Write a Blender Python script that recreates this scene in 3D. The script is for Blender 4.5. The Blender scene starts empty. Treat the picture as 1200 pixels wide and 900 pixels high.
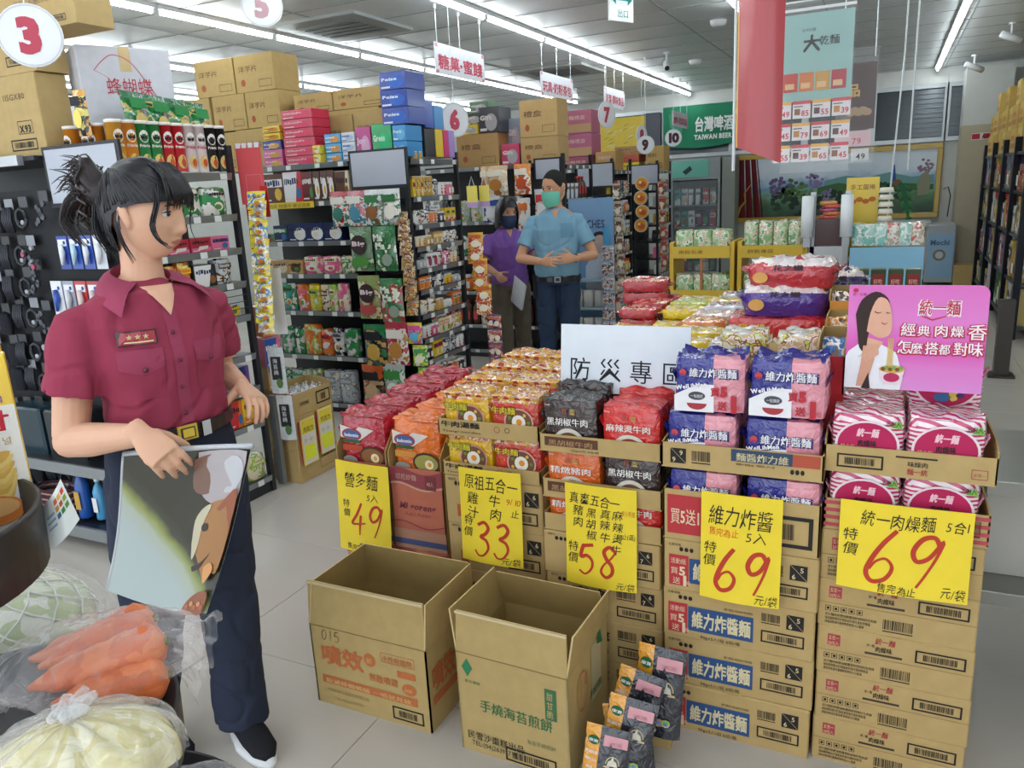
import bpy, math, random
from mathutils import Vector, Matrix, noise
C = bpy.context.scene.collection
sc = bpy.context.scene
R_ = random.Random(7)

# ---------------------------------------------------------------- camera
cam_d = bpy.data.cameras.new('camera'); cam = bpy.data.objects.new('camera', cam_d); C.objects.link(cam)
sc.camera = cam
cam_d.sensor_width = 36; cam_d.lens = 27.06; cam_d.clip_start = 0.05
CR, CU, CB = (0.90170, 0.42937, -0.05076), (-0.06034, 0.24122, 0.96859), (0.42813, -0.87032, 0.24341)
cam.matrix_world = Matrix([[CR[0], CU[0], CB[0], 0], [CR[1], CU[1], CB[1], 0], [CR[2], CU[2], CB[2], 1.60], [0, 0, 0, 1]])

# ---------------------------------------------------------------- daylight from the shop front behind the camera, exposure
w = bpy.data.worlds.new('world'); sc.world = w; w.use_nodes = True
w.node_tree.nodes['Background'].inputs[0].default_value = (0.86, 0.93, 1.0, 1)
w.node_tree.nodes['Background'].inputs[1].default_value = 1.5
TUBE = 18.0
sc.view_settings.view_transform = 'Standard'; sc.view_settings.look = 'None'
sc.view_settings.gamma = 1; sc.view_settings.use_curve_mapping = False
sc.view_settings.exposure = 0.68
sc.cycles.use_denoising = True
sc.cycles.max_bounces = 7; sc.cycles.diffuse_bounces = 4; sc.cycles.glossy_bounces = 3; sc.cycles.transmission_bounces = 5; sc.cycles.transparent_max_bounces = 14
sc.cycles.caustics_reflective = False; sc.cycles.caustics_refractive = False
sc.cycles.sample_clamp_indirect = 4

# ---------------------------------------------------------------- materials
def lin(h):
    h = h.lstrip('#'); out = []
    for i in (0, 2, 4):
        c = int(h[i:i+2], 16) / 255
        out.append(c / 12.92 if c <= 0.04045 else ((c + 0.055) / 1.055) ** 2.4)
    return (*out, 1)
KIND = {  # rough, noise scale, colour variation, bump strength, bump scale, coat, metallic, specular
 'matte': (.6, 14, .05, 0, 0, 0, 0, .35), 'card': (.75, 22, .09, .08, 90, 0, 0, .25), 'ink': (.6, 60, .05, 0, 0, 0, 0, .3),
 'gloss': (.28, 8, .04, 0, 0, .25, 0, .5), 'film': (.24, 20, .07, .6, 34, .8, 0, .5), 'cloth': (.82, 9, .08, .12, 350, 0, 0, .2),
 'metal': (.35, 12, .06, .02, 60, 0, .75, .5), 'paint': (.42, 6, .06, .03, 40, 0, 0, .45), 'skin': (.5, 12, .05, .05, 220, 0, 0, .4),
 'hair': (.36, 30, .25, .3, 160, 0, 0, .4), 'veg': (.5, 30, .2, .2, 60, .1, 0, .4)}
_M = {}
def base_mat(name):
    m = bpy.data.materials.new(name); m.use_nodes = True
    nt = m.node_tree; return m, nt, nt.nodes['Principled BSDF']
def mat(h, kind='matte'):
    k = (h, kind)
    if k in _M: return _M[k]
    m, nt, b = base_mat(kind + '_' + h)
    rough, ns, var, bs, bsc, coat, met, spec = KIND[kind]
    c = lin(h)
    tc = nt.nodes.new('ShaderNodeTexCoord'); n = nt.nodes.new('ShaderNodeTexNoise'); n.inputs['Scale'].default_value = ns; n.inputs['Detail'].default_value = 3
    nt.links.new(tc.outputs['Object'], n.inputs['Vector'])
    mx = nt.nodes.new('ShaderNodeMix'); mx.data_type = 'RGBA'
    mx.inputs[6].default_value = tuple(x * (1 - var * 1.6) for x in c[:3]) + (1,)
    mx.inputs[7].default_value = tuple(min(1, x * (1 + var) + var * .01) for x in c[:3]) + (1,)
    nt.links.new(n.outputs['Fac'], mx.inputs[0]); nt.links.new(mx.outputs[2], b.inputs['Base Color'])
    b.inputs['Roughness'].default_value = rough; b.inputs['Metallic'].default_value = met
    b.inputs['Specular IOR Level'].default_value = spec
    if coat: b.inputs['Coat Weight'].default_value = coat; b.inputs['Coat Roughness'].default_value = .12
    if bs:
        n2 = nt.nodes.new('ShaderNodeTexNoise'); n2.inputs['Scale'].default_value = bsc; n2.inputs['Detail'].default_value = 2
        if kind == 'film': n2.inputs['Distortion'].default_value = 1.2
        bp = nt.nodes.new('ShaderNodeBump'); bp.inputs['Strength'].default_value = bs; bp.inputs['Distance'].default_value = .012 if kind == 'film' else .003
        nt.links.new(tc.outputs['Object'], n2.inputs['Vector']); nt.links.new(n2.outputs['Fac'], bp.inputs['Height']); nt.links.new(bp.outputs[0], b.inputs['Normal'])
        if kind == 'film': nt.links.new(bp.outputs[0], b.inputs['Coat Normal'])
    if kind == 'skin':
        b.inputs['Subsurface Weight'].default_value = .12; b.inputs['Subsurface Radius'].default_value = (.01, .004, .002)
    _M[k] = m; return m
def busy(cols, scale=30, kind='film', stretch=(1, 1, 1), key=None):
    """printed packaging: irregular patches of several inks"""
    k = ('busy', tuple(cols), scale, kind, stretch)
    if k in _M: return _M[k]
    m, nt, b = base_mat('print_' + '_'.join(cols)[:40])
    rough, ns, var, bs, bsc, coat, met, spec = KIND[kind]
    tc = nt.nodes.new('ShaderNodeTexCoord'); mp = nt.nodes.new('ShaderNodeMapping'); mp.inputs['Scale'].default_value = stretch
    oi = nt.nodes.new('ShaderNodeObjectInfo'); ad = nt.nodes.new('ShaderNodeVectorMath'); ad.operation = 'ADD'
    nt.links.new(tc.outputs['Object'], ad.inputs[0]); nt.links.new(oi.outputs['Random'], ad.inputs[1]); nt.links.new(ad.outputs[0], mp.inputs['Vector'])
    no = nt.nodes.new('ShaderNodeTexNoise'); no.inputs['Scale'].default_value = scale; no.inputs['Detail'].default_value = 2.5; no.inputs['Roughness'].default_value = .55
    nt.links.new(mp.outputs[0], no.inputs['Vector'])
    rp = nt.nodes.new('ShaderNodeValToRGB'); rp.color_ramp.interpolation = 'CONSTANT'
    nC = len(cols)
    while len(rp.color_ramp.elements) < nC: rp.color_ramp.elements.new(.5)
    for i, h in enumerate(cols):
        e = rp.color_ramp.elements[i]; e.position = 0 if i == 0 else .38 + .26 * (i / nC); 
    for i, h in enumerate(cols): rp.color_ramp.elements[i].color = lin(h)
    nt.links.new(no.outputs['Fac'], rp.inputs[0]); nt.links.new(rp.outputs[0], b.inputs['Base Color'])
    b.inputs['Roughness'].default_value = rough
    if coat: b.inputs['Coat Weight'].default_value = coat; b.inputs['Coat Roughness'].default_value = .1
    if bs:
        n2 = nt.nodes.new('ShaderNodeTexNoise'); n2.inputs['Scale'].default_value = bsc; n2.inputs['Distortion'].default_value = 1.
        bp = nt.nodes.new('ShaderNodeBump'); bp.inputs['Strength'].default_value = bs; bp.inputs['Distance'].default_value = .01
        nt.links.new(tc.outputs['Object'], n2.inputs['Vector']); nt.links.new(n2.outputs['Fac'], bp.inputs['Height']); nt.links.new(bp.outputs[0], b.inputs['Normal'])
    _M[k] = m; return m
def stripes(h1, h2, direction, scale, kind='film', duty=.5):
    k = ('str', h1, h2, direction, scale, kind, duty)
    if k in _M: return _M[k]
    m, nt, b = base_mat('stripe_%s_%s' % (h1, h2))
    rough, ns, var, bs, bsc, coat, met, spec = KIND[kind]
    tc = nt.nodes.new('ShaderNodeTexCoord'); dt = nt.nodes.new('ShaderNodeVectorMath'); dt.operation = 'DOT_PRODUCT'; dt.inputs[1].default_value = direction
    nt.links.new(tc.outputs['Object'], dt.inputs[0])
    mu = nt.nodes.new('ShaderNodeMath'); mu.operation = 'MULTIPLY'; mu.inputs[1].default_value = scale; nt.links.new(dt.outputs['Value'], mu.inputs[0])
    fr = nt.nodes.new('ShaderNodeMath'); fr.operation = 'FRACT'; nt.links.new(mu.outputs[0], fr.inputs[0])
    gt = nt.nodes.new('ShaderNodeMath'); gt.operation = 'GREATER_THAN'; gt.inputs[1].default_value = duty; nt.links.new(fr.outputs[0], gt.inputs[0])
    mx = nt.nodes.new('ShaderNodeMix'); mx.data_type = 'RGBA'; mx.inputs[6].default_value = lin(h1); mx.inputs[7].default_value = lin(h2)
    nt.links.new(gt.outputs[0], mx.inputs[0]); nt.links.new(mx.outputs[2], b.inputs['Base Color']); b.inputs['Roughness'].default_value = rough
    if bs:
        b.inputs['Coat Weight'].default_value = coat
        n2 = nt.nodes.new('ShaderNodeTexNoise'); n2.inputs['Scale'].default_value = bsc
        bp = nt.nodes.new('ShaderNodeBump'); bp.inputs['Strength'].default_value = bs; bp.inputs['Distance'].default_value = .008
        nt.links.new(tc.outputs['Object'], n2.inputs['Vector']); nt.links.new(n2.outputs['Fac'], bp.inputs['Height']); nt.links.new(bp.outputs[0], b.inputs['Normal'])
    _M[k] = m; return m
def emit(h, s):
    k = ('emit', h, s)
    if k in _M: return _M[k]
    m, nt, b = base_mat('light_' + h)
    b.inputs['Emission Color'].default_value = lin(h); b.inputs['Emission Strength'].default_value = s; b.inputs['Base Color'].default_value = lin(h)
    _M[k] = m; return m
def clear(h='ffffff', alpha=.25, rough=.08, bump=.5):
    """thin clear plastic: mostly see-through sheet with glossy wrinkles"""
    k = ('clear', h, alpha, rough, bump)
    if k in _M: return _M[k]
    m, nt, b = base_mat('clear_' + h)
    b.inputs['Base Color'].default_value = lin(h); b.inputs['Roughness'].default_value = rough
    tc = nt.nodes.new('ShaderNodeTexCoord')
    n2 = nt.nodes.new('ShaderNodeTexNoise'); n2.inputs['Scale'].default_value = 22; n2.inputs['Distortion'].default_value = 1.5
    bp = nt.nodes.new('ShaderNodeBump'); bp.inputs['Strength'].default_value = bump; bp.inputs['Distance'].default_value = .012
    nt.links.new(tc.outputs['Object'], n2.inputs['Vector']); nt.links.new(n2.outputs['Fac'], bp.inputs['Height']); nt.links.new(bp.outputs[0], b.inputs['Normal'])
    lw = nt.nodes.new('ShaderNodeLayerWeight'); lw.inputs['Blend'].default_value = .35; nt.links.new(bp.outputs[0], lw.inputs['Normal'])
    ma = nt.nodes.new('ShaderNodeMath'); ma.operation = 'MULTIPLY_ADD'; ma.inputs[1].default_value = .5; ma.inputs[2].default_value = alpha
    nt.links.new(lw.outputs['Facing'], ma.inputs[0]); nt.links.new(ma.outputs[0], b.inputs['Alpha'])
    _M[k] = m; return m

# ---------------------------------------------------------------- glyphs
_G = {}
_cu = bpy.data.curves.new('glyph', 'FONT'); _cu.resolution_u = 2
_go = bpy.data.objects.new('glyph', _cu)
def glyph(ch, bold):
    k = (ch, 0 if ord(ch) > 255 else min(bold, .03))
    if k not in _G:
        _cu.body = ch; _cu.offset = 0 if ord(ch) > 255 else min(bold, .03); _cu.resolution_u = 2 if ord(ch) < 128 else 1
        me = _go.to_mesh()
        vs = [(v.co.x, v.co.y) for v in me.vertices]; fs = [tuple(p.vertices) for p in me.polygons]
        _go.to_mesh_clear()
        adv = 1.0 if ord(ch) > 255 else ((max(v[0] for v in vs) + .07) if vs else .3)
        _G[k] = (vs, fs, adv)
    return _G[k]

class MB:
    def __init__(s): s.v = []; s.f = []; s.mi = []; s.mats = []; s.T = None
    def m(s, mt):
        if mt not in s.mats: s.mats.append(mt)
        return s.mats.index(mt)
    def av(s, pts):
        n = len(s.v)
        for p in pts:
            if s.T is not None: q = s.T @ Vector(p); s.v.append((q.x, q.y, q.z))
            else: s.v.append(tuple(p))
        return n
    def face(s, idx, mt): s.f.append(tuple(idx)); s.mi.append(s.m(mt))
    def poly(s, pts, mt): n = s.av(pts); s.face(range(n, n + len(pts)), mt)
    def box(s, x0, y0, z0, x1, y1, z1, mt, top=None, front=None, side=None):
        n = s.av([(x0,y0,z0),(x1,y0,z0),(x1,y1,z0),(x0,y1,z0),(x0,y0,z1),(x1,y0,z1),(x1,y1,z1),(x0,y1,z1)])
        for q, mm in (((0,3,2,1), mt), ((4,5,6,7), top or mt), ((0,1,5,4), front or mt), ((2,3,7,6), mt), ((1,2,6,5), side or mt), ((3,0,4,7), side or mt)):
            s.face([n + i for i in q], mm)
    def bbox(s, x0, y0, z0, x1, y1, z1, mt, b=.003):
        """box with chamfered vertical and top edges"""
        pr = [(x0+b,y0),(x1-b,y0),(x1,y0+b),(x1,y1-b),(x1-b,y1),(x0+b,y1),(x0,y1-b),(x0,y0+b)]
        cx, cy = (x0+x1)/2, (y0+y1)/2
        ins = [(px_ + (b if px_ < cx else -b), py_ + (b if py_ < cy else -b)) for px_, py_ in pr]
        a = s.av([(p[0], p[1], z0) for p in pr]); c = s.av([(p[0], p[1], z1-b) for p in pr]); d = s.av([(p[0], p[1], z1) for p in ins])
        for i in range(8):
            j = (i+1) % 8
            s.face((a+i, a+j, c+j, c+i), mt); s.face((c+i, c+j, d+j, d+i), mt)
        s.face(range(d, d+8), mt); s.face(range(a+7, a-1, -1), mt)
    def cyl(s, p, r, h, seg, mt, top=None, r2=None, axis='z'):
        r2 = r if r2 is None else r2
        def P(a, rr, t):
            u, v_ = rr*math.cos(a), rr*math.sin(a)
            return {'z': (p[0]+u, p[1]+v_, p[2]+t), 'y': (p[0]+u, p[1]+t, p[2]+v_), 'x': (p[0]+t, p[1]+u, p[2]+v_)}[axis]
        a = s.av([P(2*math.pi*i/seg, r, 0) for i in range(seg)]); b = s.av([P(2*math.pi*i/seg, r2, h) for i in range(seg)])
        for i in range(seg): s.face((a+i, a+(i+1)%seg, b+(i+1)%seg, b+i), mt)
        s.face(range(b, b+seg), top or mt); s.face(range(a+seg-1, a-1, -1), mt)
    def lathe(s, prof, seg, mt, c=(0,0,0), mats=None):
        rows = [s.av([(c[0]+r*math.cos(2*math.pi*i/seg), c[1]+r*math.sin(2*math.pi*i/seg), c[2]+z) for i in range(seg)]) for r, z in prof]
        for k in range(len(prof)-1):
            a, b = rows[k], rows[k+1]
            for i in range(seg): s.face((a+i, a+(i+1)%seg, b+(i+1)%seg, b+i), mats[k] if mats else mt)
    def tube(s, pts, rad, seg, mt, caps=True):
        pts = [Vector(p) for p in pts]; n = len(pts)
        if not isinstance(rad, (list, tuple)): rad = [rad]*n
        rows = []; up = None
        for i, p in enumerate(pts):
            t = (pts[min(i+1, n-1)] - pts[max(i-1, 0)]).normalized()
            if up is None: up = Vector((0,0,1)) if abs(t.z) < .9 else Vector((1,0,0))
            a = t.cross(up).normalized(); b = a.cross(t).normalized(); up = b
            r = rad[i]; ra, rb = r if isinstance(r, tuple) else (r, r)
            rows.append(s.av([p + a*(ra*math.cos(2*math.pi*k/seg)) + b*(rb*math.sin(2*math.pi*k/seg)) for k in range(seg)]))
        for i in range(n-1):
            for k in range(seg): s.face((rows[i]+k, rows[i+1]+k, rows[i+1]+(k+1)%seg, rows[i]+(k+1)%seg), mt)
        if caps: s.face(range(rows[0], rows[0]+seg), mt); s.face(range(rows[-1]+seg-1, rows[-1]-1, -1), mt)
    def grid(s, fn, nu, nv, mt, closeu=False):
        """fn(u,v)->point ; mt may be a function of (u,v)"""
        n = s.av([fn(i/nu, j/nv) for j in range(nv+1) for i in range(nu+1)])
        for j in range(nv):
            for i in range(nu):
                a = n + j*(nu+1) + i
                s.face((a, a+1, a+nu+2, a+nu+1), mt((i+.5)/nu, (j+.5)/nv) if callable(mt) else mt)
    def soft(s, w, d, h, mt, r=.02, n=(8,6,6), amp=.003, top=.006, seed=0, pinch=.25):
        """a filled film pack standing on z=0, front at y=0 (toward -y), x centred"""
        hw, hd, hh = w/2, d/2, h/2
        def shape(p):
            x, y, z = p[0]*hw, p[1]*hd, p[2]*hh
            ix, iy, iz = max(-hw+r, min(hw-r, x)), max(-hd+r, min(hd-r, y)), max(-hh+r, min(hh-r, z))
            dv = Vector((x-ix, y-iy, z-iz)); 
            if dv.length > 1e-9: dv.normalize()
            q = Vector((ix, iy, iz)) + dv*r
            k = abs(p[0])**4 * pinch
            q.y *= 1 - k*.6
            nz = noise.noise(Vector((x*38+seed*7.1, y*38, z*38))) 
            nz2 = noise.noise(Vector((x*16+seed*3.3, y*60, z*9)))
            a = amp + (top if p[2] > .9 else 0)
            if p[1] < -.9: a *= .35
            q += dv*(a*nz + a*.8*nz2) if dv.length > .5 else Vector()
            if p[2] < -.95: q.z = -hh
            return (q.x, q.y+hd, q.z+hh)
        nx, ny, nz_ = n
        faces = [((nx, nz_), lambda u, v: (2*u-1, -1, 2*v-1)), ((nx, nz_), lambda u, v: (1-2*u, 1, 2*v-1)), ((nx, ny), lambda u, v: (2*u-1, 2*v-1, 1)),
                 ((nx, ny), lambda u, v: (2*u-1, 1-2*v, -1)), ((ny, nz_), lambda u, v: (1, 2*u-1, 2*v-1)), ((ny, nz_), lambda u, v: (-1, 1-2*u, 2*v-1))]
        for (a, b), fn in faces:
            s.grid(lambda u, v: shape(fn(u, v)), a, b, (lambda u, v, fn=fn: mt(*fn(u, v))) if callable(mt) else mt)
    def text(s, t, o, ux, uy, h, mt, width=None, bold=.01, rot=None, jit=0, vertical=False, slant=0):
        """string t with its lower-left corner at o, running along ux, up along uy, height h (em)"""
        ux, uy, o = Vector(ux).normalized(), Vector(uy).normalized(), Vector(o)
        gl = [glyph(c, bold) if c != ' ' else ([], [], .32) for c in t]
        tot = sum(g[2] for g in gl); kx = h if width is None else (width/tot if not vertical else width)
        x = 0; y = 0
        for g in gl:
            jx, jy, ja = (R_.uniform(-jit, jit)*h, R_.uniform(-jit, jit)*h, R_.uniform(-jit, jit)*1.2) if jit else (0, 0, 0)
            ca, sa = math.cos(ja), math.sin(ja)
            e = bold*.55
            nn = ux.cross(uy); q_ = 0
            for ex, ey in (((0, 0),) if e < .008 else ((-e, 0), (e, .3*e)) if e < .02 else ((-e, -e), (e, -e), (-e, e), (e, e))):
                if not g[0]: break
                n = s.av([o + ux*(x + jx + kx*(vx*ca - vy*sa + slant*vy + ex)) + uy*(y + jy + h*(vx*sa + vy*ca + ey)) + nn*(.00012*q_) for vx, vy in g[0]]); q_ += 1
                for f in g[1]: s.face([n+i for i in f], mt)
            if vertical: y -= h*1.08
            else: x += g[2]*kx
    def ft(s, t, x, z, h, mt, y=0, width=None, **k):      # lettering on a front (facing -y)
        s.text(t, (x, y, z), (1,0,0), (0,0,1), h, mt, width, **k)
    def rect(s, x0, z0, x1, z1, mt, y=0): s.poly([(x0,y,z0),(x1,y,z0),(x1,y,z1),(x0,y,z1)], mt)
    def frame(s, x0, z0, x1, z1, t, mt, y=0):
        s.rect(x0,z0,x1,z0+t,mt,y); s.rect(x0,z1-t,x1,z1,mt,y); s.rect(x0,z0+t,x0+t,z1-t,mt,y); s.rect(x1-t,z0+t,x1,z1-t,mt,y)
    def bars(s, x0, z0, x1, z1, mt, y=0, n=16, seed=1):
        r = random.Random(seed); x = x0; st = (x1-x0)/n
        for i in range(n): s.rect(x, z0, x+st*r.uniform(.25,.75), z1, mt, y); x += st
    def disc(s, x, z, rx, rz, mt, y=0, n=20, a0=0, a1=2*math.pi):
        pts = [(x+rx*math.cos(a0+(a1-a0)*i/n), y, z+rz*math.sin(a0+(a1-a0)*i/n)) for i in range(n + (0 if a1-a0 > 6.28 else 1))]
        s.poly(pts, mt)
    def ring(s, x, z, r, t, mt, y=0, n=24, rz=None):
        rz = rz or r; k = 1 - t/r
        for i in range(n):
            a, b = 2*math.pi*i/n, 2*math.pi*(i+1)/n
            s.poly([(x+r*math.cos(a),y,z+rz*math.sin(a)),(x+r*math.cos(b),y,z+rz*math.sin(b)),(x+r*k*math.cos(b),y,z+rz*k*math.sin(b)),(x+r*k*math.cos(a),y,z+rz*k*math.sin(a))], mt)
    def stroke(s, pts, wd, mt, y=0):
        """brush stroke on a front: polyline ribbon with slightly varying width"""
        n = len(pts); L = []
        for i, (x, z) in enumerate(pts):
            a = pts[max(0, i-1)]; b = pts[min(n-1, i+1)]; dx, dz = b[0]-a[0], b[1]-a[1]; l = math.hypot(dx, dz) or 1
            t = i/(n-1); k = wd*(.5 + .5*math.sin(math.pi*min(1, .25 + t*.9)))*.5
            L.append(((x - dz/l*k, y, z + dx/l*k), (x + dz/l*k, y, z - dx/l*k)))
        for i in range(n-1): s.poly([L[i][1], L[i+1][1], L[i+1][0], L[i][0]], mt)
    def mesh(s, name, smooth=False):
        me = bpy.data.meshes.new(name); me.from_pydata(s.v, [], s.f)
        for mt in s.mats: me.materials.append(mt)
        me.polygons.foreach_set('material_index', s.mi)
        if smooth: me.polygons.foreach_set('use_smooth', [True]*len(s.f))
        me.update(); return me
    def obj(s, name, parent=None, smooth=False, label=None, cat=None, group=None, kind=None, loc=None, rz=0):
        o = bpy.data.objects.new(name, s.mesh(name, smooth)); C.objects.link(o); o.parent = parent
        if loc: o.location = loc
        if rz: o.rotation_euler = (0, 0, rz)
        return tag(o, label, cat, group, kind)
def tag(o, label=None, cat=None, group=None, kind=None):
    if label: o['label'] = label
    if cat: o['category'] = cat
    if group: o['group'] = group
    if kind: o['kind'] = kind
    return o
def thing(name, label, cat, loc=(0,0,0), rz=0, group=None, rot=None):
    o = bpy.data.objects.new(name, None); C.objects.link(o); o.empty_display_size = .1
    o.location = loc; o.rotation_euler = rot or (0, 0, rz); return tag(o, label, cat, group)
def put(name, me, loc, rz=0, label=None, cat=None, group=None, parent=None, scale=None, rot=None):
    o = bpy.data.objects.new(name, me); C.objects.link(o); o.location = loc; o.rotation_euler = rot or (0, 0, rz); o.parent = parent
    if scale: o.scale = scale
    return tag(o, label, cat, group)
def dup(o, loc, rz=0, label=None, group=None, rot=None, scale=None):
    def cp(s, par):
        c = s.copy(); C.objects.link(c); c.parent = par
        for ch in s.children: cp(ch, c)
        return c
    c = cp(o, None); c.location = loc; c.rotation_euler = rot or (0, 0, rz)
    if scale: c.scale = scale
    return tag(c, label, None, group)
ORD = 'first second third fourth fifth sixth seventh eighth ninth tenth eleventh twelfth thirteenth fourteenth fifteenth sixteenth'.split()
COL = dict(red='c8252f', crimson='a81c35', pink='e06a92', purple='6b3f8f', blue='2257a8', sky='4f9fd0', navy='1f2f5c', green='2f8a4a', lime='9cc043', yellow='e8c52c',
 orange='e0762a', brown='5a3524', tan='c09a62', white='e8e8ea', black='1d1d22', grey='84888c', silver='bcc2c8', cream='e6d8b4', teal='3f9c98', gold='c59a3c', maroon='6b1f28')
def K(n, kind='gloss'): return mat(COL.get(n, n), kind)
CARD = 'b39a6a'
INK = mat('26221f', 'ink'); REDINK = mat('c03a32', 'ink'); WHITE = mat('eceaea', 'ink')
# ================================================================ THE SETTING
def floor_mat():
    m, nt, b = base_mat('floor_tile')
    tc = nt.nodes.new('ShaderNodeTexCoord'); n = nt.nodes.new('ShaderNodeTexNoise'); n.inputs['Scale'].default_value = 1.6; n.inputs['Detail'].default_value = 6
    nt.links.new(tc.outputs['Object'], n.inputs['Vector'])
    r = nt.nodes.new('ShaderNodeValToRGB'); r.color_ramp.elements[0].color = lin('b5aea5'); r.color_ramp.elements[1].color = lin('c2bbb2')
    nt.links.new(n.outputs['Fac'], r.inputs[0]); nt.links.new(r.outputs[0], b.inputs['Base Color'])
    b.inputs['Roughness'].default_value = .24
    n2 = nt.nodes.new('ShaderNodeTexNoise'); n2.inputs['Scale'].default_value = 5
    mr = nt.nodes.new('ShaderNodeMapRange'); mr.inputs[3].default_value = .2; mr.inputs[4].default_value = .28
    nt.links.new(tc.outputs['Object'], n2.inputs['Vector']); nt.links.new(n2.outputs['Fac'], mr.inputs[0]); nt.links.new(mr.outputs[0], b.inputs['Roughness'])
    return m
FM = floor_mat()
X0, X1, Y0, Y1, ZC = -9.2, 2.3, -1.6, 13.3, 3.0
b = MB(); b.box(X0, Y0, -.06, X1, Y1+.2, -.004, mat('6f6a64')); floor = b.obj('floor', kind='structure')
b = MB(); b.bbox(.0012, .0012, -.004, .7988, .7988, 0, FM, .001); tile = b.mesh('tile')
ty = 1.83 - 5*.8
for j in range(19):
    for i in range(14):
        x = -1.365 - 9*.8 + i*.8; y = ty + j*.8
        if x < X0 or y + .8 > Y1 + .6: continue
        put('tile', tile, (x, y, 0), parent=floor)
CM = mat('c8cccc', 'paint'); CM.node_tree.nodes['Principled BSDF'].inputs['Roughness'].default_value = .3
b = MB(); b.box(X0, Y0, ZC+.01, X1, Y1+.2, ZC+.06, mat('55585a')); ceil = b.obj('ceiling', kind='structure')
b = MB()
b.poly([(.008,.006,0),(.008,.600,0),(1.192,.600,0),(1.192,.004,0)], CM)
b.poly([(.008,.006,0),(1.192,.004,0),(1.192,.004,.012),(.004,.004,.012)], CM); b.poly([(.008,.600,0),(.004,.600,.012),(1.192,.600,.012),(1.192,.600,0)], CM)
b.poly([(.008,.006,0),(.004,.004,.012),(.004,.600,.012),(.008,.600,0)], CM); b.poly([(1.192,.004,0),(1.192,.600,0),(1.192,.600,.012),(1.192,.004,.012)], CM)
panel = b.mesh('panel')
for j in range(25):
    for i in range(9):
        x = -9.0 + i*1.2; y = -1.6 + j*.608
        if y + .6 > Y1 + .3: continue
        put('panel', panel, (x, y, ZC), parent=ceil)
GB_ = mat('8e9394', 'paint')
for i in range(10): b = MB(); b.box(-9.0+i*1.2-.008, Y0, ZC-.004, -9.0+i*1.2+.008, Y1, ZC+.004, GB_); b.obj('grid_bar', ceil)
for j in range(25): y = -1.6+j*.608; b = MB(); b.box(X0, y-.008, ZC-.003, X1, y+.008, ZC+.004, GB_); b.obj('grid_bar', ceil)
# walls
WM = mat('c9cbc6', 'paint'); BE = mat('b3a98f', 'paint')
b = MB(); b.box(X0, Y1, 0, X1, Y1+.15, ZC, WM); b.obj('wall_back', kind='structure')
b = MB(); b.box(X0-.15, Y0, 0, X0, Y1, ZC, WM); b.obj('wall_left', kind='structure')
b = MB(); b.box(X1, Y0, 0, X1+.15, Y1, ZC, WM); b.obj('wall_right', kind='structure')
b = MB(); b.box(.84, 12.75, 0, 1.4, Y1, 2.15, BE); b.box(.84, 12.75, 2.15, 1.4, Y1, 2.9, WM); b.obj('trim_column', kind='structure')
b = MB(); b.box(X0, Y1-.06, 2.78, .84, Y1, 2.86, WM); b.obj('trim_1', kind='structure')
# high windows with grey roller slats
SL = mat('5d6266', 'metal'); FR = mat('a9aeb0', 'metal')
k = 0
for (x0, x1) in ((-2.3, -1.3), (-1.2, -.36), (-.26, .62), (-3.4, -2.4), (-4.5, -3.5), (.7, .84)):
    k += 1
    b = MB(); b.box(x0, Y1-.03, 2.04, x1, Y1, 2.72, mat('3c4044')); wn = b.obj('window_%d' % k, kind='structure')
    b = MB(); t = .05
    for q in ((x0-t, 1.98, x1+t, 2.04), (x0-t, 2.72, x1+t, 2.78), (x0-t, 2.04, x0, 2.72), (x1, 2.04, x1+t, 2.72)): b.box(q[0], Y1-.06, q[1], q[2], Y1, q[3], FR)
    b.obj('frame', wn)
    b = MB(); b.poly([(x0, -.012, 0), (x1, -.012, 0), (x1, 0, .064), (x0, 0, .064)], SL); b.poly([(x0, -.012, 0), (x0, 0, 0), (x1, 0, 0), (x1, -.012, 0)], SL)
    sm = b.mesh('slat')
    for i in range(10): put('slat', sm, (0, Y1-.03, 2.05+i*.066), parent=wn)
# fluorescent rows
EM = emit('f2fbff', TUBE); BODY = mat('e3e6e6', 'paint')
b = MB(); b.cyl((0, .02, -.045), .016, 1.14, 8, EM, axis='y'); tube = b.mesh('tube')
b = MB(); b.box(-.035, 0, -.028, .035, 1.18, 0, BODY); b.box(-.014, 0, -.062, .014, .02, -.028, BODY); b.box(-.014, 1.16, -.062, .014, 1.18, -.028, BODY); batten = b.mesh('batten')
rows = [(-6.5, -.5, 11, 'sixth'), (-4.77, -.5, 11, 'fifth'), (-3.02, -1.2, 12, 'fourth'), (-1.22, -1.2, 7, 'third'), (.5, -1.2, 12, 'second'), (-8.2, -.5, 9, 'last')]
RW = {-6.5: 'row over the inner aisles', -4.77: 'row above the stacked cartons', -3.02: 'row above the aisle mouths', -1.22: 'row by the red banner', .5: 'row by the dark racks', -8.2: 'side wall row'}
for x, y0, n, nm in rows:
    for i in range(n):
        y = y0 + i*1.2
        if y > 12: break
        t = thing('ceiling_light', 'fluorescent tube light in the %s, %s from shop front' % (RW[x], ORD[i]), 'ceiling light', (x, y, ZC), group='fluorescent ceiling lights')
        put('batten', batten, (0,0,0), parent=t); put('tube', tube, (0,0,0), parent=t)
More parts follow.
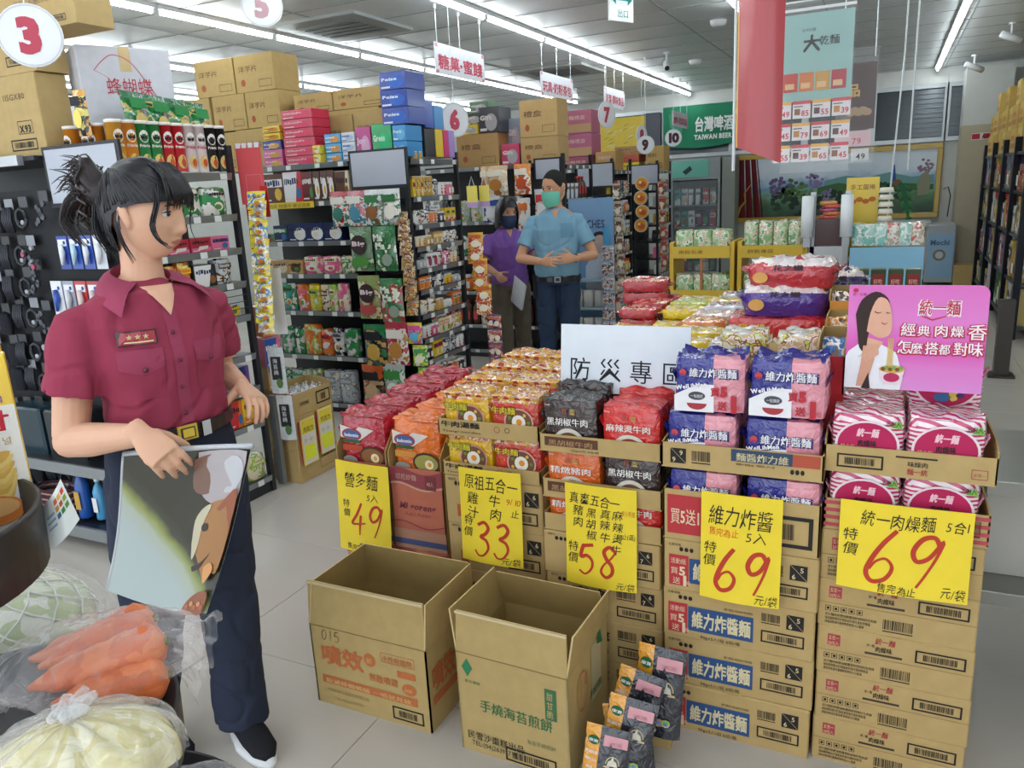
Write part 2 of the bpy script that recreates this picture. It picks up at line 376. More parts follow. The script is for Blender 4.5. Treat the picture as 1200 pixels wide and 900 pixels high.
# ================================================================ NOODLE DISPLAY: cartons
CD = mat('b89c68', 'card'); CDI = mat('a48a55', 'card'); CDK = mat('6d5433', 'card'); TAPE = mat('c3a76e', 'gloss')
Q_ = .0012
def sixfive(b, x0, z0, s, a='6', c='5'):
    b.rect(x0, z0, x0+s, z0+s, mat('23211f', 'ink'), -Q_)
    b.poly([(x0, -Q_-.0004, z0+s), (x0+s*.04, -Q_-.0004, z0+s), (x0+s, -Q_-.0004, z0+s*.04), (x0+s, -Q_-.0004, z0)], mat('b9a072', 'ink'))
    b.ft(a, x0+s*.12, z0+s*.08, s*.45, mat('d9c79c', 'ink'), -Q_-.0006); b.ft(c, x0+s*.58, z0+s*.55, s*.45, mat('d9c79c', 'ink'), -Q_-.0006)
def barcode(b, x0, z0, x1, z1, seed=1, boxed=True, y=-Q_):
    if boxed:
        b.frame(x0, z0, x1, z1, (z1-z0)*.12, INK, y); d = (z1-z0)*.25; b.bars(x0+d*2, z0+d, x1-d*2, z1-d, INK, y-.0004, 22, seed)
    else: b.bars(x0, z0+(z1-z0)*.2, x1, z1, INK, y, 20, seed); b.rect(x0, z0, x1, z0+(z1-z0)*.08, INK, y)
def pr_blue(b, w, h):
    b.rect(.035*w, .08*h, .17*w, .70*h, mat('b5363c', 'ink'), -Q_); W2 = mat('e2c9a8', 'ink')
    b.ft('活動版', .045*w, .53*h, .12*h, W2, -.002, width=.11*w); b.ft('買', .045*w, .32*h, .15*h, W2, -.002); b.ft('5', .105*w, .30*h, .24*h, W2, -.002, bold=.03)
    b.ft('送', .06*w, .12*h, .15*h, W2, -.002); b.ft('1', .12*w, .10*h, .27*h, W2, -.002, bold=.05); b.ft('組', .15*w, .12*h, .09*h, W2, -.002)
    b.rect(.175*w, .16*h, .615*w, .66*h, mat('2f4f80', 'ink'), -Q_)
    b.ft('維力炸醬麵', .20*w, .27*h, .36*h, mat('d8cba2', 'ink'), -.002, width=.40*w, bold=.045)
    b.ft('90gx5入/組 6組/箱', .26*w, .03*h, .085*h, INK, -Q_, width=.27*w); b.ft('維力食品 VEDAN FOODS', .42*w, .71*h, .06*h, INK, -Q_, width=.19*w)
    for i in range(3): b.disc((.12+.035*i)*w, .82*h, .014*w, .045*h, INK, -Q_, 10)
    b.ft('全素可用', .03*w, .88*h, .06*h, INK, -Q_)
    barcode(b, .665*w, .60*h, .785*w, .80*h, 3, False); sixfive(b, .825*w, .56*h, .29*h); barcode(b, .665*w, .22*h, .94*w, .46*h, 4)
def pr_pink(b, w, h):
    b.rect(.07*w, .60*h, .155*w, .84*h, mat('a8454a', 'ink'), -Q_); b.ft('五合一', .075*w, .73*h, .10*h, mat('d7b98a', 'ink'), -.002, width=.072*w); b.ft('20包入', .075*w, .62*h, .09*h, mat('d7b98a', 'ink'), -.002, width=.072*w)
    b.ft('統一麵', .38*w, .80*h, .15*h, mat('a8353c', 'ink'), -Q_, width=.13*w, bold=.03, slant=.2); b.ft('肉燥味', .385*w, .64*h, .13*h, INK, -Q_, width=.11*w, bold=.03)
    b.ft('統一麵', .33*w, .72*h, .07*h, INK, -Q_, width=.05*w); b.rect(.32*w, .555*h, .56*w, .60*h, mat('4a4034', 'ink'), -Q_)
    barcode(b, .64*w, .56*h, .95*w, .82*h, 6)
    for i in range(5): b.frame((.05+.052*i)*w, .32*h, (.088+.052*i)*w, .43*h, .0012, INK, -Q_); b.disc((.069+.052*i)*w, .375*h, .010*w, .03*h, INK, -Q_, 6)
    for i in range(3): b.ft(['成分麵粉棕櫚油樹薯澱粉調味料包肉燥', '保存期限標示於箱面避免陽光直射與高溫', '請保持乾燥勿重壓輕拿輕放小心搬運'][i], .05*w, (.22-.08*i)*h, .07*h, INK, -Q_, width=(.34-.04*i)*w, bold=0)
    barcode(b, .43*w, .08*h, .62*w, .33*h, 8, False)
    b.rect(0, .485*h, w, .495*h, mat('8a7044', 'ink'), -Q_)
def pr_dark(title, sub, a='7', c='6', red=None):
    def f(b, w, h):
        b.ft(title, .22*w, .52*h, .26*h, INK, -Q_, width=.34*w, bold=.04); b.ft(sub, .24*w, .18*h, .15*h, mat('4a4034', 'ink'), -Q_, width=.3*w)
        for i in range(3): b.disc((.12+.04*i)*w, .84*h, .016*w, .05*h, INK, -Q_, 10)
        b.ft('隨享包', .04*w, .90*h, .06*h, INK, -Q_)
        if red: b.rect(.12*w, .14*h, .2*w, .40*h, mat('b05a3a', 'ink'), -Q_)
        barcode(b, .62*w, .58*h, .78*w, .82*h, 5, False); sixfive(b, .825*w, .54*h, .30*h, a, c); barcode(b, .62*w, .16*h, .95*w, .42*h, 9)
    return f
def pr_mi(b, w, h):
    for i in range(12):
        x0, x1 = w*i/12, w*(i+1)/12; g = lambda t: .035*math.sin(t*6.3+.6)
        z = lambda x, o: h*(o + g(x/w))
        b.poly([(x0,-Q_,z(x0,.80)),(x1,-Q_,z(x1,.80)),(x1,-Q_,z(x1,.97)),(x0,-Q_,z(x0,.97))], mat('8e4148', 'ink'))
        b.poly([(x0,-.002,z(x0,.77)),(x1,-.002,z(x1,.77)),(x1,-.002,z(x1,.79)),(x0,-.002,z(x0,.79))], mat('c9a089', 'ink'))
        b.poly([(x0,-.002,z(x0,.30)),(x1,-.002,z(x1,.30)),(x1,-.002,z(x1,.315)),(x0,-.002,z(x0,.315))], mat('8e4148', 'ink'))
    b.rect(0, .0, w, .24*h, mat('b0836a', 'ink'), -Q_); b.rect(0, .05*h, w, .12*h, mat('46507a', 'ink'), -.002)
    b.ft('Mi goreng', .14*w, .50*h, .11*h, mat('7d3a40', 'ink'), -.002, width=.7*w, bold=.03, slant=.25); b.ft('Kari Ayam', .25*w, .42*h, .07*h, mat('9a5448', 'ink'), -.002, width=.5*w)
    b.ft('印尼炒麵', .12*w, .86*h, .08*h, mat('c9a089', 'ink'), -.0024, width=.4*w); b.rect(.68*w, .76*h, .88*w, .93*h, mat('733339', 'ink'), -.0024); b.ft('40入', .71*w, .81*h, .07*h, mat('c9a089', 'ink'), -.003, width=.13*w)
def make_carton(w, d, h, pr, body=None):
    body = body or CD
    t = thing('noodle_carton', None, None)
    b = MB(); b.bbox(0, 0, 0, w, d, h-.001, body, .0035); b.obj('body', t)
    b = MB(); b.box(w/2-.024, -.0006, h-.001, w/2+.024, d*.9, h-.0004, TAPE); b.obj('tape', t)
    b = MB(); pr(b, w, h); b.obj('printed_label', t)
    return t
def finish(t, label, group, loc, rz=0): tag(t, label, 'carton', group); t.location = loc; t.rotation_euler = (0, 0, rz); return t
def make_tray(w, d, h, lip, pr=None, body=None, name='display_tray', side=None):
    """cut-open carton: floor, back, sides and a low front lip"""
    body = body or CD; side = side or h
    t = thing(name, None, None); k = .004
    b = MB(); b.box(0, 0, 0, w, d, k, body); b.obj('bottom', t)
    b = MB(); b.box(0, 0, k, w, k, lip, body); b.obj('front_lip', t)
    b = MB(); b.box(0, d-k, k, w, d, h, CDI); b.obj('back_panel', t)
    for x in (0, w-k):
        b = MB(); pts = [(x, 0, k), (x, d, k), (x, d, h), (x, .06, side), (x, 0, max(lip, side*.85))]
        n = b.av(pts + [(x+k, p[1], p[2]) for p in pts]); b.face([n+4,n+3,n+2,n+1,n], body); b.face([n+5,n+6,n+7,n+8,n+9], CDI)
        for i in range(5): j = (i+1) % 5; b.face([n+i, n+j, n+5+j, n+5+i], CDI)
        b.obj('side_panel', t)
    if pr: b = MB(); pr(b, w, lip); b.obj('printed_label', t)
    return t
GD = 'cartons stacked under the noodle display'
STK = ['bottom carton', 'second carton up', 'third carton up', 'fourth carton up', 'fifth carton up', 'sixth carton up']
def stack(proto_fn, n, loc, h, what, jig=.004):
    c0 = proto_fn()
    for i in range(n):
        p = (loc[0]+R_.uniform(-jig, jig), loc[1]+R_.uniform(-jig, jig), i*h); lb = '%s, %s' % (what, STK[i])
        if i == 0: finish(c0, lb, GD, p)
        else: dup(c0, p, R_.uniform(-.006, .006), lb, GD)
stack(lambda: make_carton(.37, .28, .14, pr_pink), 5, (-.105, 2.02), .14, 'brown carton with small red stamp and long barcode')
stack(lambda: make_carton(.415, .28, .154, pr_blue), 4, (-.527, 2.0), .154, 'brown carton with red square and blue banner')
stack(lambda: make_carton(.375, .28, .14, pr_dark('真爽', '黑胡椒牛肉')), 4, (-.92, 2.05), .14, 'brown black-printed carton behind the open boxes')
stack(lambda: make_carton(.36, .28, .17, pr_dark('牛肉湯麵', '統一企業', '6', '6', True)), 4, (-1.305, 2.1), .17, 'brown carton beside the salmon pink cartons')
SAL = mat('b86a54', 'card')
for x, lb in ((-1.84, 'behind the 49 price sign'), (-1.605, 'under the orange noodle packs')):
    c = make_carton(.225, .3, .32, pr_mi, SAL); finish(c, 'salmon pink carton with maroon waves %s, lower one' % lb, GD, (x, 2.2, 0))
def pr_lip_blue(b, w, h):
    sixfive(b, .06*w, .2*h, .6*h, '9', '9'); barcode(b, .2*w, .25*h, .32*w, .75*h, 3, False)
    b.rect(.45*w, .5*h, .82*w, .97*h, mat('34475f', 'ink'), -Q_); b.rect(.82*w, .5*h, .98*w, .97*h, mat('b0503c', 'ink'), -Q_)
    b.ft('麵醬炸力維', .48*w, .56*h, .34*h, mat('cdbf95', 'ink'), -.002, width=.32*w, bold=.03); b.ft('箱/組6 組/入5', .48*w, .36*h, .1*h, INK, -Q_, width=.24*w)
    for i in range(3): b.disc((.82+.03*i)*w, .3*h, .012*w, .10*h, INK, -Q_, 10)
def pr_lip_red(b, w, h):
    b.rect(.03*w, .12*h, .27*w, .9*h, mat('b5363c', 'ink'), -Q_); b.ft('買5送1', .05*w, .35*h, .34*h, mat('e2c9a8', 'ink'), -.002, width=.2*w, bold=.02)
    barcode(b, .64*w, .15*h, .96*w, .75*h, 11)
def pr_lip_pink(b, w, h):
    barcode(b, .08*w, .2*h, .36*w, .72*h, 5); b.ft('味燥肉', .5*w, .45*h, .22*h, INK, -Q_, width=.12*w, bold=.02); b.rect(.43*w, .74*h, .67*w, .80*h, INK, -Q_)
    b.ft('麵一統', .5*w, .16*h, .25*h, mat('a8353c', 'ink'), -Q_, width=.12*w, bold=.03); b.frame(.86*w, .2*h, .95*w, .55*h, .0015, mat('a8454a', 'ink'), -Q_); b.ft('五合一', .87*w, .3*h, .13*h, mat('a8454a', 'ink'), -Q_, width=.07*w)
def pr_lip_str(b, w, h):
    for i in range(4): b.rect(0, h*(.1+.24*i), w*.1, h*(.22+.24*i), mat('b34a52', 'ink'), -Q_); b.rect(w*.88, h*(.1+.24*i), w, h*(.22+.24*i), mat('b34a52', 'ink'), -Q_)
    barcode(b, .80*w, .3*h, .95*w, .8*h, 5, False)
def pr_lip_dark(b, w, h):
    b.rect(.05*w, .35*h, .5*w, .88*h, mat('5a3a2c', 'ink'), -Q_); b.ft('黑胡椒牛肉', .08*w, .42*h, .36*h, mat('b08a60', 'ink'), -.002, width=.38*w, bold=.02); b.ft('110gx5包 4組/箱', .27*w, .12*h, .14*h, INK, -Q_, width=.24*w)
def pr_lip_cow(b, w, h):
    b.ft('牛肉湯麵', .03*w, .55*h, .4*h, INK, -Q_, width=.4*w, bold=.04); b.ft('TsungI noodles', .04*w, .2*h, .18*h, INK, -Q_, width=.4*w)
    b.ring(.60*w, .6*h, .03*w, .0025, mat('a4533a', 'ink'), -Q_); b.ring(.7*w, .6*h, .025*w, .002, INK, -Q_)
GT = 'open display trays of the noodle stacks'
def tray(w, d, h, lip, pr, loc, label, **k):
    t = make_tray(w, d, h, lip, pr, **k); tag(t, label, 'tray', GT); t.location = loc; return t
tray(.37, .28, .09, .085, pr_lip_str, (-.105, 2.02, .701), 'open carton with red striped edge behind the rightmost 69 sign')
tray(.38, .285, .09, .070, pr_lip_pink, (-.112, 2.015, .863), 'open tray under the upper pink striped noodle packs', side=.1)
tray(.415, .28, .15, .15, pr_lip_red, (-.527, 2.0, .617), 'open carton with red square under the lower blue and pink packs')
tray(.42, .285, .075, .072, pr_lip_blue, (-.53, 1.995, .834), 'open tray with upside-down blue banner under upper blue and pink packs')
tray(.378, .28, .055, .055, None, (-.922, 2.05, .562), 'lowest open tray holding orange and red packs behind the 58 sign')
tray(.378, .28, .062, .060, pr_lip_dark, (-.922, 2.05, .672), 'middle open tray holding orange and black noodle packs')
tray(.38, .285, .055, .054, pr_lip_dark, (-.924, 2.045, .824), 'top open tray holding black and red noodle packs')
tray(.36, .28, .05, .046, pr_lip_cow, (-1.31, 2.1, .682), 'lower open tray of yellow and red noodle packs')
tray(.365, .285, .055, .054, pr_lip_cow, (-1.312, 2.095, .826), 'top open tray of yellow and red noodle packs')
for x, lb in ((-1.84, 'salmon carton cut open around the crimson noodle packs'), (-1.605, 'salmon carton cut open around the orange noodle packs')):
    tray(.225, .3, .45, .32, pr_mi, (x, 2.2, .322), lb, body=SAL, side=.44)

# ---------------------------------------------------------------- noodle packs
def fin(b, w, h, d, mt):
    """crimped seals at both ends"""
    for s in (-1, 1):
        x = s*w/2
        b.grid(lambda u, v: (x + s*(.012*u) - s*.004, d*.5 + (v-.5)*d*.85 + .002*math.sin(v*40), h*(.55) + h*.42*(u*.4) + .006*math.sin(v*9)), 2, 8, mt)
def fin_top(b, w, h, d, mt, n=3, seed=0):
    """ridges of folded film across the top"""
    r = random.Random(seed)
    for k in range(n):
        y0 = d*(k+.5)/n + r.uniform(-.006, .006); hh = r.uniform(.008, .018); ph = r.uniform(0, 6)
        b.grid(lambda u, v: ((u-.5)*w*.93, y0 + .012*(v-.5) + .004*math.sin(u*7+ph) + (.006 if v > .3 and v < .7 else 0), h - .004 + hh*(1-abs(2*v-1))*(.7+.4*math.sin(u*13+ph))), 10, 2, mt)
def make_pack(w, d, h, body, pr=None, seed=1, label=None, r=.016, amp=.003, top=.006, nf=3, finm=None, name='noodle_pack', n=(9,6,6)):
    t = thing(name, None, None)
    b = MB(); b.soft(w, d, h, body, r, n, amp, top, seed); b.obj('wrapper', t, smooth=True)
    if nf:
        b = MB(); fm = finm or (body if not callable(body) else body(0, -1, 0)); fin_top(b, w, h, d, fm, nf, seed); fin(b, w, h, d, fm); b.obj('sealed_flap', t, smooth=True)
    if pr: b = MB(); pr(b, w, h); b.obj('printed_label', t)
    return t
Y_ = -.004
BL, PK, RD = mat('2c2f86', 'film'), mat('dd8f9c', 'film'), mat('b8353c', 'ink')
def pk_blue(full):
    def f(b, w, h):
        x0 = -w/2
        WHT = mat('e9e6ea', 'ink')
        b.disc(x0+.13*w, .72*h if full else .62*h, .05*w, .065*h, mat('c0464a', 'ink'), Y_); b.ft('維力', x0+.095*w, (.66 if full else .56)*h, .06*h, mat('2c2f86', 'ink'), Y_-.001)
        zt = .66 if full else .56
        b.ft('維力炸醬麵', x0+.215*w, (zt-.015)*h, .20*h, mat('1f2266', 'ink'), Y_+.0006, width=.69*w, bold=.07); b.ft('維力炸醬麵', x0+.22*w, zt*h, .18*h, WHT, Y_-.0006, width=.66*w, bold=.035)
        # white swoosh with the latin name
        n = 10
        for i in range(n):
            a, c = i/n, (i+1)/n; g = lambda t: (.30 + .22*math.sin(min(1, t*1.1)*1.6))*h - (0 if full else .05*h)
            b.poly([(x0+.01*w+a*.56*w, Y_, .0), (x0+.01*w+c*.56*w, Y_, .0), (x0+.01*w+c*.56*w, Y_, g(c)), (x0+.01*w+a*.56*w, Y_, g(a))], WHT)
        b.text('WeiLihMen', (x0+.04*w, Y_-.001, .40*h), (1,0,.16), (-.16,0,1), .11*h, WHT, width=.44*w, bold=.03)
        if full:
            b.disc(x0+.33*w, .30*h, .12*w, .08*h, mat('4a4a52', 'ink'), Y_-.001, 14); b.ft('一包搞定', x0+.24*w, .27*h, .07*h, WHT, Y_-.002, width=.18*w)
            b.disc(x0+.33*w, .16*h, .14*w, .12*h, mat('a63a40', 'ink'), Y_-.001, 14, math.pi, 2*math.pi)
            R2 = mat('b52f3a', 'ink')
            b.ft('買', x0+.52*w, .32*h, .17*h, R2, Y_-.001, bold=.05); b.ft('5', x0+.66*w, .31*h, .24*h, R2, Y_-.001, bold=.07)
            b.ft('送', x0+.62*w, .07*h, .17*h, R2, Y_-.001, bold=.05); b.ft('1', x0+.77*w, .04*h, .38*h, R2, Y_-.001, bold=.09); b.ft('組', x0+.88*w, .07*h, .10*h, R2, Y_-.001)
    return f
blue_body = lambda x, y, z: PK if x > .16 and (y < .2 or z < .5) else BL
GP = 'five-packs of instant noodles on the display'
def packs(proto, spots):
    first = True
    for loc, rz, lb in spots:
        rot = rz if isinstance(rz, tuple) else None; rzz = 0 if rot else rz
        if first: proto.location = loc; proto.rotation_euler = rot or (0, 0, rzz); tag(proto, lb, 'noodle pack', GP); first = False
        else: dup(proto, loc, rzz, lb, GP, rot)
p = make_pack(.188, .13, .148, blue_body, pk_blue(True), 3, finm=BL)
packs(p, [((-.403, 2.005, .998), .02, 'topmost blue and pink noodle pack directly beside the white paper sign'), ((-.207, 2.0, 1.0), -.03, 'topmost blue and pink noodle pack next to the pink board')])
p = make_pack(.19, .13, .15, blue_body, pk_blue(False), 5, finm=BL)
packs(p, [((-.425, 2.008, .84), .0, 'blue and pink noodle pack in upper tray, beside red packs'), ((-.215, 2.008, .84), .01, 'blue and pink noodle pack in upper tray, beside pink striped packs'),
          ((-.42, 2.01, .675), .0, 'blue and pink noodle pack in lower carton, beside black packs'), ((-.21, 2.01, .675), -.01, 'blue and pink noodle pack in lower carton, beside pink striped packs'),
          ((-.42, 2.15, .842), .0, 'second-row blue noodle pack behind the upper tray, beside red packs'), ((-.215, 2.15, .842), .02, 'second-row blue noodle pack behind the upper tray, beside pink packs')])
PS = stripes('f0dfe4', 'c22860', (0, 0, 1), 88, duty=.52)
PT = stripes('f0dfe4', 'c22860', (.15, 1, .2), 105, duty=.55)
def pk_pink(b, w, h):
    W2, M2 = mat('ecd9df', 'ink'), mat('b41f54', 'ink')
    b.disc(0, .47*h, .44*w, .42*h, W2, Y_, 28); b.disc(0, .47*h, .405*w, .385*h, M2, Y_-.0008, 28)
    b.ft('統一麵', -.15*w, .62*h, .16*h, mat('f2c6cf', 'ink'), Y_-.0014, width=.3*w, bold=.05, slant=.2); b.ft('肉燥味', -.13*w, .45*h, .12*h, INK, Y_-.0014, width=.26*w, bold=.04)
    b.ft('特大包', -.36*w, .40*h, .07*h, mat('f0c87a', 'ink'), Y_-.0014, width=.2*w)
    b.disc(-.05*w, .24*h, .12*w, .08*h, mat('3a6a9a', 'ink'), Y_-.0014, 8); b.disc(.1*w, .28*h, .07*w, .11*h, mat('e0c35a', 'ink'), Y_-.0014, 7); b.disc(.19*w, .28*h, .06*w, .05*h, mat('4a3a6a', 'ink'), Y_-.0014, 7)
    b.ft('五包入', .24*w, .82*h, .11*h, INK, Y_-.0014, width=.2*w, bold=.03); b.poly([(.3*w, Y_-.001, .8*h), (.47*w, Y_-.001, .78*h), (.42*w, Y_-.001, .93*h)], mat('7ab04a', 'ink'))
pink_body = lambda x, y, z: PT if z > .8 else PS
p = make_pack(.168, .13, .148, pink_body, pk_pink, 8, finm=PT, nf=4)
packs(p, [((-.015, 2.03, .868), .0, 'pink striped noodle pack in upper tray, beside the blue packs'), ((.158, 2.03, .868), .02, 'nearest pink striped noodle pack at the outer end of the upper tray'),
          ((.155, 2.165, .872), .0, 'pink striped noodle pack standing behind the outer upper pack'), ((-.015, 2.165, .872), .0, 'pink striped noodle pack behind the inner upper pack'),
          ((.158, 2.17, 1.0), .06, 'topmost pink striped noodle pack leaning at the foot of the pink board'),
          ((-.015, 2.035, .712), .0, 'pink striped noodle pack in lower carton, beside the blue packs'), ((.158, 2.035, .712), .0, 'pink striped noodle pack at the outer end of the lower carton')])
# beef packs: black, red, orange
def pk_beef(t1, cmid):
    def f(b, w, h):
        WHT = mat('e6e2dc', 'ink')
        b.ft('真', -.13*w, .73*h, .13*h, mat('a5574a', 'ink'), Y_-.001, bold=.03); b.ft('爽', .02*w, .73*h, .13*h, mat('b89a5a', 'ink'), Y_-.001, bold=.03)
        b.ft(t1, -.40*w, .50*h, .17*h, WHT, Y_-.001, width=.76*w, bold=.03); b.disc(0, .0*h, .33*w, .44*h, mat('cfc9bd', 'ink'), Y_-.0004, 20, 0, math.pi)
        b.disc(0, .02*h, .27*w, .34*h, mat(cmid, 'ink'), Y_-.0008, 16, 0, math.pi); b.ft('TsungI', -.43*w, .88*h, .04*h, WHT, Y_, width=.1*w)
        for k in range(6): b.disc((-.2+.08*k)*w, (.12+.05*(k % 2))*h, .035*w, .04*h, mat(['5d7a3a', 'a5622f', '8a2f2a'][k % 3], 'ink'), Y_-.0012, 6)
    return f
BK, RE, OR = mat('3a2a28', 'film'), mat('cf2f2c', 'film'), mat('d9641f', 'film')
bk = make_pack(.176, .13, .155, BK, pk_beef('黑胡椒牛肉', '6a4a30'), 11, finm=mat('4a4644', 'film'), nf=4, top=.01)
rd = make_pack(.178, .13, .145, RE, pk_beef('麻辣燙牛肉', '8a3a24'), 12, nf=3, top=.006)
og = make_pack(.176, .13, .145, OR, pk_beef('精燉豬肉', '8a5a30'), 13, nf=3)
packs(bk, [((-.83, 2.06, .83), .0, 'black noodle pack in the top tray beside the red pack'), ((-.64, 2.065, .685), .0, 'black noodle pack in the middle tray beside the orange pack'), ((-.83, 2.2, .845), .1, 'black noodle pack in second row behind the top black pack'), ((-.84, 2.33, .86), -.1, 'black noodle pack in third row below the white paper sign')])
packs(rd, [((-.64, 2.058, .832), -.01, 'red noodle pack in the top tray beside the black pack'), ((-.64, 2.065, .568), .0, 'red noodle pack in the lowest tray behind the 58 sign'), ((-.635, 2.2, .845), .05, 'red noodle pack in second row behind the top red pack')])
packs(og, [((-.826, 2.065, .68), .0, 'orange noodle pack in the middle tray'), ((-.826, 2.065, .566), .0, 'orange noodle pack in the lowest tray')])
# yellow and red beef-noodle packs with a striped top
YS = stripes('d8a83a', 'b4472c', (1, .35, 0), 52, duty=.55); YT = busy(['d9a93c', 'd98c5a', 'ece0c8', 'b4472c'], 26, stretch=(1.2, 3, 1))
def pk_cow(yel):
    def f(b, w, h):
        Wt = mat('e8e2d6', 'ink'); cc = mat('c9391f' if yel else 'e0b82a', 'ink')
        b.disc(.12*w, .36*h, .30*w, .36*h, mat('c98f88' if yel else 'd8a09a', 'ink'), Y_-.0004, 20); b.disc(.12*w, .36*h, .27*w, .32*h, mat('6f4a34', 'ink'), Y_-.0008, 20)
        b.disc(.12*w, .36*h, .14*w, .19*h, Wt, Y_-.0012, 14); b.disc(.13*w, .37*h, .06*w, .08*h, mat('dd8a2a', 'ink'), Y_-.0016, 12)
        for k in range(7): a = k*.9; b.disc((.12+.2*math.cos(a))*w, (.36+.24*math.sin(a))*h, .035*w, .05*h, mat(['6a8a3a', 'd8b04a', '9a4a2a'][k % 3], 'ink'), Y_-.0012, 6)
        b.ft('牛肉麵', -.44*w, .55*h, .22*h, mat('3a2a1a', 'ink'), Y_-.0014, width=.52*w, bold=.07); b.ft('牛肉麵', -.435*w, .56*h, .20*h, mat('d8d040' if yel else 'e0c83a', 'ink'), Y_-.002, width=.5*w, bold=.03)
        b.ft('統一企業', -.44*w, .82*h, .08*h, mat('8a3a1f' if yel else 'eddcc8', 'ink'), Y_-.001, width=.3*w); b.ft('五合一', .22*w, .80*h, .08*h, cc, Y_-.001, width=.2*w)
        n = 9
        for k in range(n): x = -.5*w + w*k/n; b.poly([(x, Y_-.001, .93*h), (x+w/n, Y_-.001, .93*h), (x+w/n*.9, Y_-.004, 1.0*h), (x+w/n*.1, Y_-.004, 1.0*h)], mat('d9a93c' if k % 2 == 0 else 'a8402a', 'ink'))
    return f
YB, RB = mat('e3b51c', 'film'), mat('cb4436', 'film')
for yel, body, x, nm in ((True, YB, -1.215, 'yellow'), (False, RB, -1.04, 'red')):
    p = make_pack(.172, .13, .128, (lambda x_, y_, z_, body=body: YT if z_ > .8 else body), pk_cow(yel), 20+yel, finm=YT, nf=5, top=.004)
    sp = [((x, 2.11, .84), 0, '%s beef noodle pack with fried egg print, front row of top tray' % nm), ((x, 2.115, .70), 0, '%s beef noodle pack with fried egg print in the lower tray' % nm)]
    for k in range(1, 4): sp.append(((x+.01*k, 2.11+.135*k, .845+.012*k), R_.uniform(-.06, .06), 'striped %s noodle pack, %s row back from the top tray' % (nm, ORD[k])))
    packs(p, sp)
# crimson and orange fried-noodle packs
CR_, ORG = mat('b01c32', 'film'), mat('e4701c', 'film')
def pk_mi(dark):
    def f(b, w, h):
        b.poly([(-.5*w*.9, Y_, .55*h), (-.05*w, Y_, .5*h), (.3*w, Y_, .74*h), (-.02*w, Y_, .78*h), (-.1*w, Y_, .72*h), (-.45*w, Y_, .8*h)], mat('ded6cf', 'ink'))
        b.disc(-.2*w, .62*h, .22*w, .12*h, mat('a83a34', 'ink'), Y_-.0006, 16); b.disc(-.2*w, .62*h, .19*w, .09*h, mat('4a5f9a', 'ink'), Y_-.001, 16); b.ft('Indomie', -.36*w, .58*h, .09*h, mat('e6e2e2', 'ink'), Y_-.0016, width=.32*w, bold=.03)
        b.rect(-.4*w, .46*h, -.02*w, .52*h, mat('2f5a34', 'ink'), Y_-.001); b.rect(-.42*w, .30*h, .02*w, .42*h, mat('b8462a' if dark else 'cc8a3a', 'ink'), Y_-.0008)
        b.disc(.22*w, .22*h, .28*w, .20*h, mat('4a2f22', 'ink'), Y_-.001, 18); b.disc(.22*w, .22*h, .24*w, .16*h, mat('8a5a34' if dark else '98924a', 'ink'), Y_-.0014, 18)
        b.disc(.28*w, .20*h, .09*w, .09*h, mat('e6d9b4', 'ink'), Y_-.0018, 12); b.disc(.29*w, .20*h, .04*w, .045*h, mat('dd9a3a', 'ink'), Y_-.0022, 10); b.disc(-.28*w, .12*h, .16*w, .08*h, mat('8a8680', 'ink'), Y_-.001, 12)
    return f
for dark, body, x, nm in ((True, CR_, -1.728, 'crimson'), (False, ORG, -1.492, 'orange')):
    p = make_pack(.205, .112, .20, body, pk_mi(dark), 30+dark, r=.03, top=.012, amp=.005, nf=4)
    sp = [((x, 2.215, .62), 0, '%s fried-noodle pack, front one in the salmon carton' % nm)]
    for k in range(1, 5): sp.append(((x+.02*k, 2.212+.114*k, .62+.016*k), (R_.uniform(-.12, -.05), 0, R_.uniform(-.05, .05)), '%s fried-noodle pack, %s behind the front one' % (nm, ORD[k-1])))
    packs(p, sp)
    b = MB(); b.bbox(x-.10, 2.51, 0, x+.12, 2.86, .61, SAL); tag(b.obj('noodle_carton'), 'salmon pink carton standing behind the %s packs' % nm, 'carton', GD)
p = make_pack(.205, .12, .19, ORG, None, 39, r=.03, top=.012, nf=4); packs(p, [((-1.63, 2.72, .61), (-.2, 0, .3), 'orange fried-noodle pack lying last behind the crimson row')])

# ---------------------------------------------------------------- price signs
DG = {'6': [[(.62,1),(.35,.72),(.16,.4),(.12,.15),(.35,0),(.68,.08),(.78,.3),(.55,.45),(.3,.38),(.18,.22)]], '9': [[(.8,.78),(.6,.95),(.3,.9),(.15,.66),(.32,.48),(.62,.58),(.84,.9),(.78,.55),(.62,.2),(.5,0)]],
 '4': [[(.62,1),(.35,.62),(.08,.34),(.5,.34),(.95,.4)], [(.62,.62),(.6,.3),(.62,0)]], '3': [[(.15,.9),(.5,1),(.74,.84),(.6,.66),(.36,.56),(.68,.46),(.82,.24),(.6,.02),(.3,0),(.1,.14)]],
 '5': [[(.72,1),(.3,.94),(.2,.9),(.14,.56),(.45,.62),(.74,.46),(.74,.2),(.45,0),(.12,.1)]], '8': [[(.78,.86),(.5,1),(.24,.84),(.4,.6),(.7,.38),(.74,.14),(.48,0),(.2,.16),(.3,.4),(.6,.62),(.82,.86)]],
 '1': [[(.5,1),(.5,.5),(.48,0)]], '7': [[(.15,.95),(.5,.97),(.8,.95),(.55,.5),(.4,0)]], '0': [[(.5,1),(.2,.7),(.2,.3),(.5,0),(.8,.3),(.8,.7),(.5,1)]]}
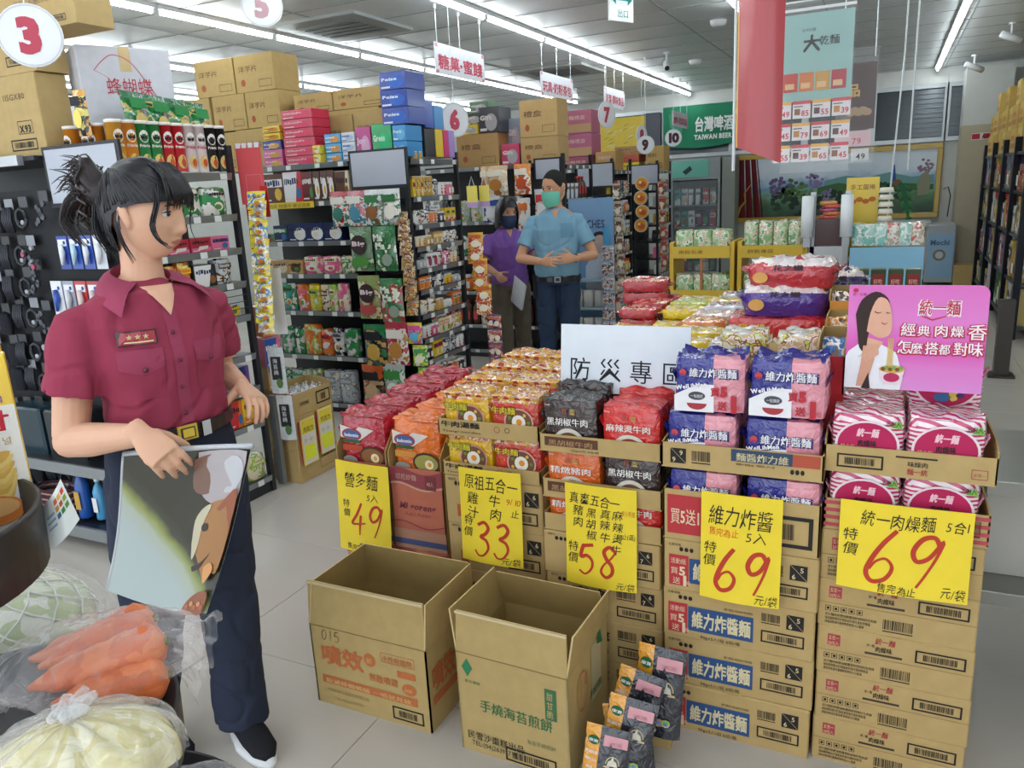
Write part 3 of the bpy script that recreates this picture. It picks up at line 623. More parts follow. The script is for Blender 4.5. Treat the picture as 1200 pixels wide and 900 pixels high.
def smooth(P, n=5):
    out = []
    for i in range(len(P)-1):
        p0, p1, p2, p3 = P[max(0,i-1)], P[i], P[i+1], P[min(len(P)-1,i+2)]
        for k in range(n):
            t = k/n; out.append(tuple(.5*((2*p1[j]) + (-p0[j]+p2[j])*t + (2*p0[j]-5*p1[j]+4*p2[j]-p3[j])*t*t + (-p0[j]+3*p1[j]-3*p2[j]+p3[j])*t**3) for j in (0, 1)))
    return out + [P[-1]]
def digits(b, s, x, z, w, h, mt, wd, y=0, slant=.1):
    for c in s:
        for st in DG[c]: b.stroke([(x+p[0]*w+p[1]*slant*h, z+p[1]*h) for p in smooth(st)], wd, mt, y)
        x += w*1.05
YEL = mat('ecd034', 'matte'); PEN = mat('2a2620', 'ink'); BR = mat('b93a26', 'ink')
GS = 'handwritten yellow price signs on the noodle stacks'
def sign(w, h, loc, label, fn, rx=0, rz=0, ry=0):
    t = thing('price_sign', label, 'price sign', loc, group=GS); t.rotation_euler = (rx, ry, rz)
    b = MB(); bow = lambda u, v: -.006*math.sin(u*math.pi) - .012*(1-v)**2*(1+.4*math.sin(u*3))
    b.grid(lambda u, v: (u*w, bow(u, v), v*h), 10, 10, YEL); b.grid(lambda u, v: (u*w, bow(u, v)+.0012, v*h), 10, 10, YEL); b.obj('paper', t, True)
    b = MB(); fn(b, w, h)
    b.v = [(x, y - .0012 + bow(x/w, z/h), z) for x, y, z in b.v]
    b.obj('handwriting', t); return t
def hw(b, s, x, z, h, m_=None, w=None, vert=False, j=.05): b.text(s, (x, 0, z), (1,0,-.02), (.02,0,1), h, m_ or PEN, w, bold=-.006, jit=j, vertical=vert, slant=.12)
def s49(b, w, h):
    hw(b, '營多麵', .15*w, .74*h, .065, w=.66*w); hw(b, '5入', .58*w, .60*h, .035); hw(b, '特價', .1*w, .50*h, .034, vert=True); hw(b, '售完為止', .16*w, .03*h, .026, w=.4*w); hw(b, '元/袋', .72*w, .02*h, .028, w=.25*w)
    digits(b, '49', .24*w, .20*h, .30*w, .36*h, BR, .011)
def s33(b, w, h):
    hw(b, '原祖五合一', .08*w, .80*h, .055, w=.86*w); hw(b, '雞汁', .12*w, .64*h, .045, vert=True); hw(b, '牛肉', .48*w, .64*h, .045, vert=True); hw(b, '9/10', .76*w, .66*h, .03, BR); hw(b, '止', .82*w, .54*h, .03)
    hw(b, '特價', .04*w, .40*h, .036, vert=True); digits(b, '33', .2*w, .08*h, .30*w, .36*h, BR, .012); hw(b, '元/袋', .66*w, .02*h, .028, w=.3*w)
def s58(b, w, h):
    hw(b, '真爽五合一', .06*w, .82*h, .04, w=.72*w); hw(b, '豬肉', .10*w, .70*h, .036, vert=True); hw(b, '黑胡椒', .30*w, .70*h, .034, vert=True); hw(b, '真辣牛', .49*w, .70*h, .034, vert=True); hw(b, '麻辣燙牛', .66*w, .70*h, .034, vert=True)
    hw(b, '9/1-9/10', .80*w, .74*h, .026, BR, w=.18*w); hw(b, '止(區)', .80*w, .52*h, .02, w=.18*w); hw(b, '特價', .03*w, .34*h, .036, vert=True); digits(b, '58', .16*w, .12*h, .28*w, .30*h, BR, .012); hw(b, '元/袋', .72*w, .02*h, .026, w=.25*w)
def s69a(b, w, h):
    hw(b, '維力炸醬', .08*w, .72*h, .062, w=.8*w); hw(b, '5入', .56*w, .58*h, .036); hw(b, '售完為止', .10*w, .61*h, .026, mat('d8601c', 'ink'), w=.38*w); hw(b, '特價', .04*w, .44*h, .036, vert=True)
    digits(b, '69', .16*w, .10*h, .34*w, .40*h, BR, .013); hw(b, '元/袋', .70*w, .02*h, .032, w=.28*w)
def s69b(b, w, h):
    hw(b, '統一肉燥麵', .16*w, .76*h, .045, w=.56*w); hw(b, '5合1', .80*w, .78*h, .034, w=.17*w); hw(b, '特價', .03*w, .56*h, .036, vert=True)
    digits(b, '69', .18*w, .12*h, .28*w, .60*h, BR, .012, slant=.2); hw(b, '售完為止', .32*w, .02*h, .026, w=.3*w); hw(b, '元/袋', .80*w, .05*h, .032, w=.18*w)
sign(.238, .36, (-1.842, 2.176, .292), 'yellow sign with red 49 hanging below the crimson noodle packs', s49, 0, 0, .03)
sign(.226, .325, (-1.232, 2.07, .402), 'yellow sign with red 33 hanging below yellow beef noodle packs', s33)
sign(.225, .325, (-.84, 2.035, .408), 'yellow sign with red 58 hanging below black and orange packs', s58)
sign(.212, .31, (-.415, 1.978, .472), 'yellow sign with red 69 hanging on the blue banner cartons', s69a)
sign(.296, .235, (-.066, 1.995, .563), 'wide yellow sign with red 69 on the pink striped stack', s69b)
# white paper sign
t = thing('paper_sign', 'white paper sign with four large black handwritten characters above the packs', 'sign', (-.925, 2.235, .965), rot=(-.12, 0, .0))
b = MB(); b.box(0, 0, 0, .415, .003, .215, mat('dfe6ee', 'matte')); b.obj('board', t)
b = MB(); hz = mat('1c1c20', 'ink')
for i, c in enumerate('防災專區'): b.text(c, (.028+.1*i, -.001, .045-.001*i), (1,0,0), (0,0,1), .078, hz, width=.076, bold=-.004)
b.obj('handwriting', t)
# pink advertising board
t = thing('advertising_board', 'pink advertising board showing a woman eating noodles above striped packs', 'sign', (-.078, 2.10, 1.065), rot=(-.04, 0, 0))
b = MB(); W, H = .305, .262; rr = .02
pts = [(0,0),(W,0)] + [(W-rr+rr*math.cos(a*math.pi/8), H-rr+rr*math.sin(a*math.pi/8)) for a in range(5)] + [(0,H)]
def pinkm():
    m, nt, bs = base_mat('pink_board'); tc = nt.nodes.new('ShaderNodeTexCoord'); sp = nt.nodes.new('ShaderNodeSeparateXYZ'); nt.links.new(tc.outputs['Object'], sp.inputs[0])
    rp = nt.nodes.new('ShaderNodeValToRGB'); nt.links.new(sp.outputs['Z'], rp.inputs[0]); e = rp.color_ramp.elements; e[0].position = 0; e[0].color = lin('cf7fc4'); e[1].position = .26; e[1].color = lin('cf5fb0')
    for p_, h_ in ((.06, 'd06ab8'), (.10, 'cb3fa0'), (.17, 'd46fbc')): x = e.new(p_); x.color = lin(h_)
    nt.links.new(rp.outputs[0], bs.inputs['Base Color']); bs.inputs['Roughness'].default_value = .35; return m
pm = pinkm(); n = b.av([(x,0,z) for x,z in pts] + [(x,.004,z) for x,z in pts]); k = len(pts); b.face(range(n,n+k), pm); b.face(range(n+2*k-1,n+k-1,-1), mat('d8d2d6'))
for i in range(k): j=(i+1)%k; b.face((n+i, n+k+i, n+k+j, n+j), mat('d8d2d6'))
b.obj('board', t)
b = MB(); SKc, HRc, WHc = mat('d9a58c', 'ink'), mat('34221f', 'ink'), mat('e6e4ea', 'ink')
def P2(pts, mt, y): b.poly([(x*W, y, z*H) for x, z in pts], mt)
P2([(0,.0),(.42,.0),(.44,.12),(.38,.36),(.26,.44),(.1,.44),(.02,.36),(0,.3)], WHc, -.001)
P2([(.16,.5),(.28,.46),(.24,.38),(.14,.42)], SKc, -.0016)
P2(smooth([(.06,.72),(.1,.86),(.2,.94),(.29,.88),(.3,.78),(.2,.7),(.16,.5),(.15,.36),(.1,.4),(.08,.55),(.06,.72)],3), HRc, -.002)
P2(smooth([(.15,.56),(.17,.74),(.22,.88),(.29,.86),(.325,.74),(.335,.6),(.31,.52),(.24,.5),(.15,.56)],3), SKc, -.0026)
b.stroke([(.2*W,.75*H),(.225*W,.735*H),(.25*W,.745*H)], .0025, HRc, -.003); b.stroke([(.285*W,.745*H),(.3*W,.735*H),(.315*W,.742*H)], .0025, HRc, -.003); b.stroke([(.255*W,.645*H),(.28*W,.63*H),(.3*W,.645*H)], .003, mat('a84a4a','ink'), -.003)
P2([(.09,.02),(.17,.02),(.22,.3),(.18,.42),(.13,.42),(.12,.25)], mat('cf9880','ink'), -.003); P2([(.13,.0),(.2,.0),(.18,.16)], HRc, -.0034)
P2([(.12,.3),(.16,.44),(.24,.42),(.25,.34),(.16,.26)], mat('d39e86','ink'), -.0036); b.stroke([(.1*W,.31*H),(.26*W,.45*H)], .002, mat('c9a060','ink'), -.004)
for k in range(4): b.stroke([((.315+.012*k)*W,.22*H),((.32+.01*k)*W,.36*H),((.315+.012*k)*W,.5*H)], .003, mat('d8b470','ink'), -.0036)
P2([(.26,.2),(.45,.2),(.43,.1),(.4,.05),(.3,.05),(.27,.1)], mat('e3cfd6','ink'), -.004); b.disc(.355*W,.12*H,.06*W,.045*H, mat('b02a58','ink'), -.0044); b.disc(.355*W,.2*H,.095*W,.035*H, mat('c9a24a','ink'), -.0044)
for k in range(6): b.disc((.29+.026*k)*W,(.2+.015*(k%2))*H,.018*W,.02*H, mat(['7a4a2a','7a9a4a'][k%2],'ink'), -.0048, 7)
RdI = mat('b5283a','ink'); Wt = mat('f3e6ec','ink')
def outl(s, x, z, h, w_, f, o, y=-.001): b.ft(s, x-.002, z-.002, h*1.04, o, y, width=w_+.004, bold=.09); b.ft(s, x, z, h, f, y-.0008, width=w_, bold=.025)
outl('統一麵', .52*W, .74*H, .15*H, .29*W, RdI, Wt); b.stroke([(.54*W,.72*H),(.62*W,.68*H),(.72*W,.72*H)], .004, RdI, -.001)
cw = .105
for i, (c, s) in enumerate(zip('經典肉燥香', (1,.85,.95,.85,1.2))): outl(c, (.40+.118*i)*W, .535*H-(0 if i<4 else .02*H), cw*s*H*1.25, cw*s*W*1.05, Wt, RdI)
for i, (c, s) in enumerate(zip('怎麼搭都對味', (1.1,.9,1,.85,1.05,1.1))): outl(c, (.38+.10*i)*W, .365*H, cw*s*H*1.2, cw*s*W*.95, Wt, RdI)
b.ft('統一企業', .03*W, .90*H, .03*H, mat('8a2a5a','ink'), -.001); b.disc(.05*W,.95*H,.02*W,.02*H, RdI, -.001)
b.obj('printed_picture', t)
# ================================================================ ISLAND OF NOODLE PACKS behind the stacks
GI = 'instant noodle packs lying on the display island'
t = thing('display_table', 'grey metal display table carrying the loose noodle packs', 'table', (-1.15, 2.42, 0))
GM = mat('8d8c86', 'metal')
b = MB(); b.bbox(0, 0, .84, 1.30, 2.0, .88, GM); b.obj('table_top', t)
b = MB(); b.box(0.02, .03, .74, 1.28, .05, .84, GM); b.obj('apron', t)
for x in (.02, 1.24):
    for y in (.3, 1.94): b = MB(); b.box(x, y, 0, x+.04, y+.04, .84, mat('4a4846', 'metal')); b.obj('leg', t)
t = thing('metal_shelf', 'low grey metal shelf jutting out beside the pink striped stack', 'shelf', (.285, 2.32, 0))
b = MB(); b.bbox(0, 0, .73, .62, .5, .77, GM); b.obj('shelf_board', t)
b = MB(); b.bbox(0, 0, .40, .62, .5, .44, GM); b.obj('shelf_board', t)
for x in (.03, .56): b = MB(); b.box(x, .4, 0, x+.03, .43, .73, mat('3a3838', 'metal')); b.obj('leg', t)
b = MB(); b.box(.02, .12, .44, .30, .4, .72, mat('b9b6ae', 'gloss')); tag(b.obj('plastic_bin', loc=(.285, 2.32, .001)), 'pale grey bin on the low metal shelf', 'bin')
t = thing('dark_stand', 'dark upright stand foot beyond the pink board', 'stand', (.86, 6.9, 0))
b = MB(); b.box(-.05, -.05, .02, .05, .05, .60, mat('47433f', 'metal')); b.obj('post', t)
b = MB(); b.bbox(-.09, -.09, 0, .09, .09, .02, mat('47433f', 'metal')); b.obj('foot', t)
# flat-lying packs
def flat_pack(cols, w=.19, d=.15, h=.045, seed=0, edge=None):
    key = (tuple(cols), w, d, h, seed)
    t = thing('noodle_pack', None, None)
    m1 = busy(cols, 22, stretch=(1, 1.4, 1)); m2 = mat(edge or cols[0], 'film')
    b = MB(); b.soft(w, d, h, lambda x, y, z: m1 if z > .5 else m2, .018, (9, 7, 2), .003, .006, seed, .4); b.obj('wrapper', t, True)
    b = MB()
    for s in (-1, 1): b.grid(lambda u, v: (s*(w/2-.006+u*.022), d*(.08+.84*v), h*.5 + .004*math.sin(v*22+seed)), 2, 8, m2)
    b.obj('sealed_flap', t, True); return t
kinds = [('yellow', ['e4c62a', 'f0e8d0', 'd8a23a', 'e4c62a'], 'e2c422'), ('pale pink', ['e7c9c4', 'f0ece4', 'd8866a', 'e9d9cf'], 'dcb4b0'), ('silvery white', ['e6e8ee', 'c6ccd6', 'b8514a', 'f2f2f4'], 'd3d8e0'),
 ('orange', ['e08a3a', 'f0e0c0', 'c8452a', 'e9c24a'], 'd97a30'), ('brown and white', ['5a3a30', 'e8e0d6', 'c8b09a', 'efeae4'], '54352c'), ('red', ['c2303a', 'd84a4a', 'e6c8a8', 'b82832'], 'ac2430'), ('blue and white', ['dfe6f0', '2f55a8', 'eef0f4', 'c8562f'], '2a4fa4'), ('lime', ['c7cf4a', 'eeeec8', '8aa43a', 'e4dc6a'], 'b8c440')]
pr = [flat_pack(c, seed=i*3, edge=e) for i, (n_, c, e) in enumerate(kinds)]
used = set()
def lay(k, x, y, z, rz, lb, sc_=None, tilt=0):
    if k in used: return dup(pr[k], (x, y, z), rz, lb, GI, (tilt, 0, rz), sc_)
    used.add(k); o = pr[k]; o.location = (x, y, z); o.rotation_euler = (tilt, 0, rz)
    if sc_: o.scale = sc_
    tag(o, lb, 'noodle pack', GI)
grid_ = [[0,4,1,0,2,5], [4,0,0,2,6,2], [0,1,0,6,2,4], [1,0,3,2,2,1], [0,0,1,2,5,2], [5,0,2,3,2,3], [5,7,0,2,3,1], [5,0,2,1,2,3]]
ROWN = ['nearest', 'second', 'third', 'fourth', 'fifth', 'sixth', 'seventh', 'farthest']; COLN = ['at the aisle edge', 'one in from the aisle edge', 'two in from the aisle edge', 'three in from the aisle edge', 'four in, beside the rice bags', 'under the rice bags']
for j, row in enumerate(grid_):
    for i, k in enumerate(row):
        if i == 5 and j < 5: continue
        x = -1.04 + .2*i + R_.uniform(-.012, .012); y = 2.54 + .2*j; base = .88 + R_.uniform(0, .012) + (.02 if i in (2, 3) else 0)
        nl = 3 if (i in (2, 3, 4) or j > 4) else 2
        for l in range(nl):
            kk = k if l == nl-1 else (k if R_.random() < .6 else R_.randrange(8))
            lay(kk, x + R_.uniform(-.012, .012), y + R_.uniform(-.012, .012) - .07, base + l*.05, R_.uniform(-.16, .16),
                '%s noodle pack, %s row of island, %s, %s' % (kinds[kk][0], ROWN[j], COLN[i], ['bottom', 'middle', 'top'][l + 3 - nl]), tilt=R_.uniform(-.04, .06) if l == nl-1 else 0)
# crimson pair at the far aisle corner
for q, z in enumerate((.99, 1.05)): lay(5, -1.09, 3.78, z+.02, .15, 'large red noodle pack at the far aisle corner, %s' % ['lower', 'upper'][q], (1.25, 1.3, 1.3))
# pasta-like clear packs in front of the red sheet
PST = ['d8b48a', 'efe4d2', '9a5a34', 'c8d05a', 'e9ddcb']
pp = make_pack(.14, .12, .07, busy(PST, 30), None, 51, nf=3, finm=mat('dfdcd6', 'film'))
packs(pp, [((-.37, 2.36, 1.075), .1, 'clear pack with brown and green print behind topmost blue pack'), ((-.215, 2.36, 1.075), -.15, 'clear pack with yellow-green print beside the blue snack bag')])
b = MB(); b.bbox(-.455, 2.33, .9, -.13, 2.6, 1.072, CD); tag(b.obj('carton'), 'plain carton supporting the clear packs behind the blue packs', 'carton')
b = MB(); b.soft(.32, .24, .07, mat('c22a2c', 'film'), .02, (8,6,3), .004, .006, 5)
o = b.obj('red_pack', None, True, 'flat red pack with small yellow print under the rice bags', 'pack', loc=(-.32, 2.66, 1.075))
b = MB(); b.ft('阿Q桶', -.12, .022, .03, mat('e4c33a', 'ink'), -.004, width=.09, bold=.04); b.obj('printed_label', o)
b = MB(); b.bbox(-.48, 2.62, .93, -.14, 3.2, 1.072, CD); tag(b.obj('carton'), 'plain carton under the flat red pack and rice bags', 'carton')
# big rice-noodle bags
def bigbag(c1, c2, seed, label, loc, rz, sc_=(1,1,1)):
    t = thing('snack_sack', label, 'bag', loc, rz, group='large sacks piled on the island'); t.scale = sc_
    A, B2 = mat(c1, 'film'), busy(['e9dfe0', 'd9c7c9', 'efe6da', c1], 14)
    b = MB(); b.soft(.29, .20, .10, lambda x, y, z: B2 if (z > .6) else A, .045, (12, 9, 6), .006, .012, seed, .5); b.obj('wrapper', t, True)
    b = MB(); b.ft('花之戀', -.05, .066, .022, mat('3a2a3a' , 'ink'), -.001, width=.1, bold=.04)
    for k in range(5): a = k*1.256; b.poly([(.085, -.0045, .072), (.085+.012*math.cos(a), -.0045, .072+.010*math.sin(a)), (.085+.014*math.cos(a+.5), -.0045, .072+.012*math.sin(a+.5))], mat(c1, 'ink'))
    b.disc(-.09, .04, .026, .02, mat('d8a25a', 'ink'), -.004, 12); b.obj('printed_label', t)
    b = MB()
    for s in (-1, 1): b.grid(lambda u, v: (s*(.135+u*.03), .1+(v-.5)*.15, .05+.02*u+.006*math.sin(v*20+seed)), 3, 8, A)
    b.obj('sealed_flap', t, True); return t
bigbag('4a2a8a', 'x', 3, 'purple and white sack lying on the flat red pack', (-.295, 2.68, 1.145), .04)
bigbag('b8303c', 'x', 9, 'red and white sack on top of the purple sack', (-.29, 2.70, 1.235), -.06, (.98, 1, .95))
bigbag('33205a', 'x', 13, 'dark purple sack behind the red and white sack', (-.16, 2.98, 1.17), .25, (.8, .9, .9))
bigbag('3a2468', 'x', 15, 'dark purple sack under the other dark purple sack', (-.16, 2.98, 1.074), .2, (.8, .9, .95))
# snack cartons between sacks and board
OC = mat('d08a3e', 'card')
def snackbox(loc, w, d, h, body, label, bagc, n, rz=0, lean=.3):
    t = make_tray(w, d, h, h*.7, None, body, 'snack_carton'); tag(t, label, 'carton', 'open cartons of snack bags'); t.location = loc; t.rotation_euler = (0, 0, rz)
    for i in range(n):
        cc = bagc[i % len(bagc)]
        b = MB(); b.soft(w/n*1.1, .05, h*.95, busy([cc, 'efe2d0', cc, '4a2a2a'], 34), .012, (5,3,6), .004, .006, i)
        o = b.obj('snack_bag', None, True, '%s, bag %s along in it' % (label.replace('open ', 'snack bag in ').replace('carton', 'box'), ORD[i]), 'snack bag', 'snack bags in the open cartons')
        c_, s_ = math.cos(rz), math.sin(rz); lx, ly = w*(i+.5)/n, .03 + .04*(i % 2)
        o.location = (loc[0]+lx*c_-ly*s_, loc[1]+lx*s_+ly*c_, loc[2]+.008); o.rotation_euler = (-lean, 0, rz + R_.uniform(-.2, .2))
RBX = mat('a8252c', 'card')
snackbox((-.15, 2.14, 1.03), .07, .2, .15, RBX, 'open red carton beside pink board', ['2f6fb8', '3f86c8'], 1)
b = MB(); b.box(-.15, 2.14, .88, -.08, 2.34, 1.029, RBX); tag(b.obj('carton'), 'tall red carton standing beside the pink board', 'carton')
snackbox((-.15, 2.42, 1.10), .26, .16, .09, OC, 'open orange carton behind pink board', ['d98a2a', 'c06a2a', 'e0a23a'], 4)
snackbox((-.155, 2.62, 1.14), .26, .16, .10, OC, 'open orange carton farther behind', ['4a2a24', '5a3028', 'd8cc3a', '3a2420'], 4)
b = MB(); b.bbox(-.13, 2.36, .9, .15, 2.85, 1.098, CD); tag(b.obj('carton'), 'plain carton under the orange snack cartons', 'carton')
for i in range(4):
    b = MB(); b.bbox(-.027, 0, 0, .027, .05, .115, mat('3a4a2c', 'gloss')); o = b.obj('cookie_box', None, False, 'small green box with red lettering, %s of four behind the snack cartons' % ORD[i], 'box', 'small green boxes in a row', loc=(-.085+.062*i, 3.38, 1.11))
    b = MB(); b.rect(-.02, .02, .02, .095, mat('8a2c2c', 'ink'), -.001); b.ft('好吃', -.016, .058, .022, mat('e8b8a8', 'ink'), -.002, width=.032, bold=.03); b.ft('脆餅', -.016, .030, .022, mat('e8b8a8', 'ink'), -.002, width=.032, bold=.03); b.obj('printed_label', o)
b = MB(); b.bbox(-.13, 3.33, .88, .16, 3.6, 1.108, OC); tag(b.obj('carton'), 'orange carton carrying the four small green boxes', 'carton')

# ---------------------------------------------------------------- yellow two-tier rack, grey stand and blue shelf at the island's far end
YR = mat('c9a62a', 'paint')
for x0, x1, nm in ((-1.27, -.86, 'near the staff'), (-.84, -.43, 'beside the grey stand')):
    t = thing('wooden_rack', 'yellow two-tier rack of crackers %s' % nm, 'rack', (x0, 5.0, 0), group='yellow cracker racks'); w = x1-x0
    for x in (0, w-.025): b = MB(); b.box(x, 0, 0, x+.025, .3, 1.22, YR); b.obj('side_panel', t)
    for z in (.84, 1.12): b = MB(); b.box(.025, 0, z, w-.025, .3, z+.02, YR); b.obj('shelf', t); b = MB(); b.box(.025, -.012, z, w-.025, 0, z+.075, YR); b.obj('front_rail', t)
    b = MB(); b.ft('南投名產' if x0 < -1 else '餅乾專區', .06, 1.15, .025, mat('5a4a1a', 'ink'), -.013, width=.16); b.obj('lettering', t)
    b = MB(); b.box(w/2-.008, 0, .86, w/2+.008, .012, 1.12, mat('a0602a', 'paint')); b.obj('divider', t)
    GB = busy(['86ad74', 'b9cfa4', 'c9a890', 'dfe6d0', '5f9a60'], 22)
    for lv, z in ((0, .862), (1, 1.142)):
        for i in range(3 if lv == 0 or x0 < -1 else 4):
            n_ = 3 if lv == 0 or x0 < -1 else 4
            b = MB(); b.soft(w/n_*.90, .12, .155 if n_ == 3 else .20, GB, .02, (5,4,5), .004, .008, i+lv*5+int(x0*10)); b.obj('cracker_bag', None, True, 'green and white cracker bag, %s tier of rack %s, %s along' % (['lower', 'upper'][lv], nm, ORD[i]), 'snack bag', 'cracker bags on the yellow racks', loc=(x0+.03+(w-.06)*(i+.5)/n_, 5.02, z))
t = thing('grey_stand', 'grey perforated stand with two white paper rolls', 'stand', (-.45, 5.02, 0))
for x in (.025, .215): b = MB(); b.box(x, 0, 0, x+.03, .03, 1.5, mat('a4a9ac', 'metal')); b.obj('post', t)
b = MB(); b.box(.03, 0, 1.07, .215, .012, 1.18, mat('b4b8ba', 'metal')); b.obj('front_panel', t)
b = MB(); b.box(.025, .02, 0, .245, .3, 1.07, mat('b4b8ba', 'metal')); b.obj('cabinet', t)
b = MB(); b.box(.035, .02, 1.18, .21, .25, 1.34, mat('4a3030', 'gloss')); tag(b.obj('candy_box', loc=(-.45, 5.02, 0)), 'dark brown candy boxes tray in the grey stand', 'box')
for k in range(5):
    b = MB(); b.soft(.10, .06, .02, mat(['c8452a', 'd9702a', 'a8386a', 'c83a2a', 'd98a3a'][k], 'film'), .008, (4,3,2), .003, .003, k); b.obj('candy_bag', None, True, '%s candy bag lying on the dark box, %s' % (['red', 'orange', 'violet', 'scarlet', 'amber'][k], ['lowest', 'second', 'middle', 'fourth', 'topmost'][k]), 'snack bag', 'candy bags on the dark box', loc=(-.33+.02*(k % 2), 5.08, 1.341+.0205*k))
for k, x in enumerate((-.435, -.22)):
    b = MB(); b.cyl((0,0,0), .034, .24, 16, mat('dfe3e6', 'matte')); b.obj('paper_roll', None, True, 'white paper roll upright on the grey stand, %s' % ['beside the cracker rack', 'beside the blue shelf'][k], 'paper roll', 'white paper rolls', loc=(x, 4.97, 1.24)); b = MB()
    b.box(-.02, 0, 0, .02, .02, .06, mat('a4a9ac', 'metal')); tag(b.obj('roll_holder', loc=(x, 4.97, 1.18)), 'small grey holder below the paper roll %s' % ['beside the cracker rack', 'beside the blue shelf'][k], 'holder')
b = MB(); b.box(-.24, 5.2, 1.10, -.06, 5.22, 1.57, mat('d8b830', 'gloss')); o = tag(b.obj('poster_board'), 'yellow poster board with pastry picture behind the paper rolls', 'sign')
b = MB(); b.ft('手工蛋捲', -.22, 1.50, .035, mat('6a3a1a', 'ink'), 5.199, width=.14)
for k in range(4): b.disc(-.20+.035*k, 1.43+.012*(k % 2), .02, .015, mat('b8692a', 'ink'), 5.199-.0005*k, 10)
b.obj('printed_picture', o)
t = thing('blue_shelf', 'light blue display shelf with tuna-like snack pouches', 'shelf', (-.19, 4.9, 0))
b = MB(); b.box(0, 0, .9, .38, .012, 1.18, mat('7fb2cc', 'paint')); b.obj('front_panel', t)
b = MB(); b.box(0, .012, 0, .38, .3, 1.15, mat('8ab6cc', 'paint')); b.obj('cabinet', t)
for i in range(6):
    b = MB(); b.soft(.075, .06, .13, busy([['86bfb2', 'e6e4da', 'a8cfc4'], ['c0645a', 'e6ded2', 'b8a890']][i % 2 if i > 2 else 0], 20), .015, (4,3,5), .004, .012, i, .6)
    b.obj('snack_bag', None, True, '%s pouch on the light blue shelf, %s along' % (['teal and white', 'red and white'][i % 2 if i > 2 else 0], ORD[i]), 'snack bag', 'pouches on the light blue shelf', loc=(-.155+.062*i, 5.0, 1.181))
for i in range(9): b = MB(); b.cyl((0,0,0), .042, .028, 14, mat('e2dccb', 'matte'), r2=.034); b.obj('cup', None, True, 'cream paper cup in the tall stack behind blue shelf, %s from the bottom' % ORD[i], 'cup', 'stacked cream cups', loc=(-.02, 5.12, 1.155+.0405*i))

# ---------------------------------------------------------------- open cardboard boxes on the floor
def open_box(name, label, loc, rz, w, d, h, fl, fr_out, sd_out, prn, side_prn=None, skew=0):
    t = thing(name, label, 'box', loc, rz, group='empty open cardboard boxes on the floor'); k = .005
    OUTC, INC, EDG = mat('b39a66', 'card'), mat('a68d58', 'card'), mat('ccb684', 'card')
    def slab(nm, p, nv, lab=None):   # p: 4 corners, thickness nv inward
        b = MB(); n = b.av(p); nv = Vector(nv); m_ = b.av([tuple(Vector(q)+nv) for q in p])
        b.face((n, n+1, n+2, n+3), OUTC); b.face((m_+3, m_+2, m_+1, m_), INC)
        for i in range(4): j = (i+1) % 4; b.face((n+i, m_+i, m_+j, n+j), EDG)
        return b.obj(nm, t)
    slab('front_panel', [(0,0,0),(w,0,0),(w,0,h),(0,0,h)], (0,k,0)); slab('back_panel', [(w,d,0),(0,d,0),(0,d,h),(w,d,h)], (0,-k,0))
    slab('side_panel', [(w,0,0),(w,d,0),(w,d,h),(w,0,h)], (-k,0,0)); slab('side_panel', [(0,d,0),(0,0,0),(0,0,h),(0,d,h)], (k,0,0))
    b = MB(); b.box(k, k, .001, w-k, d-k, .006, INC); b.obj('bottom', t)
    slab('flap', [(0,0,h),(w,0,h),(w-.004,-fr_out[0],h+fl),(.004,-fr_out[0],h+fl)], (0,k,0)); slab('flap', [(w,d,h),(0,d,h),(.004,d+fr_out[1],h+fl),(w-.004,d+fr_out[1],h+fl)], (0,-k,0))
    slab('flap', [(w,0,h),(w,d,h),(w+sd_out[0],d-.02,h+fl),(w+sd_out[0],.01,h+fl)], (-k,0,0)); slab('flap', [(0,d,h),(0,0,h),(-sd_out[1],.01,h+fl),(-sd_out[1],d-.02,h+fl)], (k,0,0))
    b = MB(); b.rect(0, h-.002, w, h+.001, mat('8a6e40', 'ink'), -.0012); prn(b, w, h); b.obj('printed_label', t)
    if side_prn: b = MB(); b.T = Matrix.Translation((w+.001, 0, 0)) @ Matrix.Rotation(math.pi/2, 4, 'Z'); side_prn(b, d, h); b.obj('printed_label', t)
    b = MB(); b.rect(.0, h+fl*.93, w*.99, h+fl*.995, mat('d2bf97', 'gloss'), -fr_out[0]*.96-.0016); b.obj('tape_strip', t)
    return t
OI = mat('b8683a', 'ink'); GRN = mat('2f6a42', 'ink')
def p1(b, w, h):
    b.ft('噴效', .08*w, .56*h, .26*h, OI, -.0014, bold=.05, width=.38*w); b.disc(.52*w, .72*h, .05*w, .08*h, OI, -.0014); b.ft('新', .49*w, .68*h, .08*h, mat('c9a468', 'ink'), -.002)
    b.frame(.62*w, .74*h, .90*w, .86*h, .002, OI, -.0014); b.ft('水性殺蟲劑', .63*w, .76*h, .08*h, OI, -.0014, width=.25*w, bold=.03)
    b.ft('無敵噴霧', .50*w, .47*h, .11*h, OI, -.0014, width=.25*w, bold=.03); b.rect(.75*w, .60*h, .90*w, .68*h, OI, -.0014); b.disc(.84*w, .47*h, .06*w, .07*h, OI, -.0014); b.ft('600', .80*w, .44*h, .06*h, mat('c9a468', 'ink'), -.002)
    b.rect(.07*w, .28*h, .90*w, .38*h, mat('b5683c', 'ink'), -.0014); b.ft('殺滅蟑螂螞蟻 一噴就見效', .10*w, .295*h, .065*h, mat('cfa66c', 'ink'), -.002, width=.75*w, bold=.03)
    b.ft('中美化學工業股份有限公司', .10*w, .18*h, .05*h, mat('9a7a48', 'ink'), -.0014, width=.38*w); b.ft('TEL 04-26393719', .16*w, .08*h, .05*h, mat('9a7a48', 'ink'), -.0014, width=.26*w)
    barcode(b, .68*w, .06*h, .94*w, .22*h, 21); digits(b, '015', .10*w, .84*h, .055*w, .13*h, mat('6a5634', 'ink'), .003, -.002)
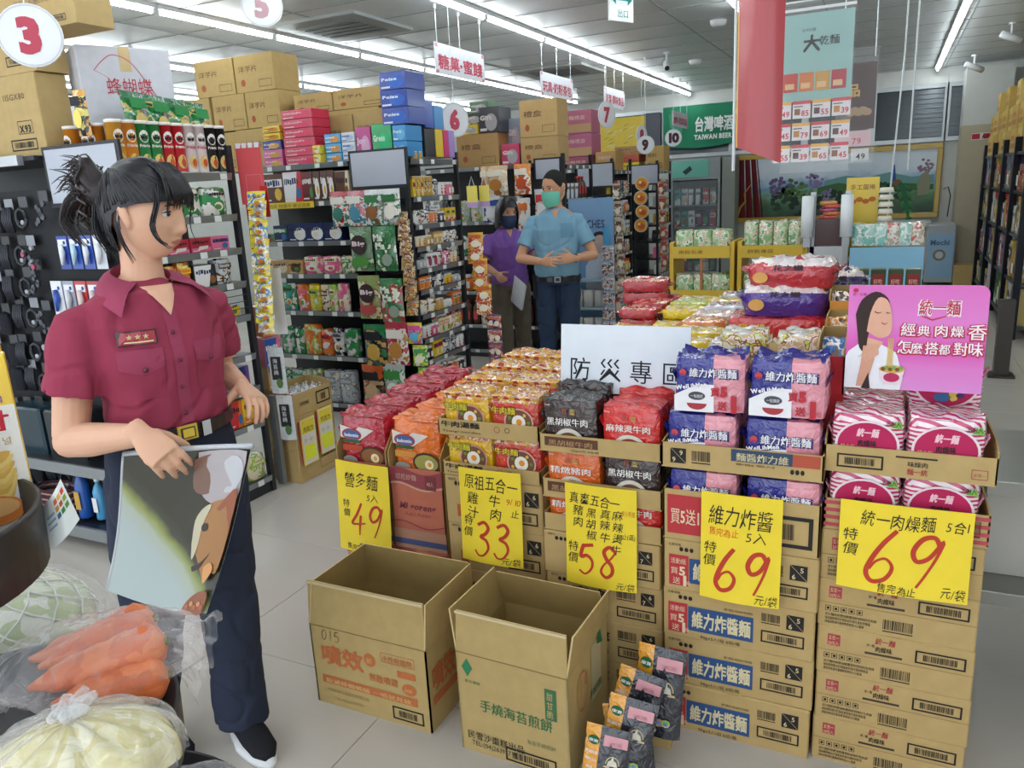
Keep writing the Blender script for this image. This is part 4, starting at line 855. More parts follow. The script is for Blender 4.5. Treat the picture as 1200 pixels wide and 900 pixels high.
def p1s(b, w, h): b.ft('噴效', .06*w, .48*h, .32*h, OI, -.0014, width=.45*w, bold=.05); b.disc(.7*w, .7*h, .1*w, .08*h, OI, -.0014); b.rect(.06*w, .30*h, .9*w, .4*h, mat('b5683c', 'ink'), -.0014)
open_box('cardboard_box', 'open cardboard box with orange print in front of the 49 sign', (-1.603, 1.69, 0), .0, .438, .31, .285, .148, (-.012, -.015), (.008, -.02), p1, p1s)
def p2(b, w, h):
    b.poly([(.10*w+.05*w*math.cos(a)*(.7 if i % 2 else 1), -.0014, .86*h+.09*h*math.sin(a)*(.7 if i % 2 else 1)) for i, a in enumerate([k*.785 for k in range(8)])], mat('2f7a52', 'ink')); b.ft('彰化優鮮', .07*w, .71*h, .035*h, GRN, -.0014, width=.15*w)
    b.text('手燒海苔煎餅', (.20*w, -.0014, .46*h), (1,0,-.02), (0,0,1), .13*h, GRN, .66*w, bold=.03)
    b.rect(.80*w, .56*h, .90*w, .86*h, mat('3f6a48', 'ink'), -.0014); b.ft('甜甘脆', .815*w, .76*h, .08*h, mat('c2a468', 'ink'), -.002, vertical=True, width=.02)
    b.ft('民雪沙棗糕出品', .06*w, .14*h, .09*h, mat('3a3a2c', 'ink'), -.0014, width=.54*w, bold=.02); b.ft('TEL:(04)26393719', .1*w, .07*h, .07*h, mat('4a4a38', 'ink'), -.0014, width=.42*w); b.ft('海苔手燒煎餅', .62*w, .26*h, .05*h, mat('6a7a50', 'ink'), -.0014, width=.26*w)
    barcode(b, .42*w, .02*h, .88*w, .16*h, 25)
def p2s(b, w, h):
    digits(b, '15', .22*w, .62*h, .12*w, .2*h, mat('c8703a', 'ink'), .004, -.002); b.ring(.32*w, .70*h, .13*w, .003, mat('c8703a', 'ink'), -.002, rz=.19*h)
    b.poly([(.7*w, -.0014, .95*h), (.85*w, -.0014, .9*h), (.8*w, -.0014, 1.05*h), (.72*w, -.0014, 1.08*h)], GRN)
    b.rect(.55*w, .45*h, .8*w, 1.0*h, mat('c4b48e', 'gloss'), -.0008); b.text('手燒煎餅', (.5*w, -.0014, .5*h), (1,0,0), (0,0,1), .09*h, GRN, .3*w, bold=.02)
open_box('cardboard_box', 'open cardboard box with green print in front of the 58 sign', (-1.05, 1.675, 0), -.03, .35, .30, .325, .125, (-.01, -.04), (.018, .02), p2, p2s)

# ---------------------------------------------------------------- soup pouches leaning on the box
def pouch():
    t = thing('soup_pouch', None, None); w, h = .125, .20
    DKP, ORP = mat('2b2c34', 'film'), mat('e09a2a', 'film')
    b = MB()
    def S(sgn):
        def fn(u, v):
            x = (u-.5)*w; e = math.sin(u*math.pi)**.6 * math.sin(min(1, (1-v)*1.15+.08)*math.pi/2)
            return (x*(1-.03*math.sin(v*3)), sgn*(.020*e + .003*noise.noise(Vector((u*6, v*7, sgn))))*(1 if v < .95 else .2) + (0 if v > .04 else 0), v*h)
        return fn
    mf = lambda u, v: ORP if u < .36 and v > .28 else DKP
    b.grid(S(-1), 12, 14, mf); b.grid(S(1), 12, 14, DKP); b.obj('pouch_body', t, True)
    b = MB(); WH = mat('ece8e0', 'ink'); G2 = mat('1f5a3a', 'ink')
    x0 = -w/2
    def dy(x, z): u = x/w+.5; v = z/h; return -(.020*math.sin(max(.02, min(.98, u))*math.pi)**.6*math.sin(min(1, (1-v)*1.15+.08)*math.pi/2)) - .0025
    b.disc(x0+.2*w, .80*h, .13*w, .06*h, G2, 0, 14); b.ft('康寶', x0+.09*w, .775*h, .045*h, WH, -.0008, width=.22*w, bold=.03)
    b.ft('煲湯料理', x0+.05*w, .62*h, .05*h, WH, -.0006, width=.27*w, bold=.03); b.ft('湖畔白汁', x0+.05*w, .52*h, .05*h, WH, -.0006, width=.27*w, bold=.03); b.ft('雞湯', x0+.1*w, .42*h, .04*h, WH, -.0006, width=.15*w)
    b.rect(x0+.42*w, .76*h, x0+.93*w, .90*h, mat('d59aa2', 'ink')); b.ft('濃湯', x0+.52*w, .785*h, .05*h, mat('b87a86', 'ink'), -.0006, width=.3*w)
    for k in range(10): a0, a1 = math.pi*k/10, math.pi*(k+1)/10; c = (x0+.66*w, .54*h); b.poly([(c[0]+.15*w*math.cos(a0), 0, c[1]+.11*h*math.sin(a0)), (c[0]+.15*w*math.cos(a1), 0, c[1]+.11*h*math.sin(a1)), (c[0]+.13*w*math.cos(a1), 0, c[1]+.095*h*math.sin(a1)), (c[0]+.13*w*math.cos(a0), 0, c[1]+.095*h*math.sin(a0))], mat('c8b48a', 'ink'))
    b.poly([(x0+.55*w, 0, .52*h), (x0+.77*w, 0, .52*h), (x0+.74*w, 0, .58*h), (x0+.68*w, 0, .60*h), (x0+.66*w, 0, .66*h), (x0+.62*w, 0, .60*h), (x0+.57*w, 0, .58*h)], mat('d8d2c0', 'ink')); b.rect(x0+.48*w, .49*h, x0+.84*w, .515*h, mat('c8b48a', 'ink'))
    cc = ['e6dccb', '9ab85a', 'c8552f', 'e0c88a', 'd98a7a', 'f0ece0']
    for k in range(16): b.disc(x0+(.12+.76*R_.random())*w, (.08+.22*R_.random())*h, .09*w, .04*h, mat(cc[k % 6], 'ink'), -.0004*k, 8)
    b.rect(x0+.45*w, .16*h, x0+.75*w, .20*h, mat('6a8ac0', 'ink'), -.008)
    b.v = [(x, y*.3 + dy(x, z), z) for x, y, z in b.v]; b.obj('printed_label', t)
    return t
pc = pouch(); GPp = 'soup pouches leaning beside the green-printed box'
sp = [((-.605, 1.64, 0), (-.22, .10, .12), 'nearest soup pouch in front, leaning on the green-printed box'), ((-.565, 1.70, .045), (-.26, .14, .10), 'second soup pouch back, orange and black, overlapping the nearest'),
      ((-.585, 1.80, .07), (-.22, .22, .05), 'small half-hidden soup pouch in the middle of the fan'), ((-.515, 1.86, .07), (-.12, .06, .0), 'topmost rear soup pouch standing before the blue banner cartons'),
      ((-.545, 1.73, .0), (-.3, -.1, .2), 'lower soup pouch showing only its bright food picture')]
for i, (l, r, lb) in enumerate(sp):
    if i == 0: pc.location = l; pc.rotation_euler = r; tag(pc, lb, 'soup pouch', GPp)
    else: dup(pc, l, 0, lb, GPp, r, (1.12, 1, 1.32) if i == 3 else (1.08, 1, 1.05))
b = MB(); b.bbox(-.55, 1.89, 0, -.48, 1.97, .068, CD); tag(b.obj('small_carton'), 'small carton propping up the rear soup pouches', 'carton')
# ================================================================ GONDOLAS (run away from the aisle; ends face the aisle)
BLK, SHG, RAIL, TAG = mat('202227', 'paint'), mat('3b3e44', 'metal'), mat('989da0', 'metal'), mat('e3e6e4', 'matte')
def gondola(label, face_y, end_x, face_x0, end_y0, end_y1, zf, ze, depth=.34, header=None, hx=None):
    """shelves facing the shop front from face_x0 to end_x, end shelves facing the aisle"""
    t = thing('shelf_unit', label, 'shelf unit', (0,0,0), group='black shelving units along the aisle')
    for x, y in ((end_x-.03, face_y), (end_x-.03, end_y1-.03), (face_x0, face_y)): b = MB(); b.box(x, y, 0, x+.03, y+.03, 1.90, BLK); b.obj('post', t)
    b = MB(); b.box(face_x0, face_y+depth, .05, end_x-depth, face_y+depth+.02, 1.86, BLK); b.obj('back_panel', t)
    b = MB(); b.box(end_x-depth-.02, face_y+.03, .05, end_x-depth, end_y1, 1.86, BLK); b.obj('back_panel', t)
    b = MB(); b.box(face_x0, face_y+.02, 0, end_x-.01, end_y1-.01, .07, BLK); b.obj('base', t)
    def shelf(x0, y0, x1, y1, z, ax):
        b = MB(); b.box(x0, y0, z-.03, x1, y1, z, SHG); s = b.obj('shelf', t)
        b = MB()
        if ax == 'f': b.poly([(x0, y0-.002, z-.034), (x1, y0-.002, z-.034), (x1, y0-.010, z+.002), (x0, y0-.010, z+.002)], RAIL)
        else: b.poly([(x1+.002, y0, z-.034), (x1+.002, y1, z-.034), (x1+.010, y1, z+.002), (x1+.010, y0, z+.002)], RAIL)
        b.obj('price_rail', s)
        L = (x1-x0) if ax == 'f' else (y1-y0); k = max(2, int(L/.16))
        for i in range(k):
            a = L*(i+.5+R_.uniform(-.25,.25))/k; wd = .022
            b = MB()
            if ax == 'f': b.box(x0+a-wd, y0-.012, z-.032, x0+a+wd, y0-.009, z-.002, TAG)
            else: b.box(x1+.009, y0+a-wd, z-.032, x1+.012, y0+a+wd, z-.002, TAG)
            b.obj('price_tag', s)
    for z in zf: shelf(face_x0+.03, face_y, (hx if hx and z > .2 else end_x-.03), face_y+depth, z, 'f')
    for z in ze: shelf(end_x-depth, end_y0+.03, end_x, end_y1-.03, z, 'e')
    if header:
        x0, x1, z0, z1 = header
        b = MB(); b.box(x0, face_y-.015, z0, x1, face_y, z1, BLK); h = b.obj('header_panel', t); b = MB(); b.box(x0+.02, face_y-.018, z0+.02, x1-.02, face_y-.015, z1-.015, mat('aeb3c0', 'gloss')); b.obj('header_insert', h)
    return t
# product prototypes -------------------------------------------------
PR = {}
def proto(kind, c1, c2, w, h, d=.1):
    k = (kind, c1, c2, round(w,3), round(h,3), round(d,3))
    if k in PR: return PR[k]
    b = MB(); m1, m2 = K(c1), K(c2); mi = mat('e6e2da', 'ink')
    if kind in ('box', 'flat'):
        b.bbox(-w/2, 0, 0, w/2, d, h, m1, .002); y = -.001
        q = random.Random(len(PR)*7+3); v = q.randrange(4); ac = mat(q.choice(['8a5a34','d8b04a','b83a3a','3a6a9a','e0d8c8','4a8a4a']), 'ink'); dk = mat(q.choice(['3a2a2a','e8e2da','2a3a5a']), 'ink')
        if v == 0: b.rect(-w*.46, h*.55, w*.46, h*.82, m2, y); b.disc(w*.22, h*.30, w*.18, h*.22, ac, y-.0003, 9)
        elif v == 1: b.disc(q.uniform(-.1,.2)*w, h*.42, w*.34, h*.36, m2, y, 12); b.disc(.1*w, h*.36, w*.18, h*.16, ac, y-.0004, 7)
        elif v == 2: b.poly([(-w*.48,y,0),(w*.1,y,0),(w*.3,y,h*.98),(-w*.48,y,h*.98)], m2); b.disc(w*.3, h*.3, w*.14, h*.2, ac, y-.0004, 8)
        else: b.rect(-w*.48, h*.02, w*.48, h*.3, m2, y); b.poly([(-w*.2,y-.0004,h*.12),(w*.3,y-.0004,h*.2),(w*.36,y-.0004,h*.42),(-w*.1,y-.0004,h*.4)], ac)
        x_ = -w*.42
        while x_ < w*.3: e_ = w*q.uniform(.05,.13); b.rect(x_, h*(.60+q.uniform(-.03,.03)), x_+e_, h*(.76+q.uniform(-.04,.04)), dk, y-.0008); x_ += e_+w*.03
        b.rect(-w*.42, h*.08, w*q.uniform(-.2,.1), h*.13, mi, y-.0008)
        me = b.mesh('product_box')
    elif kind == 'bag':
        mb = busy([COL.get(c1, c1), COL.get(c1, c1), COL.get(c2, c2), 'e8e0d4'], 20)
        b.soft(w, d, h, mb, min(.02, w*.2, d*.4), (5,3,5), .003, .005, w*99+h*33, .6); y = -.003
        q = random.Random(len(PR)*5+1); z1 = q.uniform(.56,.68)
        if q.random() < .6: b.rect(-w*.36, h*z1, w*.36, h*(z1+.2), m2, y)
        x_ = -w*.30
        while x_ < w*.22: e_ = w*q.uniform(.06,.12); b.rect(x_, h*(z1+.05), x_+e_, h*(z1+.15+q.uniform(-.03,.02)), mat('3a2a2a','ink') if len(PR) % 2 else m1, y-.0008); x_ += e_+w*.02
        if q.random() < .6: b.disc(q.uniform(-.1,.1)*w, h*.32, w*q.uniform(.16,.28), h*q.uniform(.1,.2), mi, y, 10); b.disc(0, h*.30, w*.15, h*.10, mat(q.choice(['b8803a','8a4a2a','5a8a3a','c8503a']), 'ink'), y-.0008, 7)
        me = b.mesh('product_bag', True)
    elif kind == 'can':
        b.lathe([(0,0),(w/2,0),(w/2,h*.06),(w/2,h*.94),(w/2,h),(0,h)], 12, m1, (0,w/2,0), [m2, m2, m1, mi, mi])
        b.disc(0, h*.72, w*.2, h*.10, mi, -.002, 8); b.disc(0, h*.72, w*.10, h*.05, INK, -.003, 6); b.rect(-w*.2, h*.46, w*.2, h*.56, m2, -.002); b.disc(0, h*.25, w*.2, h*.13, m2, -.002, 8)
        me = b.mesh('product_can', True)
    elif kind == 'bottle':
        b.lathe([(0,0),(w*.45,0),(w*.5,h*.04),(w*.5,h*.66),(w*.3,h*.8),(w*.18,h*.84),(w*.18,h*.9),(w*.22,h*.9),(w*.22,h),(0,h)], 10, m1, (0,w/2,0), [m1,m1,m1,m1,m1,m1,m2,m2,m2])
        b.rect(-w*.28, h*.2, w*.28, h*.55, m2, -.003); me = b.mesh('product_bottle', True)
    elif kind == 'jar':
        b.lathe([(0,0),(w*.48,0),(w*.5,h*.05),(w*.5,h*.72),(w*.42,h*.8),(w*.45,h*.8),(w*.45,h),(0,h)], 10, m1, (0,w/2,0), [m1,m1,m1,m1,m2,m2,m2])
        b.rect(-w*.28, h*.18, w*.28, h*.58, mi, -.003); me = b.mesh('product_jar', True)
    PR[k] = me; return me
NOUN = {'box': 'snack box', 'flat': 'flat snack box', 'bag': 'snack bag', 'can': 'round tin', 'bottle': 'bottle', 'jar': 'jar'}
def fill(face, a0, a1, pos, z, where, group, specs, gap=.004, zmax=None):
    """stand products along a shelf. face 'f': along x facing -y at y=pos ; 'e': along y facing +x at x=pos
    spec: kind c1 c2 w h d n (n repeats) """
    a = a0; i = 0; seq = []
    for (kind, c1, c2, w, h, d, n) in specs: seq += [(kind, c1, c2, w, h, d)]*n
    k = 0
    while seq and a + seq[k % len(seq)][3] <= a1 + .002:
        kind, c1, c2, w, h, d = seq[k % len(seq)]; k += 1
        me = proto(kind, c1, c2, w, h, d); c = a + w/2
        cn = lambda c: c if c in COL else 'pale'
        nm = '%s%s %s' % (cn(c1), '' if cn(c2) == cn(c1) else ' and ' + cn(c2), NOUN[kind] if ' ' not in group else NOUN[kind])
        lb = '%s, %s, %s %s' % (nm, where, ORD[i % 16] if i < 16 else str(i+1), 'along')
        nmo = {'box': 'snack_box', 'flat': 'snack_box', 'bag': 'snack_bag', 'can': 'tin', 'bottle': 'bottle', 'jar': 'jar'}[kind]
        off = R_.uniform(.004, .014)
        loc = (c, pos+off, z) if face == 'f' else (pos-off, c, z)
        put(nmo, me, loc, (0 if face == 'f' else math.pi/2) + R_.uniform(-.03, .03), lb, NOUN[kind].split()[-1] if kind != 'can' else 'tin', group)
        a += w + gap; i += 1
def hang(name, label, cat, group, loc, w, h, cols, rz=0, d=.02, seed=0, tilt=0, prn=None, sc=22):
    t = thing(name, label, cat, loc, group=group, rot=(tilt, 0, rz))
    b = MB(); mm = busy(cols, sc)
    b.grid(lambda u, v: ((u-.5)*w*(1-.05*math.sin(v*math.pi)), -d*math.sin(u*math.pi)*math.sin(min(1,v*1.1)*math.pi)**.7 - .003*noise.noise(Vector((u*5, v*6, seed))), -h+v*h), 6, 7, lambda u, v: mat(cols[0], 'film') if v > .9 or v < .06 else mm)
    b.grid(lambda u, v: ((.5-u)*w*(1-.05*math.sin(v*math.pi)), d*.5*math.sin(u*math.pi)*math.sin(min(1,v*1.1)*math.pi)**.7, -h+v*h), 4, 4, mat(cols[0], 'film')); b.obj('pouch_body', t, True)
    b = MB(); pr_ = prn or (lambda b, w, h: (b.rect(-w*.36, -h*.36, w*.36, -h*.16, mat(cols[1], 'ink'), -d-.004), b.disc(0, -h*.64, w*.3, h*.2, mat(cols[2 % len(cols)], 'ink'), -d-.004, 12)))
    pr_(b, w, h); b.obj('printed_label', t); return t

def PK_(b, w, h): b.ft('好滋味', -w*.3, -h*.42, h*.2, mat('4a3a34','ink'), -.019, width=w*.6, bold=.03); b.disc(w*.1, -h*.72, w*.16, h*.12, mat('b8692a','ink'), -.019, 7)
# ---- unit nearest the shop front (number 3)
gondola('black shelf unit behind the woman with black headers and sweets', 2.45, -3.09, -5.6, 2.47, 3.14, [.10], [1.761, 1.554, 1.38, 1.205, 1.024, .811, .63, .428, .10], .40, (-3.57, -3.05, 1.63, 1.905))
U = 'sweets shelves behind the woman'
W_ = lambda n: '%s tier down of sweets shelf end' % n
fill('e', 2.50, 3.12, -3.10, 1.554, W_('second'), U, [('bag','crimson','white',.12,.13,.08,2),('bag','green','white',.17,.14,.08,2),('bag','red','cream',.11,.12,.08,2)])
fill('e', 2.50, 3.12, -3.10, 1.38, W_('third'), U, [('flat','purple','pink',.16,.075,.1,1),('flat','crimson','pink',.13,.07,.1,2),('flat','pink','purple',.12,.07,.1,1)])
fill('e', 2.50, 3.12, -3.10, 1.205, W_('fourth'), U, [('bag','yellow','orange',.10,.13,.08,2),('bag','orange','yellow',.08,.14,.08,1),('box','black','white',.14,.11,.12,1),('bag','silver','brown',.12,.13,.08,1)])
fill('e', 2.50, 3.12, -3.10, 1.024, W_('fifth'), U, [('flat','yellow','white',.15,.10,.1,1),('flat','yellow','cream',.15,.10,.1,1),('flat','purple','white',.14,.08,.1,1),('flat','silver','yellow',.11,.08,.1,1)])
fill('e', 2.50, 3.12, -3.10, .811, W_('sixth'), U, [('bag','sky','white',.13,.12,.1,2),('bag','purple','orange',.14,.13,.1,1),('bag','gold','cream',.11,.10,.1,1)])
fill('e', 2.50, 3.12, -3.10, .63, W_('seventh'), U, [('flat','teal','white',.12,.08,.1,1),('flat','crimson','sky',.15,.09,.1,2),('flat','purple','navy',.14,.12,.1,1)])
fill('e', 2.50, 3.12, -3.10, .428, W_('eighth'), U, [('box','purple','white',.13,.15,.09,1),('box','black','purple',.12,.14,.09,1),('box','orange','red',.11,.15,.09,2),('box','yellow','orange',.11,.15,.09,1)])
fill('e', 2.50, 3.12, -3.10, .10, 'bottom tier of sweets shelf end', U, [('bag','silver','red',.16,.15,.12,2),('bag','cream','lime',.14,.14,.12,2)])
for i in range(5): b = MB(); b.tube([(-3.10, 2.5, 1.03+.035*i), (-3.08, 2.5, 1.03+.035*i), (-3.08, 3.1, 1.03+.035*i), (-3.10, 3.1, 1.03+.035*i)], .0022, 4, BLK); b.obj('basket_wire', None, False, 'black wire rail before the fifth sweets tier, %s from below' % ORD[i], 'wire rail', 'wire rails of the sweets basket')
# potato-chip tubes along the top
TB = [('gold', 5), ('orange', 3), ('green', 2), ('red', 2), ('white', 2), ('black', 2)]
def chips(c):
    k = ('chips', c)
    if k in PR: return PR[k]
    b = MB(); m1 = K({'gold': 'd99a3a', 'orange': 'e08c2a', 'white': 'e9dcdc'}.get(c, c)); mi = mat('efe9e2', 'ink'); r, h = .036, .235
    b.lathe([(0,0),(r,0),(r,.008),(r,h-.014),(r+.001,h-.014),(r+.001,h),(0,h)], 14, m1, (0,r,0), [mi, mi, m1, mi, mi, mi])
    def wrap(x, z): return (x, r - math.sqrt(max(0, (r+.0012)**2-x*x)), z)
    old = len(b.v); b.disc(0, .165, .022, .028, mi, 0, 12); b.rect(-.017, .158, .017, .172, INK, -.0008); b.disc(-.009, .160, .009, .008, INK, -.0012, 8); b.disc(.009, .160, .009, .008, INK, -.0012, 8)
    b.ft('Pringles', -.024, .118, .018, mi if c != 'white' else mat('b83a4a', 'ink'), -.0008, width=.048, bold=.03); b.disc(0, .055, .022, .034, mat('e0c070', 'ink'), 0, 10); b.disc(.004, .05, .013, .02, mat('c8552f', 'ink'), -.0008, 8)
    b.v[old:] = [(x, wrap(x, z)[1] + y, z) for x, y, z in b.v[old:]]
    PR[k] = b.mesh('chip_tube', True); return PR[k]
i = 0
for q in range(5):
    put('chip_tube', chips('orange'), (-3.50+.085*q, 2.52+.03*(q % 2), 1.763), .1, 'orange potato chip tube half hidden behind the white header, %s' % ORD[q], 'chip tube', 'potato chip tubes on the top shelf')
for c in ('gold', 'orange', 'green', 'green', 'red', 'red', 'white', 'white', 'black', 'black'):
    put('chip_tube', chips(c), (-3.115, 2.50+.0675*i, 1.763), math.pi/2-.2, '%s potato chip tube with moustache face, %s along the top shelf' % ({'gold': 'golden'}.get(c, c), ORD[i]), 'chip tube', 'potato chip tubes on the top shelf'); i += 1
b = MB(); b.box(-3.30, 2.60, 1.763, -3.19, 3.12, 1.90, mat('8a7a55','card')); tag(b.obj('long_carton'), 'low carton behind the chip tubes holding up the green foil bags', 'carton')
for i in range(4): hang('tea_bag', 'dark green foil bag on the top shelf, %s from the white carton' % ORD[i], 'snack bag', 'dark green foil bags', (-3.20, 2.66+.125*i, 2.135-.008*i), .145, .23, ['1f6a3a', '2f8a4a', 'c9b06a', '175a30'], math.pi/2+.2, .03, i, -.12, sc=16)
hang('snack_cone', 'black and yellow snack bag beside the white carton', 'snack bag', None, (-3.33, 2.50, 2.14), .07, .2, ['d8a04a', '2a2a2e', 'e9d870'], .2, .03, 5)
def carton_s(name, x0, y0, z0, x1, y1, z1, label, group='stock cartons on top of the shelves', col='b89e6c', prn=None, side=None, rz=0):
    t = thing(name, label, 'carton', ((x0+x1)/2, y0, z0), rz, group); w, h = x1-x0, z1-z0
    b = MB(); b.bbox(-w/2, 0, 0, w/2, y1-y0, h-.001, mat(col, 'card'), .004); b.obj('body', t)
    b = MB(); b.box(-.025, -.0006, h-.001, .025, (y1-y0), h, TAPE); b.box(-.025, -.0008, h*.8, .025, 0, h, TAPE); b.obj('tape', t)
    b = MB(); (prn or (lambda b, w, h: (b.ft('食品股份有限公司', -.4*w, .62*h, .12*h, mat('6a5234','ink'), -.0012, width=.5*w), barcode(b, .1*w, .12*h, .44*w, .34*h, 3))))(b, w, h); b.obj('printed_label', t)
    if side: b = MB(); b.T = Matrix.Translation((w/2+.0012, 0, 0)) @ Matrix.Rotation(math.pi/2, 4, 'Z') @ Matrix.Translation(((y1-y0)/2, 0, 0)); side(b, y1-y0, h); b.obj('printed_label', t)
    return t
# big cartons: the side faces look onto the aisle
def sd93(b, w, h): b.ft('X93', .22*w, .30*h, .12*h, INK, -.0012, width=.14*w, bold=.03); b.frame(.20*w, .28*h, .38*w, .44*h, .003, INK, -.0012); barcode(b, .08*w, .08*h, .40*w, .22*h, 4); b.ft('洋芋片乳酪口味 115GX80', -.45*w, .7*h, .1*h, mat('6a5234','ink'), -.0012, width=.8*w)
carton_s('stock_carton', -4.16, 2.46, 1.872, -3.56, 2.62, 2.24, 'large brown carton with X93 mark above the black accessories', prn=sd93)
carton_s('stock_carton', -4.12, 2.47, 2.242, -3.54, 2.63, 2.40, 'flat brown carton with barcode in the middle of the large pile', prn=lambda b, w, h: (barcode(b, .14*w, .2*h, .42*w, .48*h, 4), b.ft('X93', .3*w, .6*h, .22*h, INK, -.0012, width=.1*w), b.rect(-.1*w, .1*h, .0, h, mat('c8c6c4','gloss'), -.001)))
carton_s('stock_carton', -4.02, 2.47, 2.402, -3.22, 2.66, 2.66, 'wide brown carton on top of the large pile', prn=lambda b, w, h: (b.ft('洋芋片乳酪口味', .0, .42*h, .12*h, mat('7a5a5a','ink'), -.0012, width=.3*w), b.ft('115GX80', .06*w, .24*h, .12*h, mat('7a5a5a','ink'), -.0012, width=.16*w), barcode(b, .26*w, .0*h+.02, .42*w, .18*h, 5)))
b = MB(); b.box(-3.44, 2.50, 1.763, -3.14, 2.6, 1.80, SHG); tag(b.obj('shelf_riser'), 'dark riser behind the white header', 'riser')
def tw(b, w, h):
    P = [(-.34,.80),(-.24,.88),(-.12,.93),(.05,.88),(.2,.72),(.33,.55),(.38,.44),(.3,.42),(.1,.5),(-.1,.62),(-.2,.74),(-.34,.80)]
    b.stroke([(x*w, z*h) for x, z in smooth(P, 4)], .004, mat('c0505a','ink'), -.0014); b.ft('蜂蝴蝶', -.24*w, .62*h, .15*h, mat('b83a48','ink'), -.0018, width=.5*w); b.ft('水果酥', -.1*w, .36*h, .07*h, mat('8a8a90','ink'), -.0014, width=.2*w)
t = carton_s('white_carton', -3.56, 2.79, 1.80, -3.14, 3.02, 2.36, 'white carton with red outlined leaf shape and red characters', col='cfd0d8', rz=1.12, prn=tw)
b = MB(); b.box(-3.6, 2.64, 1.762, -3.32, 3.0, 1.799, SHG); tag(b.obj('shelf_riser'), 'dark riser under the white carton', 'riser')
# hanging goods on the front-facing side of unit 3
def blister(label, loc, w, h, back, obj_c, seed=0):
    t = thing('blister_pack', label, 'hanging pack', loc, group='accessories hanging on hooks behind the woman')
    b = MB(); b.box(-w/2, 0, -h, w/2, .002, 0, mat(back, 'gloss')); b.obj('backing_card', t)
    b = MB(); b.tube([(0,-.012,-h*.25),(w*.1,-.014,-h*.5),(-w*.05,-.014,-h*.85)], [w*.14, w*.2, w*.1], 6, mat(obj_c, 'gloss')); b.rect(-w*.4, -h*.3, w*.4, -h*.1, mat('e8e8ea','ink'), -.001); b.disc(w*.2, -h*.2, w*.12, w*.12, mat('2a4a9a','ink'), -.0016, 8); b.obj('blister', t, True)
cols3 = [('1f3f98','e8eef4','dark blue'),('2a4fa8','b8d8e8','blue'),('2243a0','dfe6ee','blue patterned'),('c8ccd6','e9e9ee','white')]
for i, (a, c, n) in enumerate(cols3): blister('%s oral care pack on hooks behind the ponytail, %s along' % (n, ORD[i]), (-3.51+.085*i, 2.41, 1.50), .075, .155, a, c)
for i, (a, c, n) in enumerate((('dfe3ea','2f55b0','white and blue'),('9aa0b0','d0d4da','grey'),('b83038','d8c8c8','red'),('a02830','c8c8cc','dark red'),('8a2a30','e0d8c8','maroon'),('c8b83a','e8e8e8','yellow'))): blister('%s hanging card on the hooks below, %s along' % (n, ORD[i]), (-3.60+.088*i, 2.40, 1.29), .08, .17, a, c)
for i, (a, c, n) in enumerate((('9ac8cc','e8e8ee','pale teal'),('3a3c42','c8c8c8','charcoal'),('c05a5a','e8e0d8','rose'))): blister('%s hanging card on the lowest hooks, %s along' % (n, ORD[i]), (-3.44+.11*i, 2.40, 1.08), .09, .16, a, c)
def dark_item(i, x, y, z):
    kind = i % 4; c = ['1f2027','2a2c36','23252c','34363f'][i % 4]
    t = thing('hair_accessory', 'dark hanging accessory on the hook wall, %s row, %s along' % (ORD[max(0, min(9,round((1.70-z)/.168)))], ORD[max(0, round((x+4.42)/.115))]), 'hanging accessory', (x, y, z), group='black accessories hanging on the hook wall')
    b = MB(); b.box(-.032, 0, -.05, .032, .002, 0, mat(['8a8d95','26282f','3a3c44','1e2026','2c2e36'][(i*7) % 5], 'gloss')); b.obj('header_card', t)
    b = MB(); m_ = mat(c, 'hair')
    if kind == 0: b.soft(.08, .04, .11, mat(c, 'cloth'), .018, (4,3,4), .006, .006, i); b.v = [(x_, y_-.03, z_-.16) for x_, y_, z_ in b.v]
    elif kind == 1:
        for k in range(5): b.tube([(-.03+.014*k, -.012, -.04), (-.034+.016*k, -.024, -.1), (-.028+.013*k, -.012, -.16)], .007, 5, m_)
    elif kind == 2: pts = [(.04*math.cos(a*.785), -.02, -.10+.045*math.sin(a*.785)) for a in range(9)]; b.tube(pts, .009, 5, m_); b.cyl((.01,-.03,-.12), .012, .01, 8, mat('a8aab4','gloss'), axis='y')
    else: 
        for k in range(7): b.cyl((R_.uniform(-.04,.04), -.03, -.06-.015*k), R_.uniform(.009,.016), .012, 7, mat(['6a6c78','a03a5a','3a3c46','9a9ca8'][(i+k) % 4] if i % 3 == 0 else '3a3c46','gloss'), axis='y')
    b.obj('accessory_body', t, kind < 3)
n = 0
for r in range(10):
    for c in range(8 if r < 2 else 7):
        x = -4.42 + c*.115
        if r >= 1 and x > -3.66: continue
        if x > -3.6: continue
        dark_item(n + r, x + R_.uniform(-.03, .03), 2.42, 1.70 - r*.168 + R_.uniform(-.03, .03)); n += 1
b = MB(); b.box(-4.6, 2.448, .1, -3.09, 2.46, 1.72, mat('17181d', 'matte')); tag(b.obj('hook_panel'), 'black hook panel facing the shop front behind the woman', 'panel')
b = MB(); b.box(-4.6, 2.40, 1.85, -3.58, 2.9, 1.87, SHG); b.box(-4.6, 2.37, 1.83, -3.66, 2.40, 1.875, mat('c2c6ca','metal')); tag(b.obj('ledge'), 'light metal ledge above the black accessories', 'shelf')
